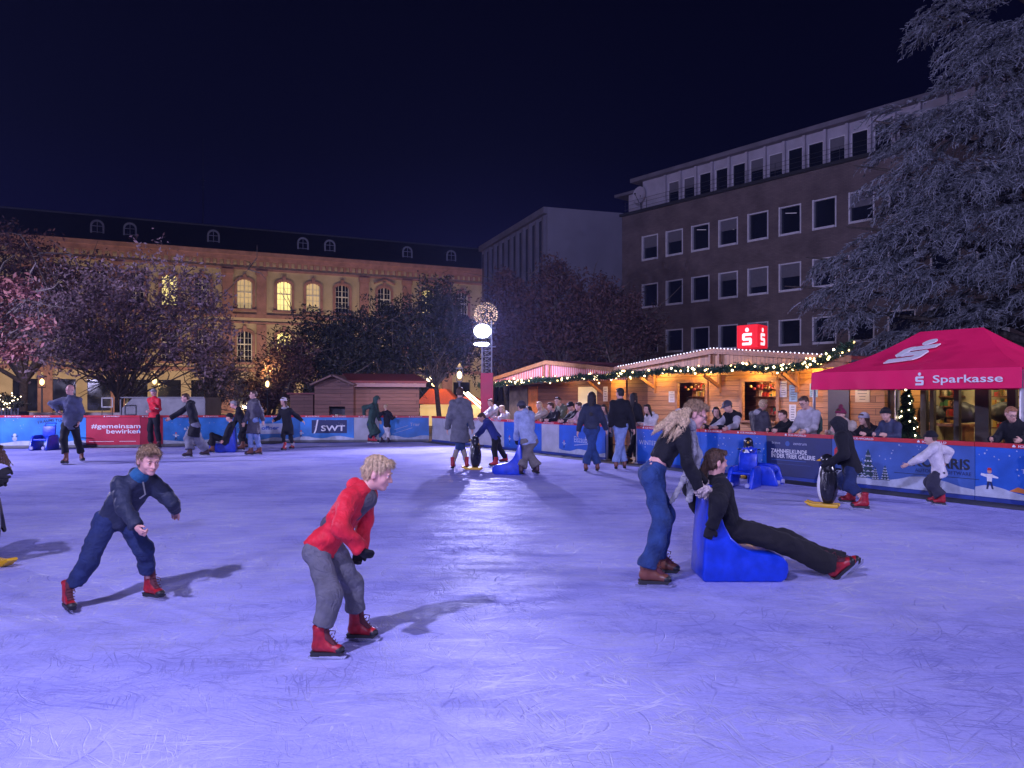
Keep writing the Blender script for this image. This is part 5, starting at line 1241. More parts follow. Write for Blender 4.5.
for x, e_ in ((1.5, 95), (3.4, 110), (5.4, 110), (7.2, 95)): lamp('stall_canopy_light', R2 - RU * x + RN * (OV - .38) + Z_ * 2.40, e_ * .42, (1.0, .60, .16), .06)
garland('fir garland with warm bulbs along the big middle stall', [P2(-.25, 2.86, -.12), P2(1.0, 2.42, -.10), P2(3.0, 2.44, -.10), P2(5.4, 2.44, -.10), P2(8.1, 2.40, -.10)], .07, 95, 4)
mb = MB(); root_ = thing('fairy_lights', P2(4, 2.9, -.1), 'string of tiny cold bulbs along the gable edge of the big stall', 'fairy lights')
mb.tube([P2(0, 2.60, -.09), P2(4, 2.99, -.09), P2(8, 2.60, -.09)], .006, 4).build('cable', DARKM, root_)
for i in range(64):
    x = 8.0 * (i + .5) / 64; bulb(root_, P2(x, 2.60 + .39 * (1 - abs(x - 4) / 4), -.10), .016, SPECK)
# stall 1 (with the red and white striped gable)
R1 = Vector((3.86, 25.5, 0)); W1 = 9.2
st1, P1 = gable_stall('log stall with red and white striped gable beside the floodlight tower', R1, W1, 2.22, 2.45, 2.93, WOODD, AWN, 1.2, 2.4)
WO1 = R1 + RN * 1.2
wall('wall', WOODD, st1, WO1, -RU, W1 - .1, -.15, 2.3, [], -RN, .07); rest_of_box('wall', WOODD, st1, WO1, -RU, W1 - .1, -.15, 2.3, -RN, 2.3)
def sheet(root, O, n, R, k, qa, qb, z0, z1, m, name, th=.04):
    xa, xb = sorted((q2x(qa, k, R), q2x(qb, k, R))); return MB().box(O - RU * ((xa + xb) / 2) + Z_ * ((z0 + z1) / 2) - RN * (th / 2 + .003), xb - xa, th, z1 - z0, RU, RN, Z_).build(name, m, root)
sheet(st1, WO1, RN, R1, 1.2, 510, 528, -.1, 2.02, mat('grey_door', (.22, .17, .13), .6, .3, 5), 'door'); sheet(st1, WO1, RN, R1, 1.2, 529, 538, -.1, 2.05, mat('orange_shutter', (.65, .20, .05), .5, .2, 5), 'shutter')
sheet(st1, WO1, RN, R1, 1.2, 579, 597, .9, 2.0, LITD, 'lit_hatch'); 
xa = q2x(607, 1.2, R1); notice(st1, WO1, -RU, -RN, q2x(608, 1.2, R1), q2x(603.5, 1.2, R1), 1.45, 2.0, PAPER, 5, 9)
mb = MB()
for q in (592,): x = q2x(q, .6, R1); mb.box(WO1 - RU * q2x(594, .8, R1) + Z_ * 1.98 - RN * .36, .07, 1.1, .09, RU, (RN * .8 - Z_ * .5).normalized(), (RN * .5 + Z_ * .8).normalized())
mb.build('brace', BEAM, st1)
sheet(st1, WO1, RN, R1, 1.2, 612, 627, -.1, 2.25, WOOD, 'side_panel', .05)
lamp('stall_canopy_light', WO1 - RU * q2x(619, 1.2, R1) + Z_ * 2.2 - RN * .45, 36, (1.0, .55, .12), .05)
lamp('stall_canopy_light', WO1 - RU * 4.5 + Z_ * 2.15 - RN * .5, 14, (1.0, .62, .3), .05)
garland('fir garland with warm bulbs along the striped gable stall', [P1(-.1, 2.42, -.1), P1(2.4, 2.35, -.1), P1(5.0, 2.30, -.1), P1(7.4, 2.22, -.1), P1(9.6, 2.12, -.1)], .06, 95, 5)
# stall 3: door hut between the big stall and the cafe, behind the tent
R3 = Vector((9.9, 16.7, 0)); W3 = 2.3
def simple_hut(label, O, W, H_, dep, m, group='wooden market stalls'):
    root = thing('market_stall', Vector((O.x, O.y, -.15)) - RU * (W / 2), label, 'stall', group)
    wall('wall', m, root, O, -RU, W, -.15, H_, [], -RN, .07); rest_of_box('wall', m, root, O, -RU, W, -.15, H_, -RN, dep); return root
hk = OV - .3; hx = q2x(884.5, hk, R2); hutO = R2 + RN * hk - RU * hx; hW = q2x(823, hk, R2) - hx
hut = simple_hut('small wooden hut with dark door and paper notice behind the pink tent', hutO, hW, 2.35, 2.2, WOOD)
MB().box(hutO - RU * hW / 2 + Z_ * 2.4 + RN * 1.0, hW + .2, 2.7, .09, RU, RN, Z_).build('roof', ROOFR, hut)
sheet(hut, hutO, RN, hutO, 0, 829, 850, -.1, 2.0, mat('dark_door', (.06, .045, .04), .35, .2, 3), 'door')
notice(hut, hutO, -RU, -RN, *sorted((q2x(870, 0, hutO), q2x(855.5, 0, hutO))), 1.50, 1.92, mat('paper_cream', (.62, .52, .36), .6, .1), 5, 12)
lamp('hut_light', hutO - RU * hW * .5 + Z_ * 2.2 - RN * .7, 26, (1.0, .62, .25), .05)
# cafe pavilion with glazed front
ck = OV - .1; cx0 = q2x(1046, ck, R2); CO = R2 + RN * ck - RU * cx0; CW = q2x(886, ck, R2) - cx0
cafe = thing('glass_pavilion', Vector((CO.x, CO.y, -.15)) - RU * (CW / 2), 'glazed pavilion with dark posts and warm lit shelves inside behind the tent', 'pavilion')
FR = mat('pavilion_frame', (.05, .035, .03), .5, .2); cP = lambda x, z, k: CO - RU * x + Z_ * z + RN * k; cq = lambda q: q2x(q, 0, CO)
mb = MB()
for q, w_ in ((886.8, .14), (924.5, .13), (933, .09), (957.5, .11), (983, .28), (1012.5, .16), (1040, .14)): mb.box(cP(cq(q), 1.15, 0), w_, .12, 2.6, RU, RN, Z_)
mb.box(cP(CW / 2, 2.42, 0), CW, .14, .2, RU, RN, Z_); mb.box(cP(CW / 2, .15, .01), CW - .2, .05, .6, RU, RN, Z_); mb.build('frame', FR, cafe)
MB().box(cP(cq(893), 1.1, .05), .28, .06, 2.3, RU, RN, Z_).build('pale_door_leaf', mat('pale_leaf', (.35, .33, .26), .6, .1), cafe)
mb = MB(); mb.box(cP(CW / 2, 1.2, 2.6), CW, .05, 2.7, RU, RN, Z_); mb.box(cP(0.02, 1.2, 1.3), .05, 2.6, 2.7, RU, RN, Z_); mb.box(cP(CW - .02, 1.2, 1.3), .05, 2.6, 2.7, RU, RN, Z_); mb.build('inner_wall', mat('pavilion_plaster', (.50, .43, .28), .8, .3, 2), cafe)
MB().box(cP(CW / 2, 2.56, 1.2), CW + .2, 3.0, .12, RU, RN, Z_).build('roof', DARKM, cafe)
MB().box(cP(CW / 2, -.11, 1.3), CW, 2.5, .04, RU, RN, Z_).build('floor', WOODD, cafe)
rr = random.Random(21); q3 = lambda q: q2x(q, 2.3, CO)
for k, (qa, qb) in enumerate(((1018, 992), (960, 915))):
    x0, x1 = q3(qa), q3(qb)
    mb = MB()
    for z in (.9, 1.15, 1.4, 1.65, 1.9, 2.15):
        mb.box(cP((x0 + x1) / 2, z - .015, 2.42), x1 - x0, .28, .03, RU, RN, Z_, 2)
        for i in range(16): h_ = rr.uniform(.07, .19); mb.box(cP(rr.uniform(x0 + .04, x1 - .04), z + h_ / 2, 2.36), rr.uniform(.05, .11), .07, h_, RU, RN, Z_, rr.randrange(5))
    mb.build('shelf_goods', GOODC, cafe)['kind'] = 'stuff'
bx0, bx1 = q2x(975, .9, CO), q2x(905, .9, CO); bc = (bx0 + bx1) / 2; bl_ = bx1 - bx0
mb = MB().box(cP(bc, .98, .9), bl_, .5, .05, RU, RN, Z_)
for x in (bx0 + .15, bx1 - .15): mb.box(cP(x, .42, .9), .06, .4, 1.1, RU, RN, Z_)
mb.build('table', BEAM, cafe)
for i, q in enumerate((1004, 968, 930)):
    xx_ = q2x(q, 1.4, CO); V_, Q_ = surface(lambda P: folds(P, .03, 60 + i, 14) + ell(P, cP(xx_, 1.25, 1.4), (RU, RN, Z_), (.34, .2, .22)), *box_of([cP(xx_, 1.25, 1.4)], .5), .04); link_mesh('dark_chairs', V_, Q_, DARKM, cafe)
for x in (CW * .15, CW * .5, CW * .85): lamp('pavilion_light', cP(x, 2.3, 1.2), 30, (1.0, .78, .42), .08)
def xmas_tree(label, base, H_, R_, seed):
    root = thing('christmas_tree', base, label, 'christmas tree'); r = np.random.RandomState(seed); n = 2600; t = r.rand(n) ** .7; a = r.rand(n) * 6.283; z = (1 - t); rad = (t * R_) * (.5 + .5 * r.rand(n)) * (.8 + .2 * np.sin(z * 40))
    P_ = np.stack([base.x + rad * np.cos(a), base.y + rad * np.sin(a), base.z + .2 + z * (H_ - .2)], 1); d = np.stack([np.cos(a), np.sin(a), -.3 + 0 * a], 1) * .09; s_ = r.normal(size=(n, 3)) * .018
    V = np.stack([P_ - d, P_ + s_, P_ + d, P_ - s_], 1).reshape(-1, 3); link_mesh('foliage', V, np.arange(4 * n).reshape(-1, 4), GARL, root); MB().tube([base, base + Z_ * H_ * .9], [.05, .01], 6).build('trunk', BARK, root)
    for i in range(70):
        t_ = r.rand() ** .7; a_ = r.rand() * 6.283; bulb(root, Vector((base.x + t_ * R_ * math.cos(a_), base.y + t_ * R_ * math.sin(a_), base.z + .2 + (1 - t_) * (H_ - .2))), .018, BULBW)
tb = CO - RN * .5 - RU * q2x(907, -.5, CO); tb.z = -.15
xmas_tree('lit christmas tree with warm bulbs in front of the glass pavilion', tb, 2.1, .42, 3)
garland('short fir garland with warm bulbs under the pavilion eaves', [cP(.3, 2.30, -.15), cP(CW * .5, 2.20, -.15), cP(CW - .1, 2.28, -.15)], .05, 60, 9)

# pink pop-up tent
PINK = mat('tent_fabric', (.86, .012, .115), .65, .06, 2, .25, 7, spec=.3); POLE = mat('tent_pole', (.5, .5, .55), .35, .1, metal=.7)
TF = Vector((8.4, 12.5, 0)); td = -RU; TL = 3.95; TW = 3.1; ze, zv = 2.13, 1.78
tent = thing('popup_tent', TF + td * (TL / 2) + RN * (TW / 2) - Z_ * .15, 'crimson pop up tent with white S emblem on its roof and lettered valance', 'tent')
tp = lambda x, y, z: TF + td * x + RN * y + Z_ * z
PA, PB = Vector((8.93, 14.4, 2.95)), Vector((8.27, 15.4, 2.95))
def saddle(a, b, c, d_, nu=10, nv=8, sag=.10):
    """cloth panel between eave a-b and ridge d_-c, sagging a little"""
    V, Q = [], []
    for j in range(nv + 1):
        for i in range(nu + 1):
            u, v = i / nu, j / nv; p = a.lerp(b, u).lerp(d_.lerp(c, u), v); V.append(p - Z_ * sag * math.sin(math.pi * v) * (1.0 + .12 * math.cos(u * 12)))
    for j in range(nv):
        for i in range(nu): Q.append((j * (nu + 1) + i, j * (nu + 1) + i + 1, (j + 1) * (nu + 1) + i + 1, (j + 1) * (nu + 1) + i))
    return V, Q
mb = MB(); c00, c10, c11, c01 = tp(0, 0, ze), tp(TL, 0, ze), tp(TL, TW, ze), tp(0, TW, ze)
for args in ((c00, c10, PB, PA), (c10, c11, PB, PB), (c11, c01, PA, PB), (c01, c00, PA, PA)): mb.add(*saddle(*args))
mb.build('canopy', PINK, tent, True)
mb = MB()
for a, b, n_ in ((c00, c10, -RN), (c10, c11, td), (c11, c01, RN), (c01, c00, -td)):
    V, Q = [], []; nu = 40
    for j in range(5):
        for i in range(nu + 1):
            u = i / nu; p = a.lerp(b, u) - Z_ * ((ze - zv) * j / 4); wv_ = .018 * math.sin(u * 21 + j * .3) * j / 4 + .012 * math.sin(u * 47) * j / 4; V.append(p + n_ * (wv_ + .012))
    for j in range(4):
        for i in range(nu): Q.append((j * (nu + 1) + i, j * (nu + 1) + i + 1, (j + 1) * (nu + 1) + i + 1, (j + 1) * (nu + 1) + i))
    mb.add(V, Q)
mb.build('valance', PINK, tent, True)
mb = MB()
for x, y in ((.03, .03), (TL - .03, .03), (TL - .03, TW - .03), (.03, TW - .03)): mb.box(tp(x, y, .97), .045, .045, 2.24); mb.box(tp(x, y, -.14), .12, .12, .02)
mb.build('legs', POLE, tent)
u_ = -td; so_ = -RN
o = tp(1.76, 0, 1.845) + so_ * .036
mb = MB(); S_logo(mb, o, u_, Z_, so_, .245, .004); mb.build('emblem', WHT, tent)
text('Sparkasse', tp(1.45, 0, 1.89) + so_ * .04, u_, Z_, .135, WHT, tent, bold=.012, width=1.17)
# big emblem lies on the front roof slope
fa, fb_ = tp(TL / 2, 0, ze), (PA + PB) / 2; up_ = (fb_ - fa).normalized(); nn = u_.cross(up_).normalized(); nn = nn if nn.z > 0 else -nn
mb = MB(); S_logo(mb, fa + up_ * .34 - u_ * .62 - Z_ * .0 + nn * -.02, (u_ + up_ * .22).normalized(), (up_ + u_ * .22).normalized(), nn, .98, .02)
mb.build('roof_emblem', WHT, tent)

# red sign cube on a post
SR = mat('sign_red', (.75, .01, .02), .4, 0, emit=.85, ecol=(.85, .012, .03)); SW = mat('sign_white', (1, .8, .8), .4, 0, emit=1.1, ecol=(1, .80, .82))
sp_ = px(753.5, 396, 27.5); sg = thing('illuminated_sign', Vector((sp_.x, sp_.y, -.15)), 'glowing red sign box with two white S emblems above the big stall', 'sign')
a0, a1, a2 = px(737, 337, 27.3), px(757.5, 337, 26.6), px(767.5, 337, 27.4); zt, zb_ = 1.65 + 71.5 * 26.8 / F, 1.65 + 48.5 * 26.8 / F
for a in (a0, a1, a2): a.z = 0
back_ = a0 + (a2 - a1)
v = [Vector((p.x, p.y, z)) for z in (zb_, zt) for p in (a0, a1, a2, back_)]
MB().add(v, [(0, 1, 5, 4), (1, 2, 6, 5), (2, 3, 7, 6), (3, 0, 4, 7), (4, 5, 6, 7), (0, 3, 2, 1)]).build('sign_box', SR, sg)
for p, q in ((a0, a1), (a1, a2)):
    u1 = (q - p).normalized(); n1 = Vector((u1.y, -u1.x, 0)); W_ = (q - p).length; h_ = (zt - zb_) * .80; ww = h_ * .62
    sc = min(1.0, W_ * .8 / ww); o = p + u1 * (W_ - ww * sc) * .5 + Z_ * (zb_ + (zt - zb_) * .11); mb = MB(); S_logo(mb, o + n1 * .004, u1 * sc, Z_, n1, h_, .01); mb.build('emblem', SW, sg)
MB().tube([Vector((sp_.x, sp_.y + .2, -.15)), Vector((sp_.x, sp_.y + .2, zb_))], .07).build('post', POLE, sg)

# floodlight tower
FLD = 25.9; tw = px(487, 396, FLD); tower = thing('floodlight_tower', Vector((tw.x, tw.y, -.15)), 'truss tower with red cladding box and two bright rink floodlights', 'floodlight tower')
MB().box(Vector((tw.x, tw.y, 1.15)), .42, .42, 2.56, bev=.01).build('cladding', BRED, tower)
mb = MB(); cs = [(-.16, -.16), (.16, -.16), (.16, .16), (-.16, .16)]
for cx_, cy_ in cs: mb.tube([(tw.x + cx_, tw.y + cy_, -.1), (tw.x + cx_, tw.y + cy_, 4.2 if cx_ > 0 else 3.3)], .024, 6)
for i in range(5):
    z = 2.4 + i * .2
    for k in range(4):
        a, b = cs[k], cs[(k + 1) % 4]; mb.tube([(tw.x + a[0], tw.y + a[1], z), (tw.x + b[0], tw.y + b[1], z + .2)], .011, 5); mb.tube([(tw.x + a[0], tw.y + a[1], z), (tw.x + b[0], tw.y + b[1], z)], .011, 5)
mb.tube([(tw.x - .3, tw.y - .16, 3.32), (tw.x + .3, tw.y - .16, 3.32)], .02); mb.tube([(tw.x - .3, tw.y - .16, 3.95), (tw.x + .3, tw.y - .16, 3.95)], .02)
mb.build('truss', ALU, tower)
FLOOD = mat('floodlight_face', (1, 1, 1), .3, 0, emit=30, ecol=(.62, .66, 1.0))
for (q, y, rx, rz) in ((482.5, 331, .29, .23), (481.5, 344, .26, .055)):
    c = px(q, y, FLD - .12); hs_ = MB().box(c + Y_ * .10, rx * 2 + .04, .14, rz * 2 + .04, bev=.02).build('lamp_housing', DARKM, tower)
    pts = [(rx * math.cos(2 * math.pi * i / 20), rz * math.sin(2 * math.pi * i / 20)) for i in range(20)]; MB().prism(pts, c + Y_ * .025, X_, Z_, -Y_, .03).build('lamp_face', FLOOD, hs_)
# light globe behind
GD = 34.0; gc = px(486, 314.5, GD); gl = thing('light_globe', Vector((gc.x, gc.y, -.15)), 'wire globe covered in tiny warm bulbs on a pole above the floodlight', 'light globe')
mb = MB(); R_ = .52
for i in range(8):
    a = math.pi * i / 8; mb.tube([gc + Vector((math.cos(a) * math.cos(t), math.sin(a) * math.cos(t), math.sin(t))) * R_ for t in np.linspace(0, 2 * math.pi, 25)], .008, 4, cap=False)
mb.build('wire_frame', DARKM, gl); MB().tube([Vector((gc.x, gc.y, -.15)), gc - Z_ * R_], .05, 8).build('pole', DARKM, gl)
mb = MB(); r = np.random.RandomState(4)
for i in range(300): d = r.normal(size=3); d /= np.linalg.norm(d); mb.sphere(gc + Vector(tuple(d)) * R_, .013, 5, 4)
o = mb.build('bulbs', mat('bulb_globe', (1, .8, .5), .3, 0, emit=2.2, ecol=(1, .66, .45)), gl); o['kind'] = 'stuff'

# ------------------------------------------------------------------ behind the far barrier
def lantern(q, y, D, label, e_=60):
    c = px(q, y, D); root = thing('street_lantern', Vector((c.x, c.y, -.15)), label, 'street lamp', 'old style street lanterns on the square'); mb = MB().tube([(c.x, c.y, -.15), (c.x, c.y, .6), (c.x, c.y, .65), (c.x, c.y, c.z - .3)], [.09, .07, .045, .04], 8); mb.box(c - Z_ * .27, .22, .22, .04); mb.box(c + Z_ * .27, .30, .30, .05); mb.tube([c + Z_ * .29, c + Z_ * .48], [.12, .02], 8)
    for a, b in ((-.11, -.11), (.11, -.11), (.11, .11), (-.11, .11)): mb.tube([c + Vector((a, b, -.25)), c + Vector((a * 1.2, b * 1.2, .25))], .010, 4)
    mb.build('post', DARKM, root); MB().sphere(c, .10, 10, 8, 0, (1, 1, 1.6)).build('lamp_glass', mat('lantern_glass', (1, .8, .4), .3, 0, emit=5, ecol=(1, .68, .25)), root)
    lamp('street_lantern_light', c - Y_ * 0 + Vector((0, 0, .75)), e_, (1.0, .60, .22), .1)
lantern(42, 382, 37, 'street lantern behind the bald skater at the far left', 130)
lantern(154.5, 381, 37, 'street lantern directly above the person in the red jacket', 130)
lantern(267.5, 384, 38, 'street lantern between the twiggy tree and the brown cabin', 90)
lantern(459.5, 375, 31, 'street lantern beside the red clad floodlight tower', 200)
# warm uplights that wash the palace
for x_, p_ in ((2, 1500), (14, 2300), (26, 2300), (38, 2000), (50, 2000)):
    c = PO + PD * x_ + PN * 9.0; rt = thing('facade_uplight', Vector((c.x, c.y, -.15)), {2: 'rightmost', 14: 'second from right', 26: 'middle', 38: 'second from left', 50: 'leftmost'}[x_] + ' of the low warm uplights before the palace wall', 'uplight', 'warm uplights along the palace'); MB().box(c + Z_ * .05, .35, .3, .3, bev=.03).build('housing', DARKM, rt)
    lamp('palace_uplight', c + Z_ * .35, p_ * 1.25, (1.0, .72, .47), .2, c - PN * 9 + Z_ * 8.5, 130)
# long brown cabin
CB = plank_mat('cabin_boards', (.23, .11, .08), X_, .16, .7)
D = 33.0; a, b = px(354, 396, D), px(417, 396, D); b.y += .8; a.z = b.z = 0; root = thing('cabin', Vector(((a.x + b.x) / 2, D, -.15)), 'long brown boarded cabin with pale eaves board behind the far barrier', 'cabin', 'brown cabins behind the rink')
dd = (b - a).normalized(); nn_ = Vector((dd.y, -dd.x, 0)); Wc = (b - a).length
zt1 = EYE + 9.5 * D / F
wall('wall', CB, root, a, dd, Wc, -.15, zt1, [], nn_, .05); rest_of_box('wall', CB, root, a, dd, Wc, -.15, zt1, nn_, 3)
MB().box(a + dd * (Wc / 2) + Z_ * (zt1 + .06) + nn_ * .15, Wc + .5, .3, .16, dd, nn_, Z_).build('eaves_board', mat('eaves_pale', (.34, .20, .20), .6, .1), root)
v = [a - dd * .3 + nn_ * .3 + Z_ * (zt1 + .15), b + dd * .3 + nn_ * .3 + Z_ * (zt1 + .15), b + dd * .3 - nn_ * 3 + Z_ * (zt1 + .55), a - dd * .3 - nn_ * 3 + Z_ * (zt1 + .55)]
MB().add(v + [p + Z_ * .1 for p in v], [(0, 1, 2, 3), (4, 7, 6, 5), (0, 4, 5, 1), (1, 5, 6, 2), (2, 6, 7, 3), (3, 7, 4, 0)]).build('roof', ROOFR, root)
# gable cabin
D = 32.6; a, b = px(314.5, 396, D), px(353.5, 396, D); a.z = b.z = 0; root = thing('cabin', Vector(((a.x + b.x) / 2, D, -.15)), 'dark gabled cabin with an open black hatch left of the long cabin', 'cabin', 'brown cabins behind the rink'); Wc = (b - a).length; z0 = EYE + 11 * D / F; z1 = EYE + 19.5 * D / F
CBD = plank_mat('cabin_boards_dark', (.15, .07, .055), X_, .16, .7)
hx0, hx1 = (329 - 314.5) / 39 * Wc, (345 - 314.5) / 39 * Wc
wall('wall', CBD, root, a, X_, Wc, -.15, z0, [(hx0, hx1, .55, EYE - 10.5 * D / F)], -Y_, .08); rest_of_box('wall', CBD, root, a, X_, Wc, -.15, z0, -Y_, 3)
MB().prism([(0, 0), (Wc, 0), (Wc / 2, z1 - z0)], a + Z_ * z0 + Y_ * .05, X_, Z_, Y_, 2.9).build('gable', CBD, root)
mb = MB()
for sgn in (-1, 1):
    dv = Vector((sgn * Wc / 2, 0, -(z1 - z0))); mb.box(a + X_ * (Wc / 2) + Z_ * (z1 + .05) + dv * .55 + Y_ * 1.3, dv.length * 1.15, 3.4, .07, dv.normalized(), Y_, dv.normalized().cross(Y_))
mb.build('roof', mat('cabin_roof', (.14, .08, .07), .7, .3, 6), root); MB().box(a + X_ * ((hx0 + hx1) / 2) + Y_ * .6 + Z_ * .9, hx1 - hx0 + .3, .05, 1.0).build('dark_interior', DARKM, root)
mb = MB()
for i in range(4): mb.box(a + X_ * (hx0 + (hx1 - hx0) * (i + .5) / 4) + Y_ * .3 + Z_ * .75, .12, .12, .2, mi=i)
mb.build('goods', GOODC, root)
# flat roofed small cabin further left
D = 34; a, b = px(290, 396, D), px(313, 396, D); a.z = b.z = 0; zt_ = EYE + 1.5 * D / F; root = thing('cabin', Vector(((a.x + b.x) / 2, D, -.15)), 'low flat boarded shed at the left end of the cabins', 'cabin', 'brown cabins behind the rink'); Wc = (b - a).length
wall('wall', CBD, root, a, X_, Wc, -.15, zt_, [], -Y_, .05); rest_of_box('wall', CBD, root, a, X_, Wc, -.15, zt_, -Y_, 2); MB().box(a + X_ * Wc / 2 + Y_ * 1 + Z_ * (zt_ + .04), Wc + .2, 2.3, .07).build('roof', ROOFR, root)
# glowing market stall with red roof
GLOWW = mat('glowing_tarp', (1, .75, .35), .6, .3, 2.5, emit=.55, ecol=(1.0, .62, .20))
D = 46; 
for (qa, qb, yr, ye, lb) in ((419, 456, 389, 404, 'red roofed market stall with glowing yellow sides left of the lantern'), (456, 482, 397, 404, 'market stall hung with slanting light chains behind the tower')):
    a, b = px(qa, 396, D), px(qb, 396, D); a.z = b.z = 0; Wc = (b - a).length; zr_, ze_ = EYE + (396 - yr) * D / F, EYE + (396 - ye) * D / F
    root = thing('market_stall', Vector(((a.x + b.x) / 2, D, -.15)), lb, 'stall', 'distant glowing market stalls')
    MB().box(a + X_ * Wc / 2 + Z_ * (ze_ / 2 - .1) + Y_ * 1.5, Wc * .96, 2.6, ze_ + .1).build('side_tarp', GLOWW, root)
    MB().prism([(-.2, 0), (Wc + .2, 0), (Wc * .72, zr_ - ze_), (Wc * .28, zr_ - ze_)], a + Z_ * (ze_ + .01), X_, Z_, Y_, 3.0).build('roof', mat('stall_roof_lit_glow', (.60, .09, .04), .6, .1, emit=.12, ecol=(1, .2, .06)), root)  # roof emits faintly, standing in for the warm light that falls on it
    lamp('market_stall_light', a + X_ * Wc / 2 - Y_ * .8 + Z_ * 2.6, 60, (1, .6, .2), .1)
    if qa > 440:
        for k in range(2):
            A_, B_ = px(463 + 4 * k, 392, D - .6), px(481 + 3 * k, 408 - 2 * k, D - .6); g_ = thing('light_chain', A_, ('upper' if k else 'lower') + ' slanting chain of yellow bulbs across the distant stall', 'light chain', 'slanting light chains'); MB().tube([A_, B_], .012, 4).build('cable', DARKM, g_)
            for i in range(14): bulb(g_, A_.lerp(B_, (i + .5) / 14), .05, BULBW)
# distant string of bulbs and glows among the trunks (small market lamps)
for i, (q, y) in enumerate(((429, 379), (23, 397), (434, 384), (380, 389))):
    c = px(q, y, 44); root = thing('hanging_lamp', c, ['white hanging lamp among the trunks left of the lantern', 'small warm lamp hanging near the planter at far left', 'lower yellow hanging lamp left of the floodlight tower', 'tiny warm lamp showing above the long cabin roof'][i], 'lamp', 'small lamps among the trees')
    MB().sphere(c, .14 if i != 1 else .07, 8, 6).build('bulb', (BULBW, BULB, BULB, BULB)[i], root); MB().tube([c + Z_ * .1, c + Z_ * 2.4], .01, 4).build('cord', DARKM, root)
# clear plastic enclosure
D = 29.5; PLAST = mat('milky_plastic', (.20, .20, .23), .35, .25, 2, .3, 5); a, b = px(121, 396, D), px(205, 396, D); zt_ = EYE - 1.5 * D / F; root = thing('plastic_enclosure', Vector(((a.x + b.x) / 2, D, -.15)), 'box shaped milky plastic enclosure behind the person in the red jacket', 'enclosure'); Wc = b.x - a.x
MB().prism([(0, -.1), (Wc, -.1), (Wc, zt_), (.45, zt_ - .02), (0, zt_ * .72)], Vector((a.x, D, 0)), X_, Z_, Y_, 1.6).build('sheeting', PLAST, root)
mb = MB()
for x in (0, Wc * .42, Wc): mb.box(Vector((a.x + x, D - .02, zt_ / 2 - .1)), .05, .05, zt_ + .05)
mb.box(Vector((a.x + Wc / 2, D - .02, zt_)), Wc, .05, .05); mb.build('frame', mat('dull_frame', (.16, .16, .19), .5, .2), root)
# small white framed sign
D = 28.5; root = thing('framed_board', px(107, 402, D), 'small empty white framed board in front of the tree stems', 'board'); mb = MB(); A_, B_ = px(102, 398, D), px(112.5, 407, D); w_, h_ = B_.x - A_.x, A_.z - B_.z; c = (A_ + B_) / 2
for sgn in (-1, 1): mb.box(c + X_ * sgn * w_ / 2, .035, .03, h_ + .03); mb.box(c + Z_ * sgn * h_ / 2, w_, .03, .035)
mb.build('frame', WB, root); MB().tube([c - X_ * w_ / 2 - Z_ * (h_ / 2), Vector((c.x - w_ / 2, c.y, -.15))], .015).tube([c + X_ * w_ / 2 - Z_ * (h_ / 2), Vector((c.x + w_ / 2, c.y, -.15))], .015).build('stand', DARKM, root)
# planter with string lights, far left
D = 27.0; c = px(6, 396, D); c.z = 0; root = thing('planter', Vector((c.x, c.y, -.15)), 'dark slatted planter with a bush wrapped in warm bulbs at far left', 'planter')
mb = MB()
for i in range(12): mb.box(c + X_ * (-.62 + i * .113) + Z_ * .55 - Y_ * .3, .07, .03, 1.35)
mb.box(c + Z_ * .5, 1.3, .55, 1.2); mb.build('box', mat('planter_wood', (.03, .035, .06), .6, .3, 8), root)
leaves('bush', LEAF_D, root, [(c + Z_ * 1.45, Vector((.62, .3, .28)))], 1500, .05, 44)
for i in range(46): bulb(root, c + Vector((rnd.gauss(0, .33), rnd.gauss(0, .15) - .15, 1.45 + rnd.gauss(0, .15))), .018, BULBW)
# low pale wall behind the far barrier
D = 30.5; a, b = px(20, 396, D), px(122, 396, D); MB_ = MB().box(Vector(((a.x + b.x) / 2, D, .40)), b.x - a.x, .3, 1.18, bev=.02)
root = thing('low_wall', Vector(((a.x + b.x) / 2, D, -.15)), 'low pale wall behind the light blue barrier section', 'wall'); MB_.build('wall', mat('pale_wall', (.40, .33, .33), .7, .15, 3), root)

# ------------------------------------------------------------------ thin haze volume, added to lift the darks and give lamps a glow
m = bpy.data.materials.new('haze'); m.use_nodes = True; nt = m.node_tree
for n_ in list(nt.nodes):
    if n_.type != 'OUTPUT_MATERIAL': nt.nodes.remove(n_)
pv_ = nt.nodes.new('ShaderNodeVolumePrincipled'); pv_.inputs['Color'].default_value = (.38, .44, .98, 1); pv_.inputs['Density'].default_value = .0006; pv_.inputs['Anisotropy'].default_value = .55
nt.links.new(pv_.outputs[0], nt.nodes['Material Output'].inputs['Volume'])
tag(MB().box((0, 44, 12.4), 190, 150, 27.2).build('haze', m), kind='stuff')
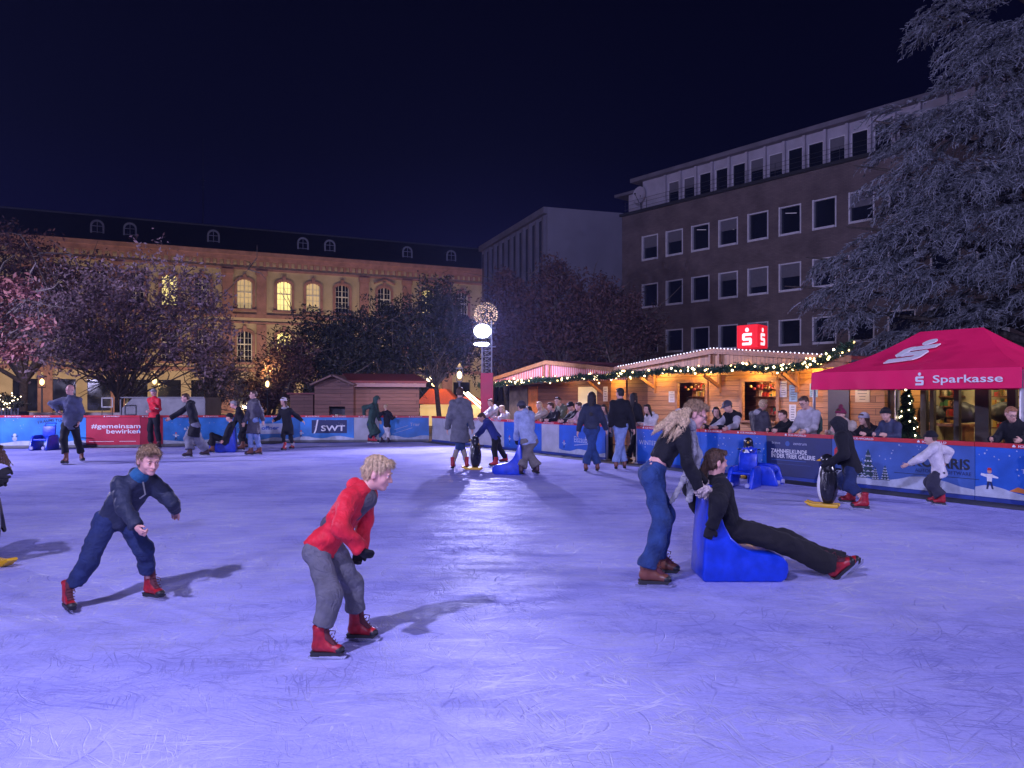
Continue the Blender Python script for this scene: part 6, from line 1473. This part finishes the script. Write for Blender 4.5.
# ------------------------------------------------------------------ sleds and penguin aids
SLED = mat('sled_blue_plastic', (.004, .040, .52), .36, .22, 9, .10, 16, spec=.5, coat=.2); PBLK = mat('penguin_black', (.012, .012, .016), .25, .1, coat=.3); PWHT = mat('penguin_white', (.70, .70, .70), .35, .05); PYEL = mat('penguin_yellow', (.75, .42, .02), .4, .1)
def bev(o, w_=.02, seg=3):
    m = o.modifiers.new('bevel', 'BEVEL'); m.width = w_; m.segments = seg; m.limit_method = 'ANGLE'; m.angle_limit = math.radians(35)
    for p in o.data.polygons: p.use_smooth = True
    return o
def sled(c, yaw, label, s=1.0):
    """moulded sled seat: high thin back, scooped seat, solid sides; faces yaw"""
    f = ydir(yaw); r = f.cross(Z_); c = Vector(c); root = thing('sled_seat', c, label, 'sled', 'blue sled seats on the ice')
    prof = [(-.40, .02), (-.37, 0), (.33, 0), (.38, .03), (.40, .10), (.395, .17), (.36, .225), (.29, .25), (.18, .262), (.06, .285), (-.04, .33), (-.13, .41), (-.19, .52), (-.235, .65), (-.27, .78), (-.31, .80), (-.345, .76), (-.36, .60), (-.385, .30)]
    prof = [(a * s, b * s) for a, b in prof]
    o = MB().prism(prof, c - r * .24 * s, f, Z_, r, .48 * s).build('seat_shell', SLED, root); bev(o, .028 * s, 3)
    mb = MB()
    for sg in (-1, 1): mb.box(c + r * sg * .20 * s + Z_ * .008, .74 * s, .03, .02, f, r, Z_)
    mb.build('runner', STEEL, root)
    mb = MB(); a = c - f * .30 * s + Z_ * .80 * s
    mb.tube([a - r * .19 * s, a - r * .17 * s + Z_ * .07 * s, a + r * .17 * s + Z_ * .07 * s, a + r * .19 * s], .017 * s, 8); mb.build('handle', SLED, root, True)
    return root
def frame_sled(c, yaw, label, s=1.0, wheels=True):
    """pushing sled with open front: splayed side legs, seat, back and round bosses"""
    f = ydir(yaw); r = f.cross(Z_); c = Vector(c); root = thing('sled_seat', c, label, 'sled', 'blue sled seats on the ice')
    for sg in (-1, 1):
        bev(MB().prism([(-.38, 0), (.38, 0), (.36, .10), (.26, .42), (.18, .50), (-.02, .52), (-.30, .52), (-.38, .40)], c + r * (sg * .27 - .045) * s, f * s, Z_ * s, r * 1.0, .09 * s).build('side_panel', SLED, root), .025)
    bev(MB().box(c + Z_ * .36 * s, .56 * s, .5 * s, .07 * s, r, f, Z_).build('seat', SLED, root), .02)
    bev(MB().box(c + Z_ * .60 * s - f * .30 * s, .46 * s, .06 * s, .46 * s, r, f, (Z_ - f * .12).normalized()).build('backrest', SLED, root), .025)
    mb = MB(); mb.tube([c - r * .18 * s - f * .33 * s + Z_ * .8 * s, c - r * .18 * s - f * .42 * s + Z_ * .92 * s, c + r * .18 * s - f * .42 * s + Z_ * .92 * s, c + r * .18 * s - f * .33 * s + Z_ * .8 * s], .018, 8); mb.build('handle', SLED, root, True)
    mb = MB()
    for sg in (-1, 1):
        p = c + f * .36 * s + r * sg * .20 * s + Z_ * .09 * s; mb.tube([p - f * .02, p + f * .04 * s], .055 * s, 14)
    mb.build('boss', mat('boss_grey', (.35, .35, .55), .4, .1), root)
    mb = MB()
    for sg in (-1, 1): mb.box(c + r * sg * .27 * s + Z_ * .008, .76 * s, .03, .02, f, r, Z_)
    mb.build('runner', STEEL, root)
    return root
def penguin(c, yaw, label, s=1.0):
    f = ydir(yaw); r = f.cross(Z_); c = Vector(c); root = thing('penguin_aid', c, label, 'skating aid', 'penguin skating aids')
    def fb(P):
        d = union([ell(P, c + Z_ * .34 * s, (r, f, Z_), (.155 * s, .15 * s, .31 * s)), ell(P, c + Z_ * .56 * s, (r, f, Z_), (.115 * s, .115 * s, .18 * s)), ell(P, c + Z_ * .76 * s + f * .01, (r, f, Z_), (.098 * s, .105 * s, .10 * s))], .06 * s)
        for i in (1, -1): d = smin(d, cone(P, c + r * i * .13 * s + Z_ * .56 * s, c + r * i * .19 * s + Z_ * .28 * s + f * .02, .035 * s, .018 * s), .02)
        return np.maximum(d, -plane(P, c + Z_ * .06 * s, Z_))
    V, Q = surface(fb, *box_of([c, c + Z_ * .9 * s], .24 * s), .013); link_mesh('body', V, Q, PBLK, root, True)
    V, Q = surface(lambda P: np.maximum(smin(ell(P, c + Z_ * .34 * s + f * .055 * s, (r, f, Z_), (.122 * s, .112 * s, .285 * s)), ell(P, c + Z_ * .60 * s + f * .03 * s, (r, f, Z_), (.08 * s, .095 * s, .10 * s)), .04), -plane(P, c + Z_ * .07 * s, Z_)), *box_of([c, c + Z_ * .75 * s], .2 * s), .013); link_mesh('belly', V, Q, PWHT, root, True)
    V, Q = surface(lambda P: cone(P, c + Z_ * .76 * s + f * .09 * s, c + Z_ * .745 * s + f * .17 * s, .03 * s, .008 * s), *box_of([c + Z_ * .76 * s + f * .1 * s], .14 * s), .009); link_mesh('beak', V, Q, PYEL, root, True)
    mb = MB()
    for i in (1, -1): mb.sphere(c + Z_ * .79 * s + f * .088 * s + r * i * .045 * s, .020 * s, 8, 6, 0); mb.sphere(c + Z_ * .79 * s + f * .104 * s + r * i * .047 * s, .010 * s, 8, 6, 1)
    mb.build('eyes', [PWHT, PBLK], root, True)
    mb = MB()
    for i in (1, -1):
        p = c + r * i * .085 * s; mb.prism([(-.17, .02), (-.17, .06), (.22, .06), (.33, .09), (.35, .07), (.26, .015), (.2, .0), (-.15, .0)], p - r * .045 * s, f * s, Z_ * s, r, .09 * s)
    bev(mb.build('ski_feet', PYEL, root), .012)
    mb = MB()
    for i in (1, -1): p = c + r * i * .11 * s + Z_ * .60 * s - f * .05 * s; mb.tube([p, p + r * i * .10 * s - f * .06 * s, p + r * i * .12 * s - f * .12 * s], .014 * s, 8)
    mb.build('handle', PBLK, root, True)
    return root
CH = Vector(((736 - CX) / F * 6.95, 6.95, 0))
sled(CH + Vector((0.02, 0, 0)), 90, 'big blue sled seat in the foreground carrying a woman in black', .96)
sled(gp(509, 474), -100, 'blue sled seat pushed by the skater in a pale hoodie', .82)
sled(gp(223, 452), -80, 'blue sled seat carrying the dark dressed skater on the far left', .95)
frame_sled(gp(44, 450), 0, 'blue frame sled parked at the far barrier under dark lettering', .88)
frame_sled(gp(744, 487.5), -35, 'blue frame sled with round bosses parked left of the navy banner', .74)
frame_sled(gp(766, 484.5), 55, 'blue frame sled standing sideways next to the navy banner edge', .74)
penguin(gp(752, 481) + Vector((.1, .55, 0)), -20, 'small penguin aid parked behind the blue frame sled at the barrier', .95)
penguin(gp(828, 507), -120, 'penguin aid on yellow skis pushed by the hooded skater', .92)
penguin(gp(475.5, 469.5), -100, 'penguin aid between the grey coated skater and the bending child', .88)
penguin(gp(-20, 566), 62, 'white bellied penguin aid cut by the left picture edge', 1.12)

# ------------------------------------------------------------------ people on the ice
SK = 'skaters on the ice'; SP = 'spectators behind the rink barrier'
navy = cloth('navy', (.022, .028, .055), .6, .25); navyj = cloth('navy_trousers', (.018, .030, .095)); redj = cloth('red_jacket', (.62, .018, .035), .6, .3); greyt = cloth('grey_trousers', (.125, .125, .15)); blk = cloth('black', (.010, .010, .014), .8, .3); blk2 = cloth('black_soft', (.016, .015, .018), .9, .2)
denim = cloth('denim', (.021, .048, .15), .8, .4, 40, .35); ldenim = cloth('light_denim', (.20, .27, .48), .8, .4, 40, .25); ddenim = cloth('dark_denim', (.025, .05, .13)); greys = cloth('grey_scarf', (.33, .32, .34), .9, .6, 50); slate_ = cloth('slate_jacket', (.10, .11, .17)); gcoat = cloth('grey_coat', (.135, .135, .155)); gdark = cloth('charcoal_puffer', (.07, .065, .085), .5)
green = cloth('dark_green', (.035, .075, .06)); whit = cloth('white_jacket', (.60, .56, .58)); hood_b = cloth('pale_blue_hoodie', (.33, .38, .56)); tan = cloth('tan_socks', (.30, .25, .20)); beige = cloth('beige', (.42, .36, .30)); pinkc = cloth('pale_pink', (.52, .34, .36)); hot = cloth('hot_pink', (.6, .05, .22)); oliv = cloth('olive', (.10, .11, .07)); maroon = cloth('maroon', (.16, .02, .05)); lgrey = cloth('light_grey', (.42, .40, .43)); furm = cloth('glove_fleece', (.52, .42, .38), .95, .8, 60); blueh = cloth('royal_blue', (.02, .03, .16)); trG = cloth('khaki_grey', (.17, .15, .14)); teal = cloth('teal_lining', (.02, .10, .22))
V3 = Vector
# foreground boy in navy
p = person('boy in navy puffer jacket leaning forward with red skates', SK, 1.40, [(69, 611.5), (153, 599.5)], 52, (navy, .035, .025, .005), (navyj, .018, .060, .115), pel=(115, 519, .02), neck=(137, 480, -.06), head=(149, 460, -.12),
    hyaw=48, hpitch=14, wr=((137, 527, -.36), (176, 511, .26)), hair=('short', 'dblond'), skin='rosy', near=True, boots='red', toes=(42, 62), hood=(navy, False), hs=1.06, smile=.006, curl=(1.2, 1.0), shaft=.27, seed=3, knpole=(V3((.5, -.5, .1)), V3((.8, -.4, .2))), elpole=(V3((-.8, -.4, -.5)), V3((.3, .3, -.5))))
# collar lining and zip on the boy's jacket
mb = MB().tube([p['neck'] + p['f'] * .115 + Z_ * .02, p['neck'] + p['f'] * .16 - Z_ * .06, p['neck'] * .72 + p['pel'] * .28 + p['f'] * .175], .006, 6); mb.build('zip', ALU, p['root'])
V, Q = surface(lambda P: cone(P, p['neck'] + Z_ * .0, p['neck'] + p['f'] * .05 + Z_ * .05, .078, .068) , *box_of([p['neck']], .16), .011); link_mesh('collar', V, Q, teal, p['root'], True)
# foreground boy in red
p = person('boy in red hooded jacket and grey trousers crouching sideways', SK, 1.34, [(326, 659), (361, 641)], 72, (redj, .02, .023, .003), (greyt, .020, .062, .12), pel=(322, 547, 0), neck=(361, 493, .0), head=(378, 473, .02),
    hyaw=88, hpitch=16, wr=((360, 549, -.20), (359, 550, .16)), hair=('messy', 'blond'), skin='rosy', near=True, boots='red', toes=(88, 84), hood=(redj, False), gloves=(blk, .008), hs=1.06, curl=.9, seed=5, knpole=(V3((.9, -.2, .1)), V3((1, .1, .2))), elpole=(V3((-.2, -.9, -.5)), V3((-.2, .9, -.5))))
# grey side panel down the front of the jacket
c0, c1 = p['neck'] + p['f'] * .035, p['pel'] + ydir(72) * .075 + Z_ * .14
V, Q = surface(lambda P: cone(P, c0 - Z_ * .03, c1, .070, .078) + folds(P, .004, 8, 30), *box_of([c0, c1], .14), .011); link_mesh('front_panel', V, Q, gdark, p['root'], True)
# woman pushing
p = person('blonde woman in black top and blue jeans pushing the big sled seat', SK, 1.76, [(653, 587.5), (663, 576)], 84, (blk, -.14, .014, 0), (denim, .018, .078, .02), pel=(651, 474, 0), neck=(681, 425, -.01), head=(695, 414, -.02),
    hyaw=84, hpitch=22, wr=((699, 487, -.12), (703, 483, .16)), hair=('short', 'dblond'), skin='rosy', near=True, boots='brown', shaft=.17, toes=(80, 76), gloves=(furm, .016, 1), glasses=True, curl=1.1, seed=9,
    scarf=(greys, []), knpole=(V3((.8, -.2, 0)), V3((.9, .2, 0))), elpole=(V3((-.5, -.6, -.3)), V3((-.5, .6, -.3))))
nk = p['neck']; tD = 6.75
def strand(pts, r_, m, name, flat=.5, root=p['root'], res=.009, amp=.004, sd=1, f0=30):
    def f_(P):
        d = None
        for (a, ra), (b, rb) in zip(zip(pts[:-1], r_[:-1]), zip(pts[1:], r_[1:])):
            q = cone(P, a, b, ra, rb, flat, Y_); d = q if d is None else smin(d, q, .02)
        return d + folds(P, amp, sd, f0) + .003 * np.sin(P[:, 0] * 210 + P[:, 2] * 30)
    V, Q = surface(f_, *box_of(pts, max(r_) + .04), res); link_mesh(name, V, Q, m, root, True)
# scarf tails hanging from the neck, long loose hair over the back
strand([px(692, 424, tD - .05), px(693, 452, tD - .06), px(684, 480, tD + .02), px(671, 502, tD + .03)], [.036, .030, .026, .022], greys, 'scarf', .5)
strand([px(689, 430, tD + .10), px(697, 455, tD + .10), px(692, 478, tD + .12), px(689, 500, tD + .12)], [.045, .05, .04, .03], greys, 'scarf', .5, sd=4)
HB = HAIR['blond']
rs = random.Random(5); locks = []
for (ex, ey, bx) in ((653, 434, 0), (658, 431, 1), (664, 436, 2), (669, 441, 3), (674, 440, 4), (679, 436, 5)):
    dy_ = -.10 - .04 * rs.random(); locks.append([px(686 + rs.uniform(-1, 2), 410 + bx * .9, tD + dy_), px((686 + ex) / 2 + 4, 415 + bx * 1.2, tD - .06 + dy_), px(ex + 4, (418 + ey) / 2 + 2, tD - .08 + dy_), px(ex, ey, tD - .08 + dy_)])
def lockf(P):
    d = None
    for l in locks:
        for a_, b_, ra, rb in zip(l[:-1], l[1:], (.026, .029, .021), (.029, .021, .005)):
            q = cone(P, a_, b_, ra, rb, .7, Y_); d = q if d is None else smin(d, q, .016)
    return d + .0022 * np.sin(P[:, 0] * 260 + P[:, 2] * 120)
V, Q = surface(lockf, *box_of([x for l in locks for x in l], .06), .006)
V, Q = ribbons(V, Q, lockf, px(700, 398, tD), V3((-.35, 0, -.45)), 1500, .034, 4, .0014); link_mesh('hair', V, Q, HB, p['root'], True)
# seated woman
sd_ = 6.95
bu = V3((.50, 0, .86))
ft1 = px(846, 575, sd_ - .10); ft2 = px(852, 573, sd_ + .12)
p = person('woman in black lying back on the blue sled seat with legs out', SK, 1.68, [V3(tuple(ft1)), V3(tuple(ft2))], 96, (blk, .06, .036, 0), (blk2, .034, .105, .0), pel=(727, 527, 0.0), neck=(715.5, 482, .02), head=(716, 462, .01),
    hyaw=104, hpitch=2, wr=((711, 527, -.30), (700, 513, .28)), hair=('pony', 'brown'), skin='rosy', near=True, boots='red', toes=(V3((.74, -.05, .66)), V3((.76, .05, .64))), footup=(V3((-.66, 0, .74)), V3((-.64, 0, .76))), gloves=(blk2, .007), curl=.8, seed=12,
    knpole=(V3((.3, -.1, 1)), V3((.3, .1, 1))), elpole=(V3((-.3, -.9, -.1)), V3((-.5, .8, 0))))
# partly seen skater at the left edge
p = person('skater at the left edge with brown hair bending over a penguin', SK, 1.58, [(-70, 588), (-48, 572)], 80, (blk, .05, .03, .004), (blk2, .02, .07, .08), pel=(-55, 503, 0), neck=(-29, 464, 0), head=(-14, 452, 0), hyaw=85, hpitch=35, wr=((-2, 476, -.05), (1, 480, .2)), hair=('short', 'brown'), near=True, boots='dark', gloves=(blk2, .006), seed=15, curl=1.0)
for i in range(5): strand([px(-10, 447 + 3 * i, 6.8), px(4 + i, 452 + 3 * i, 6.75), px(10 + 2 * (i % 3), 462 + 2 * i, 6.7)], [.018, .010, .003], HAIR['brown'], 'hair', 1.0, p['root'], .008, 0, 1)
# far and middle skaters
person('bald man in slate jacket and black trousers skating by the left barrier', SK, 1.80, [(65, 464.5), (82, 462)], 12, (slate_, .10, .03, 0), (blk, .02, .075, .10), pel=(70, 425, 0), neck=(71, 398.5, -.02), head=(70, 389.5, -.05), hyaw=-15, wr=((59, 411, -.10), (79, 422, 0)), hair=None, skin='rosy', boots='brown', seed=21, toes=(5, 40), elpole=(V3((-1, -.1, .1)), None))
person('person in a red jacket with folded arms at the far barrier', SK, 1.78, [(150, 448), (158, 448.3)], -18, (redj, .06, .028, 0), (blk, .02, .085, .05), wr=((156, 408, -.30), (151, 411, -.26)), hpitch=30, hair=('short', 'grey'), skin='rosy', boots='dark', seed=22)
person('man in long black coat stretching one arm out over the ice', SK, 1.74, [(188, 457.5), (205, 456)], -62, (blk, .32, .035, 0), (cloth('mid_grey', (.20, .20, .25)), .05, .13, .06), pel=(195, 425, 0), neck=(190, 404, 0), head=(185.5, 398, -.02), hyaw=-70, hpitch=8, wr=((170, 418.5, 0), (192, 421, .1)), hair=('short', 'brown'), skin='rosy', boots='dark', seed=23, hood=(blk, False), toes=(-70, -50))
sd2 = gp(223, 452).y
person('skater in black seated low in a blue sled with knees up', SK, 1.60, [V3(tuple(gp(206, 452))), V3(tuple(gp(211, 453)))], -75, (blk, .04, .03, 0), (blk2, .02, .08, .05), pel=(225, 441, 0), neck=(231.5, 424.5, 0), head=(229.5, 417.5, 0), hyaw=-80, hpitch=5, wr=((221, 444, -.25), (224, 440, .2)), hair=('short', 'brown'), hat=(blk, 'beanie'), skin='rosy', boots='brown', sit=True, seed=24, knpole=(V3((-.3, 0, 1)), V3((-.3, 0, 1))))
person('grey haired pusher in dark jacket leaning over the seated skater', SK, 1.70, [(241, 450.5), (247, 448.5)], -70, (blk, .05, .03, 0), (blk, .015, .06, .06), pel=(244, 428, 0), neck=(238.5, 410, 0), head=(233.5, 404.5, 0), hyaw=-80, hpitch=15, wr=((232, 427, -.1), (233, 426, .15)), hair=('short', 'grey'), skin='rosy', boots='brown', seed=25)
person('woman in charcoal puffer coat and jeans beside the pusher', SK, 1.70, [(249.5, 455.5), (258, 455)], -40, (gdark, .38, .035, .006), (ldenim, .015, .07, .07), hyaw=-65, wr=((244, 424, -.05), (263, 421, .05)), hair=('short', 'brown'), skin='fair', boots='brown', glasses=True, seed=26, hood=(gdark, False))
person('girl with white hat and grey scarf in black flared coat', SK, 1.62, [(284, 451), (292, 449.5)], -12, (blk, .22, .03, 0), (blk2, .008, .045, .12), pel=(288, 427.5, 0), neck=(285.5, 409.5, 0), head=(283.5, 401.5, -.02), hyaw=-25, wr=((274, 420.5, -.1), (302.5, 421, .1)), hair=('long', 'brown'), hat=(whit, 'beanie'), scarf=(greys, []), boots='red', seed=27, socks=(whit, .10))
person('adult in long dark green hooded coat at the corner barrier', SK, 1.70, [(370.5, 442.6), (375, 443)], 70, (green, .42, .04, 0), (ddenim, .015, .065, .06), pel=(371, 424, 0), neck=(374, 405, 0), head=(377, 399.8, 0), hpitch=25, wr=((364, 415, -.15), (380, 421, .1)), hair=('short', 'brown'), hood=(green, True), boots='red', seed=28)
person('small child in black jacket and white trousers next to green coat', SK, 1.30, [(382.5, 442.6), (389, 442.8)], 150, (blk, .03, .03, 0), (whit, .025, .075, .06), pel=(387, 427, 0), neck=(386.5, 412, 0), head=(386, 407.2, 0), wr=((395, 417, .1), (379, 417, 0)), hair=('short', 'blond'), boots='dark', seed=29)
person('man in long grey hooded coat seen from behind near a penguin', SK, 1.74, [(453, 469), (467, 468.8)], 176, (gcoat, .40, .04, 0), (ddenim, .012, .050, .20), wr=((472, 428.5, .05), (447.5, 429, .05)), hair=('short', 'brown'), hood=(gcoat, False), boots='red', seed=30, socks=(tan, .30))
person('child in royal blue jacket bending over a penguin aid', SK, 1.46, [(494, 467), (504, 463)], -84, (blueh, .06, .03, 0), (blk, .02, .07, .06), pel=(496, 437, 0), neck=(486.5, 421, 0), head=(482, 417.5, 0), hpitch=35, wr=((476, 437, -.08), (476, 436, .16)), hair=('short', 'brown'), boots='red', seed=31, toes=(-80, -100))
person('skater in pale blue hoodie and khaki trousers pushing a sled', SK, 1.70, [(520, 475), (536, 474.2)], -158, (hood_b, .07, .035, 0), (trG, .035, .11, .02), pel=(529, 441, 0), neck=(524.5, 413, .03), head=(521.5, 407, .06), hpitch=20, wr=((527, 436, .30), (516.5, 440, .2)), hair=('short', 'black'), hat=(gdark, 'beanie'), hood=(hood_b, False), gloves=(blk, .007), boots='dark', seed=32)
person('woman with long dark hair in navy jacket and jeans holding hands', SK, 1.63, [(586, 471.8), (597.5, 471.5)], 168, (navy, .02, .03, 0), (denim, .022, .09, .02), wr=((606, 430, .05), (578, 432, .1)), hair=('long', 'black'), boots='brown', seed=33)
person('man in black jacket and light jeans holding the woman by her hand', SK, 1.72, [(616, 469.5), (624.5, 469)], 172, (blk, .04, .035, 0), (ldenim, .025, .085, .01), hyaw=-150, wr=((634, 430, 0), (610, 427, 0)), hair=('short', 'black'), boots='brown', seed=34)
person('dark haired person in black standing in the rink entrance gap', SK, 1.62, [(629, 463.5), (638, 462.5)], 140, (blk, .10, .03, 0), (blk, .02, .09, .02), wr=((644, 430, 0), (632, 432, -.1)), hair=('long', 'black'), boots='brown', seed=35)
person('hooded skater in black jacket and navy trousers pushing the right penguin', SK, 1.62, [(848, 504), (861, 510)], -118, (blk, .08, .04, 0), (navyj, .03, .075, .13), pel=(852, 467, 0), neck=(842, 434, 0), head=(837.5, 426, 0), hpitch=25, wr=((836, 461, .1), (829, 463, -.1)), hair=('short', 'black'), hood=(cloth('fur_hood', (.02, .02, .025), .95, .9, 60), True), boots='red', seed=36, toes=(-120, -110), gloves=(blk, .006), near=False, body_res=.02)
person('child in white jacket and dark helmet with arm stretched out', SK, 1.26, [(934, 503.5), (939.5, 505.5)], -125, (whit, .08, .035, 0), (cloth('dark_slate', (.035, .035, .055)), .035, .095, .05), pel=(939, 472, 0), neck=(934, 446.5, 0), head=(930.5, 438, 0), hpitch=10, wr=((945, 462, .1), (905, 466, .0)), hair=('short', 'brown'), hat=(blk, 'beanie'), hood=(whit, False), boots='red', seed=37)
# ------------------------------------------------------------------ spectators
def bar_D(q): return 15.2 / ((q - CX) / F + .66)
def spec(q, y, label, top, hair, yaw=None, off=.42, look=None, bottom=None, pit=5, wrd=(-.16, .14), **kw):
    k = (q - CX) / F; D = bar_D(q) + off; hz = EYE - (y - HY) / F * D; H = min(1.9, (hz + .15) / .935)
    X = k * D; f = -RN; yw = math.degrees(math.atan2(f.x, -f.y)) if yaw is None else yaw
    fwd = ydir(yw); rt = fwd.cross(Z_); b = V3((X, D, -.15)); feet = [V3(tuple(b + rt * .11 - fwd * .12)), V3(tuple(b - rt * .11 - fwd * .12))]
    s = H / 1.75; hsh = (math.sin(q * 12.9) * 43758.5) % 1; hsh2 = (math.sin(q * 7.7) * 1375.3) % 1
    def P2(v, D0): return ((v.x / v.y) * F + CX, HY - (v.z - EYE) / v.y * F, v.y - D0)
    D0 = (feet[0].y + feet[1].y) / 2; hands = []
    for i, sgn in ((0, 1), (1, -1)):
        if kw.get('rest', True): w3 = b + rt * (sgn * (.05 + .20 * hsh) * s + .10 * (hsh2 - .5)) + fwd * (.24 + .10 * hsh2) + Z_ * (1.115)
        else: w3 = b + rt * sgn * .20 + fwd * .12 + Z_ * (.62 * s + .15)
        hands.append(P2(w3, D0))
    kw.pop('rest', None)
    head3 = b + Z_ * (hz + .15) + fwd * .03; 
    return person(label, SP, H, feet, yw, (top, .10, .03, 0), (bottom or blk, .015, .07, .02), hyaw=(yw + (look or 0)), hpitch=pit, head=P2(head3, D0), wr=(hands[0], hands[1]), hair=hair, boots=None, zoff=-.15, curl=.9, body_res=.035, **kw)
spec(491, 402.5, 'woman in pale grey jacket raising both hands by the tower', lgrey, ('short', 'brown'), off=.6, look=20)
spec(502.5, 409, 'fair haired woman in cream jacket right of the raised hands', whit, ('long', 'blond'), off=.45)
spec(529.5, 410, 'dark haired spectator half hidden behind the pale blue hoodie', blk, ('long', 'black'), off=.5)
spec(540, 405.5, 'blonde long haired spectator in beige coat', beige, ('long', 'blond'), off=.5, look=15)
spec(551.5, 406.5, 'brown haired spectator in black jacket left of the tall man', blk, ('short', 'brown'), off=.42, look=-25)
spec(558.5, 401, 'tall dark haired man in olive jacket in the second row', oliv, ('short', 'black'), off=1.1, look=20)
spec(571.5, 406.5, 'spectator in black with a black hat looking down', blk, ('short', 'black'), off=.45, hat=(blk, 'beanie'), pit=25)
spec(579.5, 406.5, 'spectator in pale pink jacket leaning on the barrier', pinkc, ('short', 'brown'), off=.40, look=-20)
spec(587.5, 407.5, 'child with hot pink sleeves at the barrier', hot, ('long', 'brown'), off=.40)
spec(604.5, 409, 'dark haired spectator in slate jacket between the couple', slate_, ('long', 'black'), off=.5, look=25)
spec(648, 409, 'smiling dark haired woman in white cardigan at the entrance', whit, ('long', 'black'), off=.45, look=10)
spec(717, 412, 'woman in black with long black hair beside the capped man', blk, ('long', 'black'), off=.5, look=45)
spec(728.5, 406.5, 'man with grey cap, black vest and pale sleeves', lgrey, ('short', 'brown'), off=.42, hat=(gdark, 'cap'), pit=30, vest=blk, look=-15)
spec(762.5, 405, 'fair haired customer in dark jacket facing the stall hatch', gdark, ('short', 'blond'), yaw=125, off=1.35, rest=False, hood=(lgrey, False))
spec(783.5, 415.5, 'short haired woman in black resting hands on the barrier', blk, ('short', 'brown'), off=.42, look=-10)
spec(805, 402.5, 'tall man in white hooded jacket with black shoulder stripes', lgrey, ('short', 'brown'), off=.42, pit=22, glasses=True, hood=(lgrey, False), bag=green)
spec(841.5, 414.5, 'spectator with maroon hat and beige jacket behind the hooded skater', beige, ('short', 'brown'), off=.55, hat=(maroon, 'bobble'))
spec(864.5, 419, 'smiling woman with grey knitted hat in black coat', blk, ('long', 'brown'), off=.42, hat=(lgrey, 'beanie'), look=-10)
spec(886.5, 414.5, 'young man with black beanie in navy puffer jacket', cloth('navy_puffer', (.04, .05, .10), .5), ('short', 'black'), off=.42, hat=(blk, 'beanie'), look=30, hood=(cloth('navy_puffer', (.04, .05, .10), .5), False))
spec(1012, 414, 'reddish haired man with glasses in black coat by the right edge', blk, ('short', 'red'), off=.55, look=50, pit=18, glasses=True)
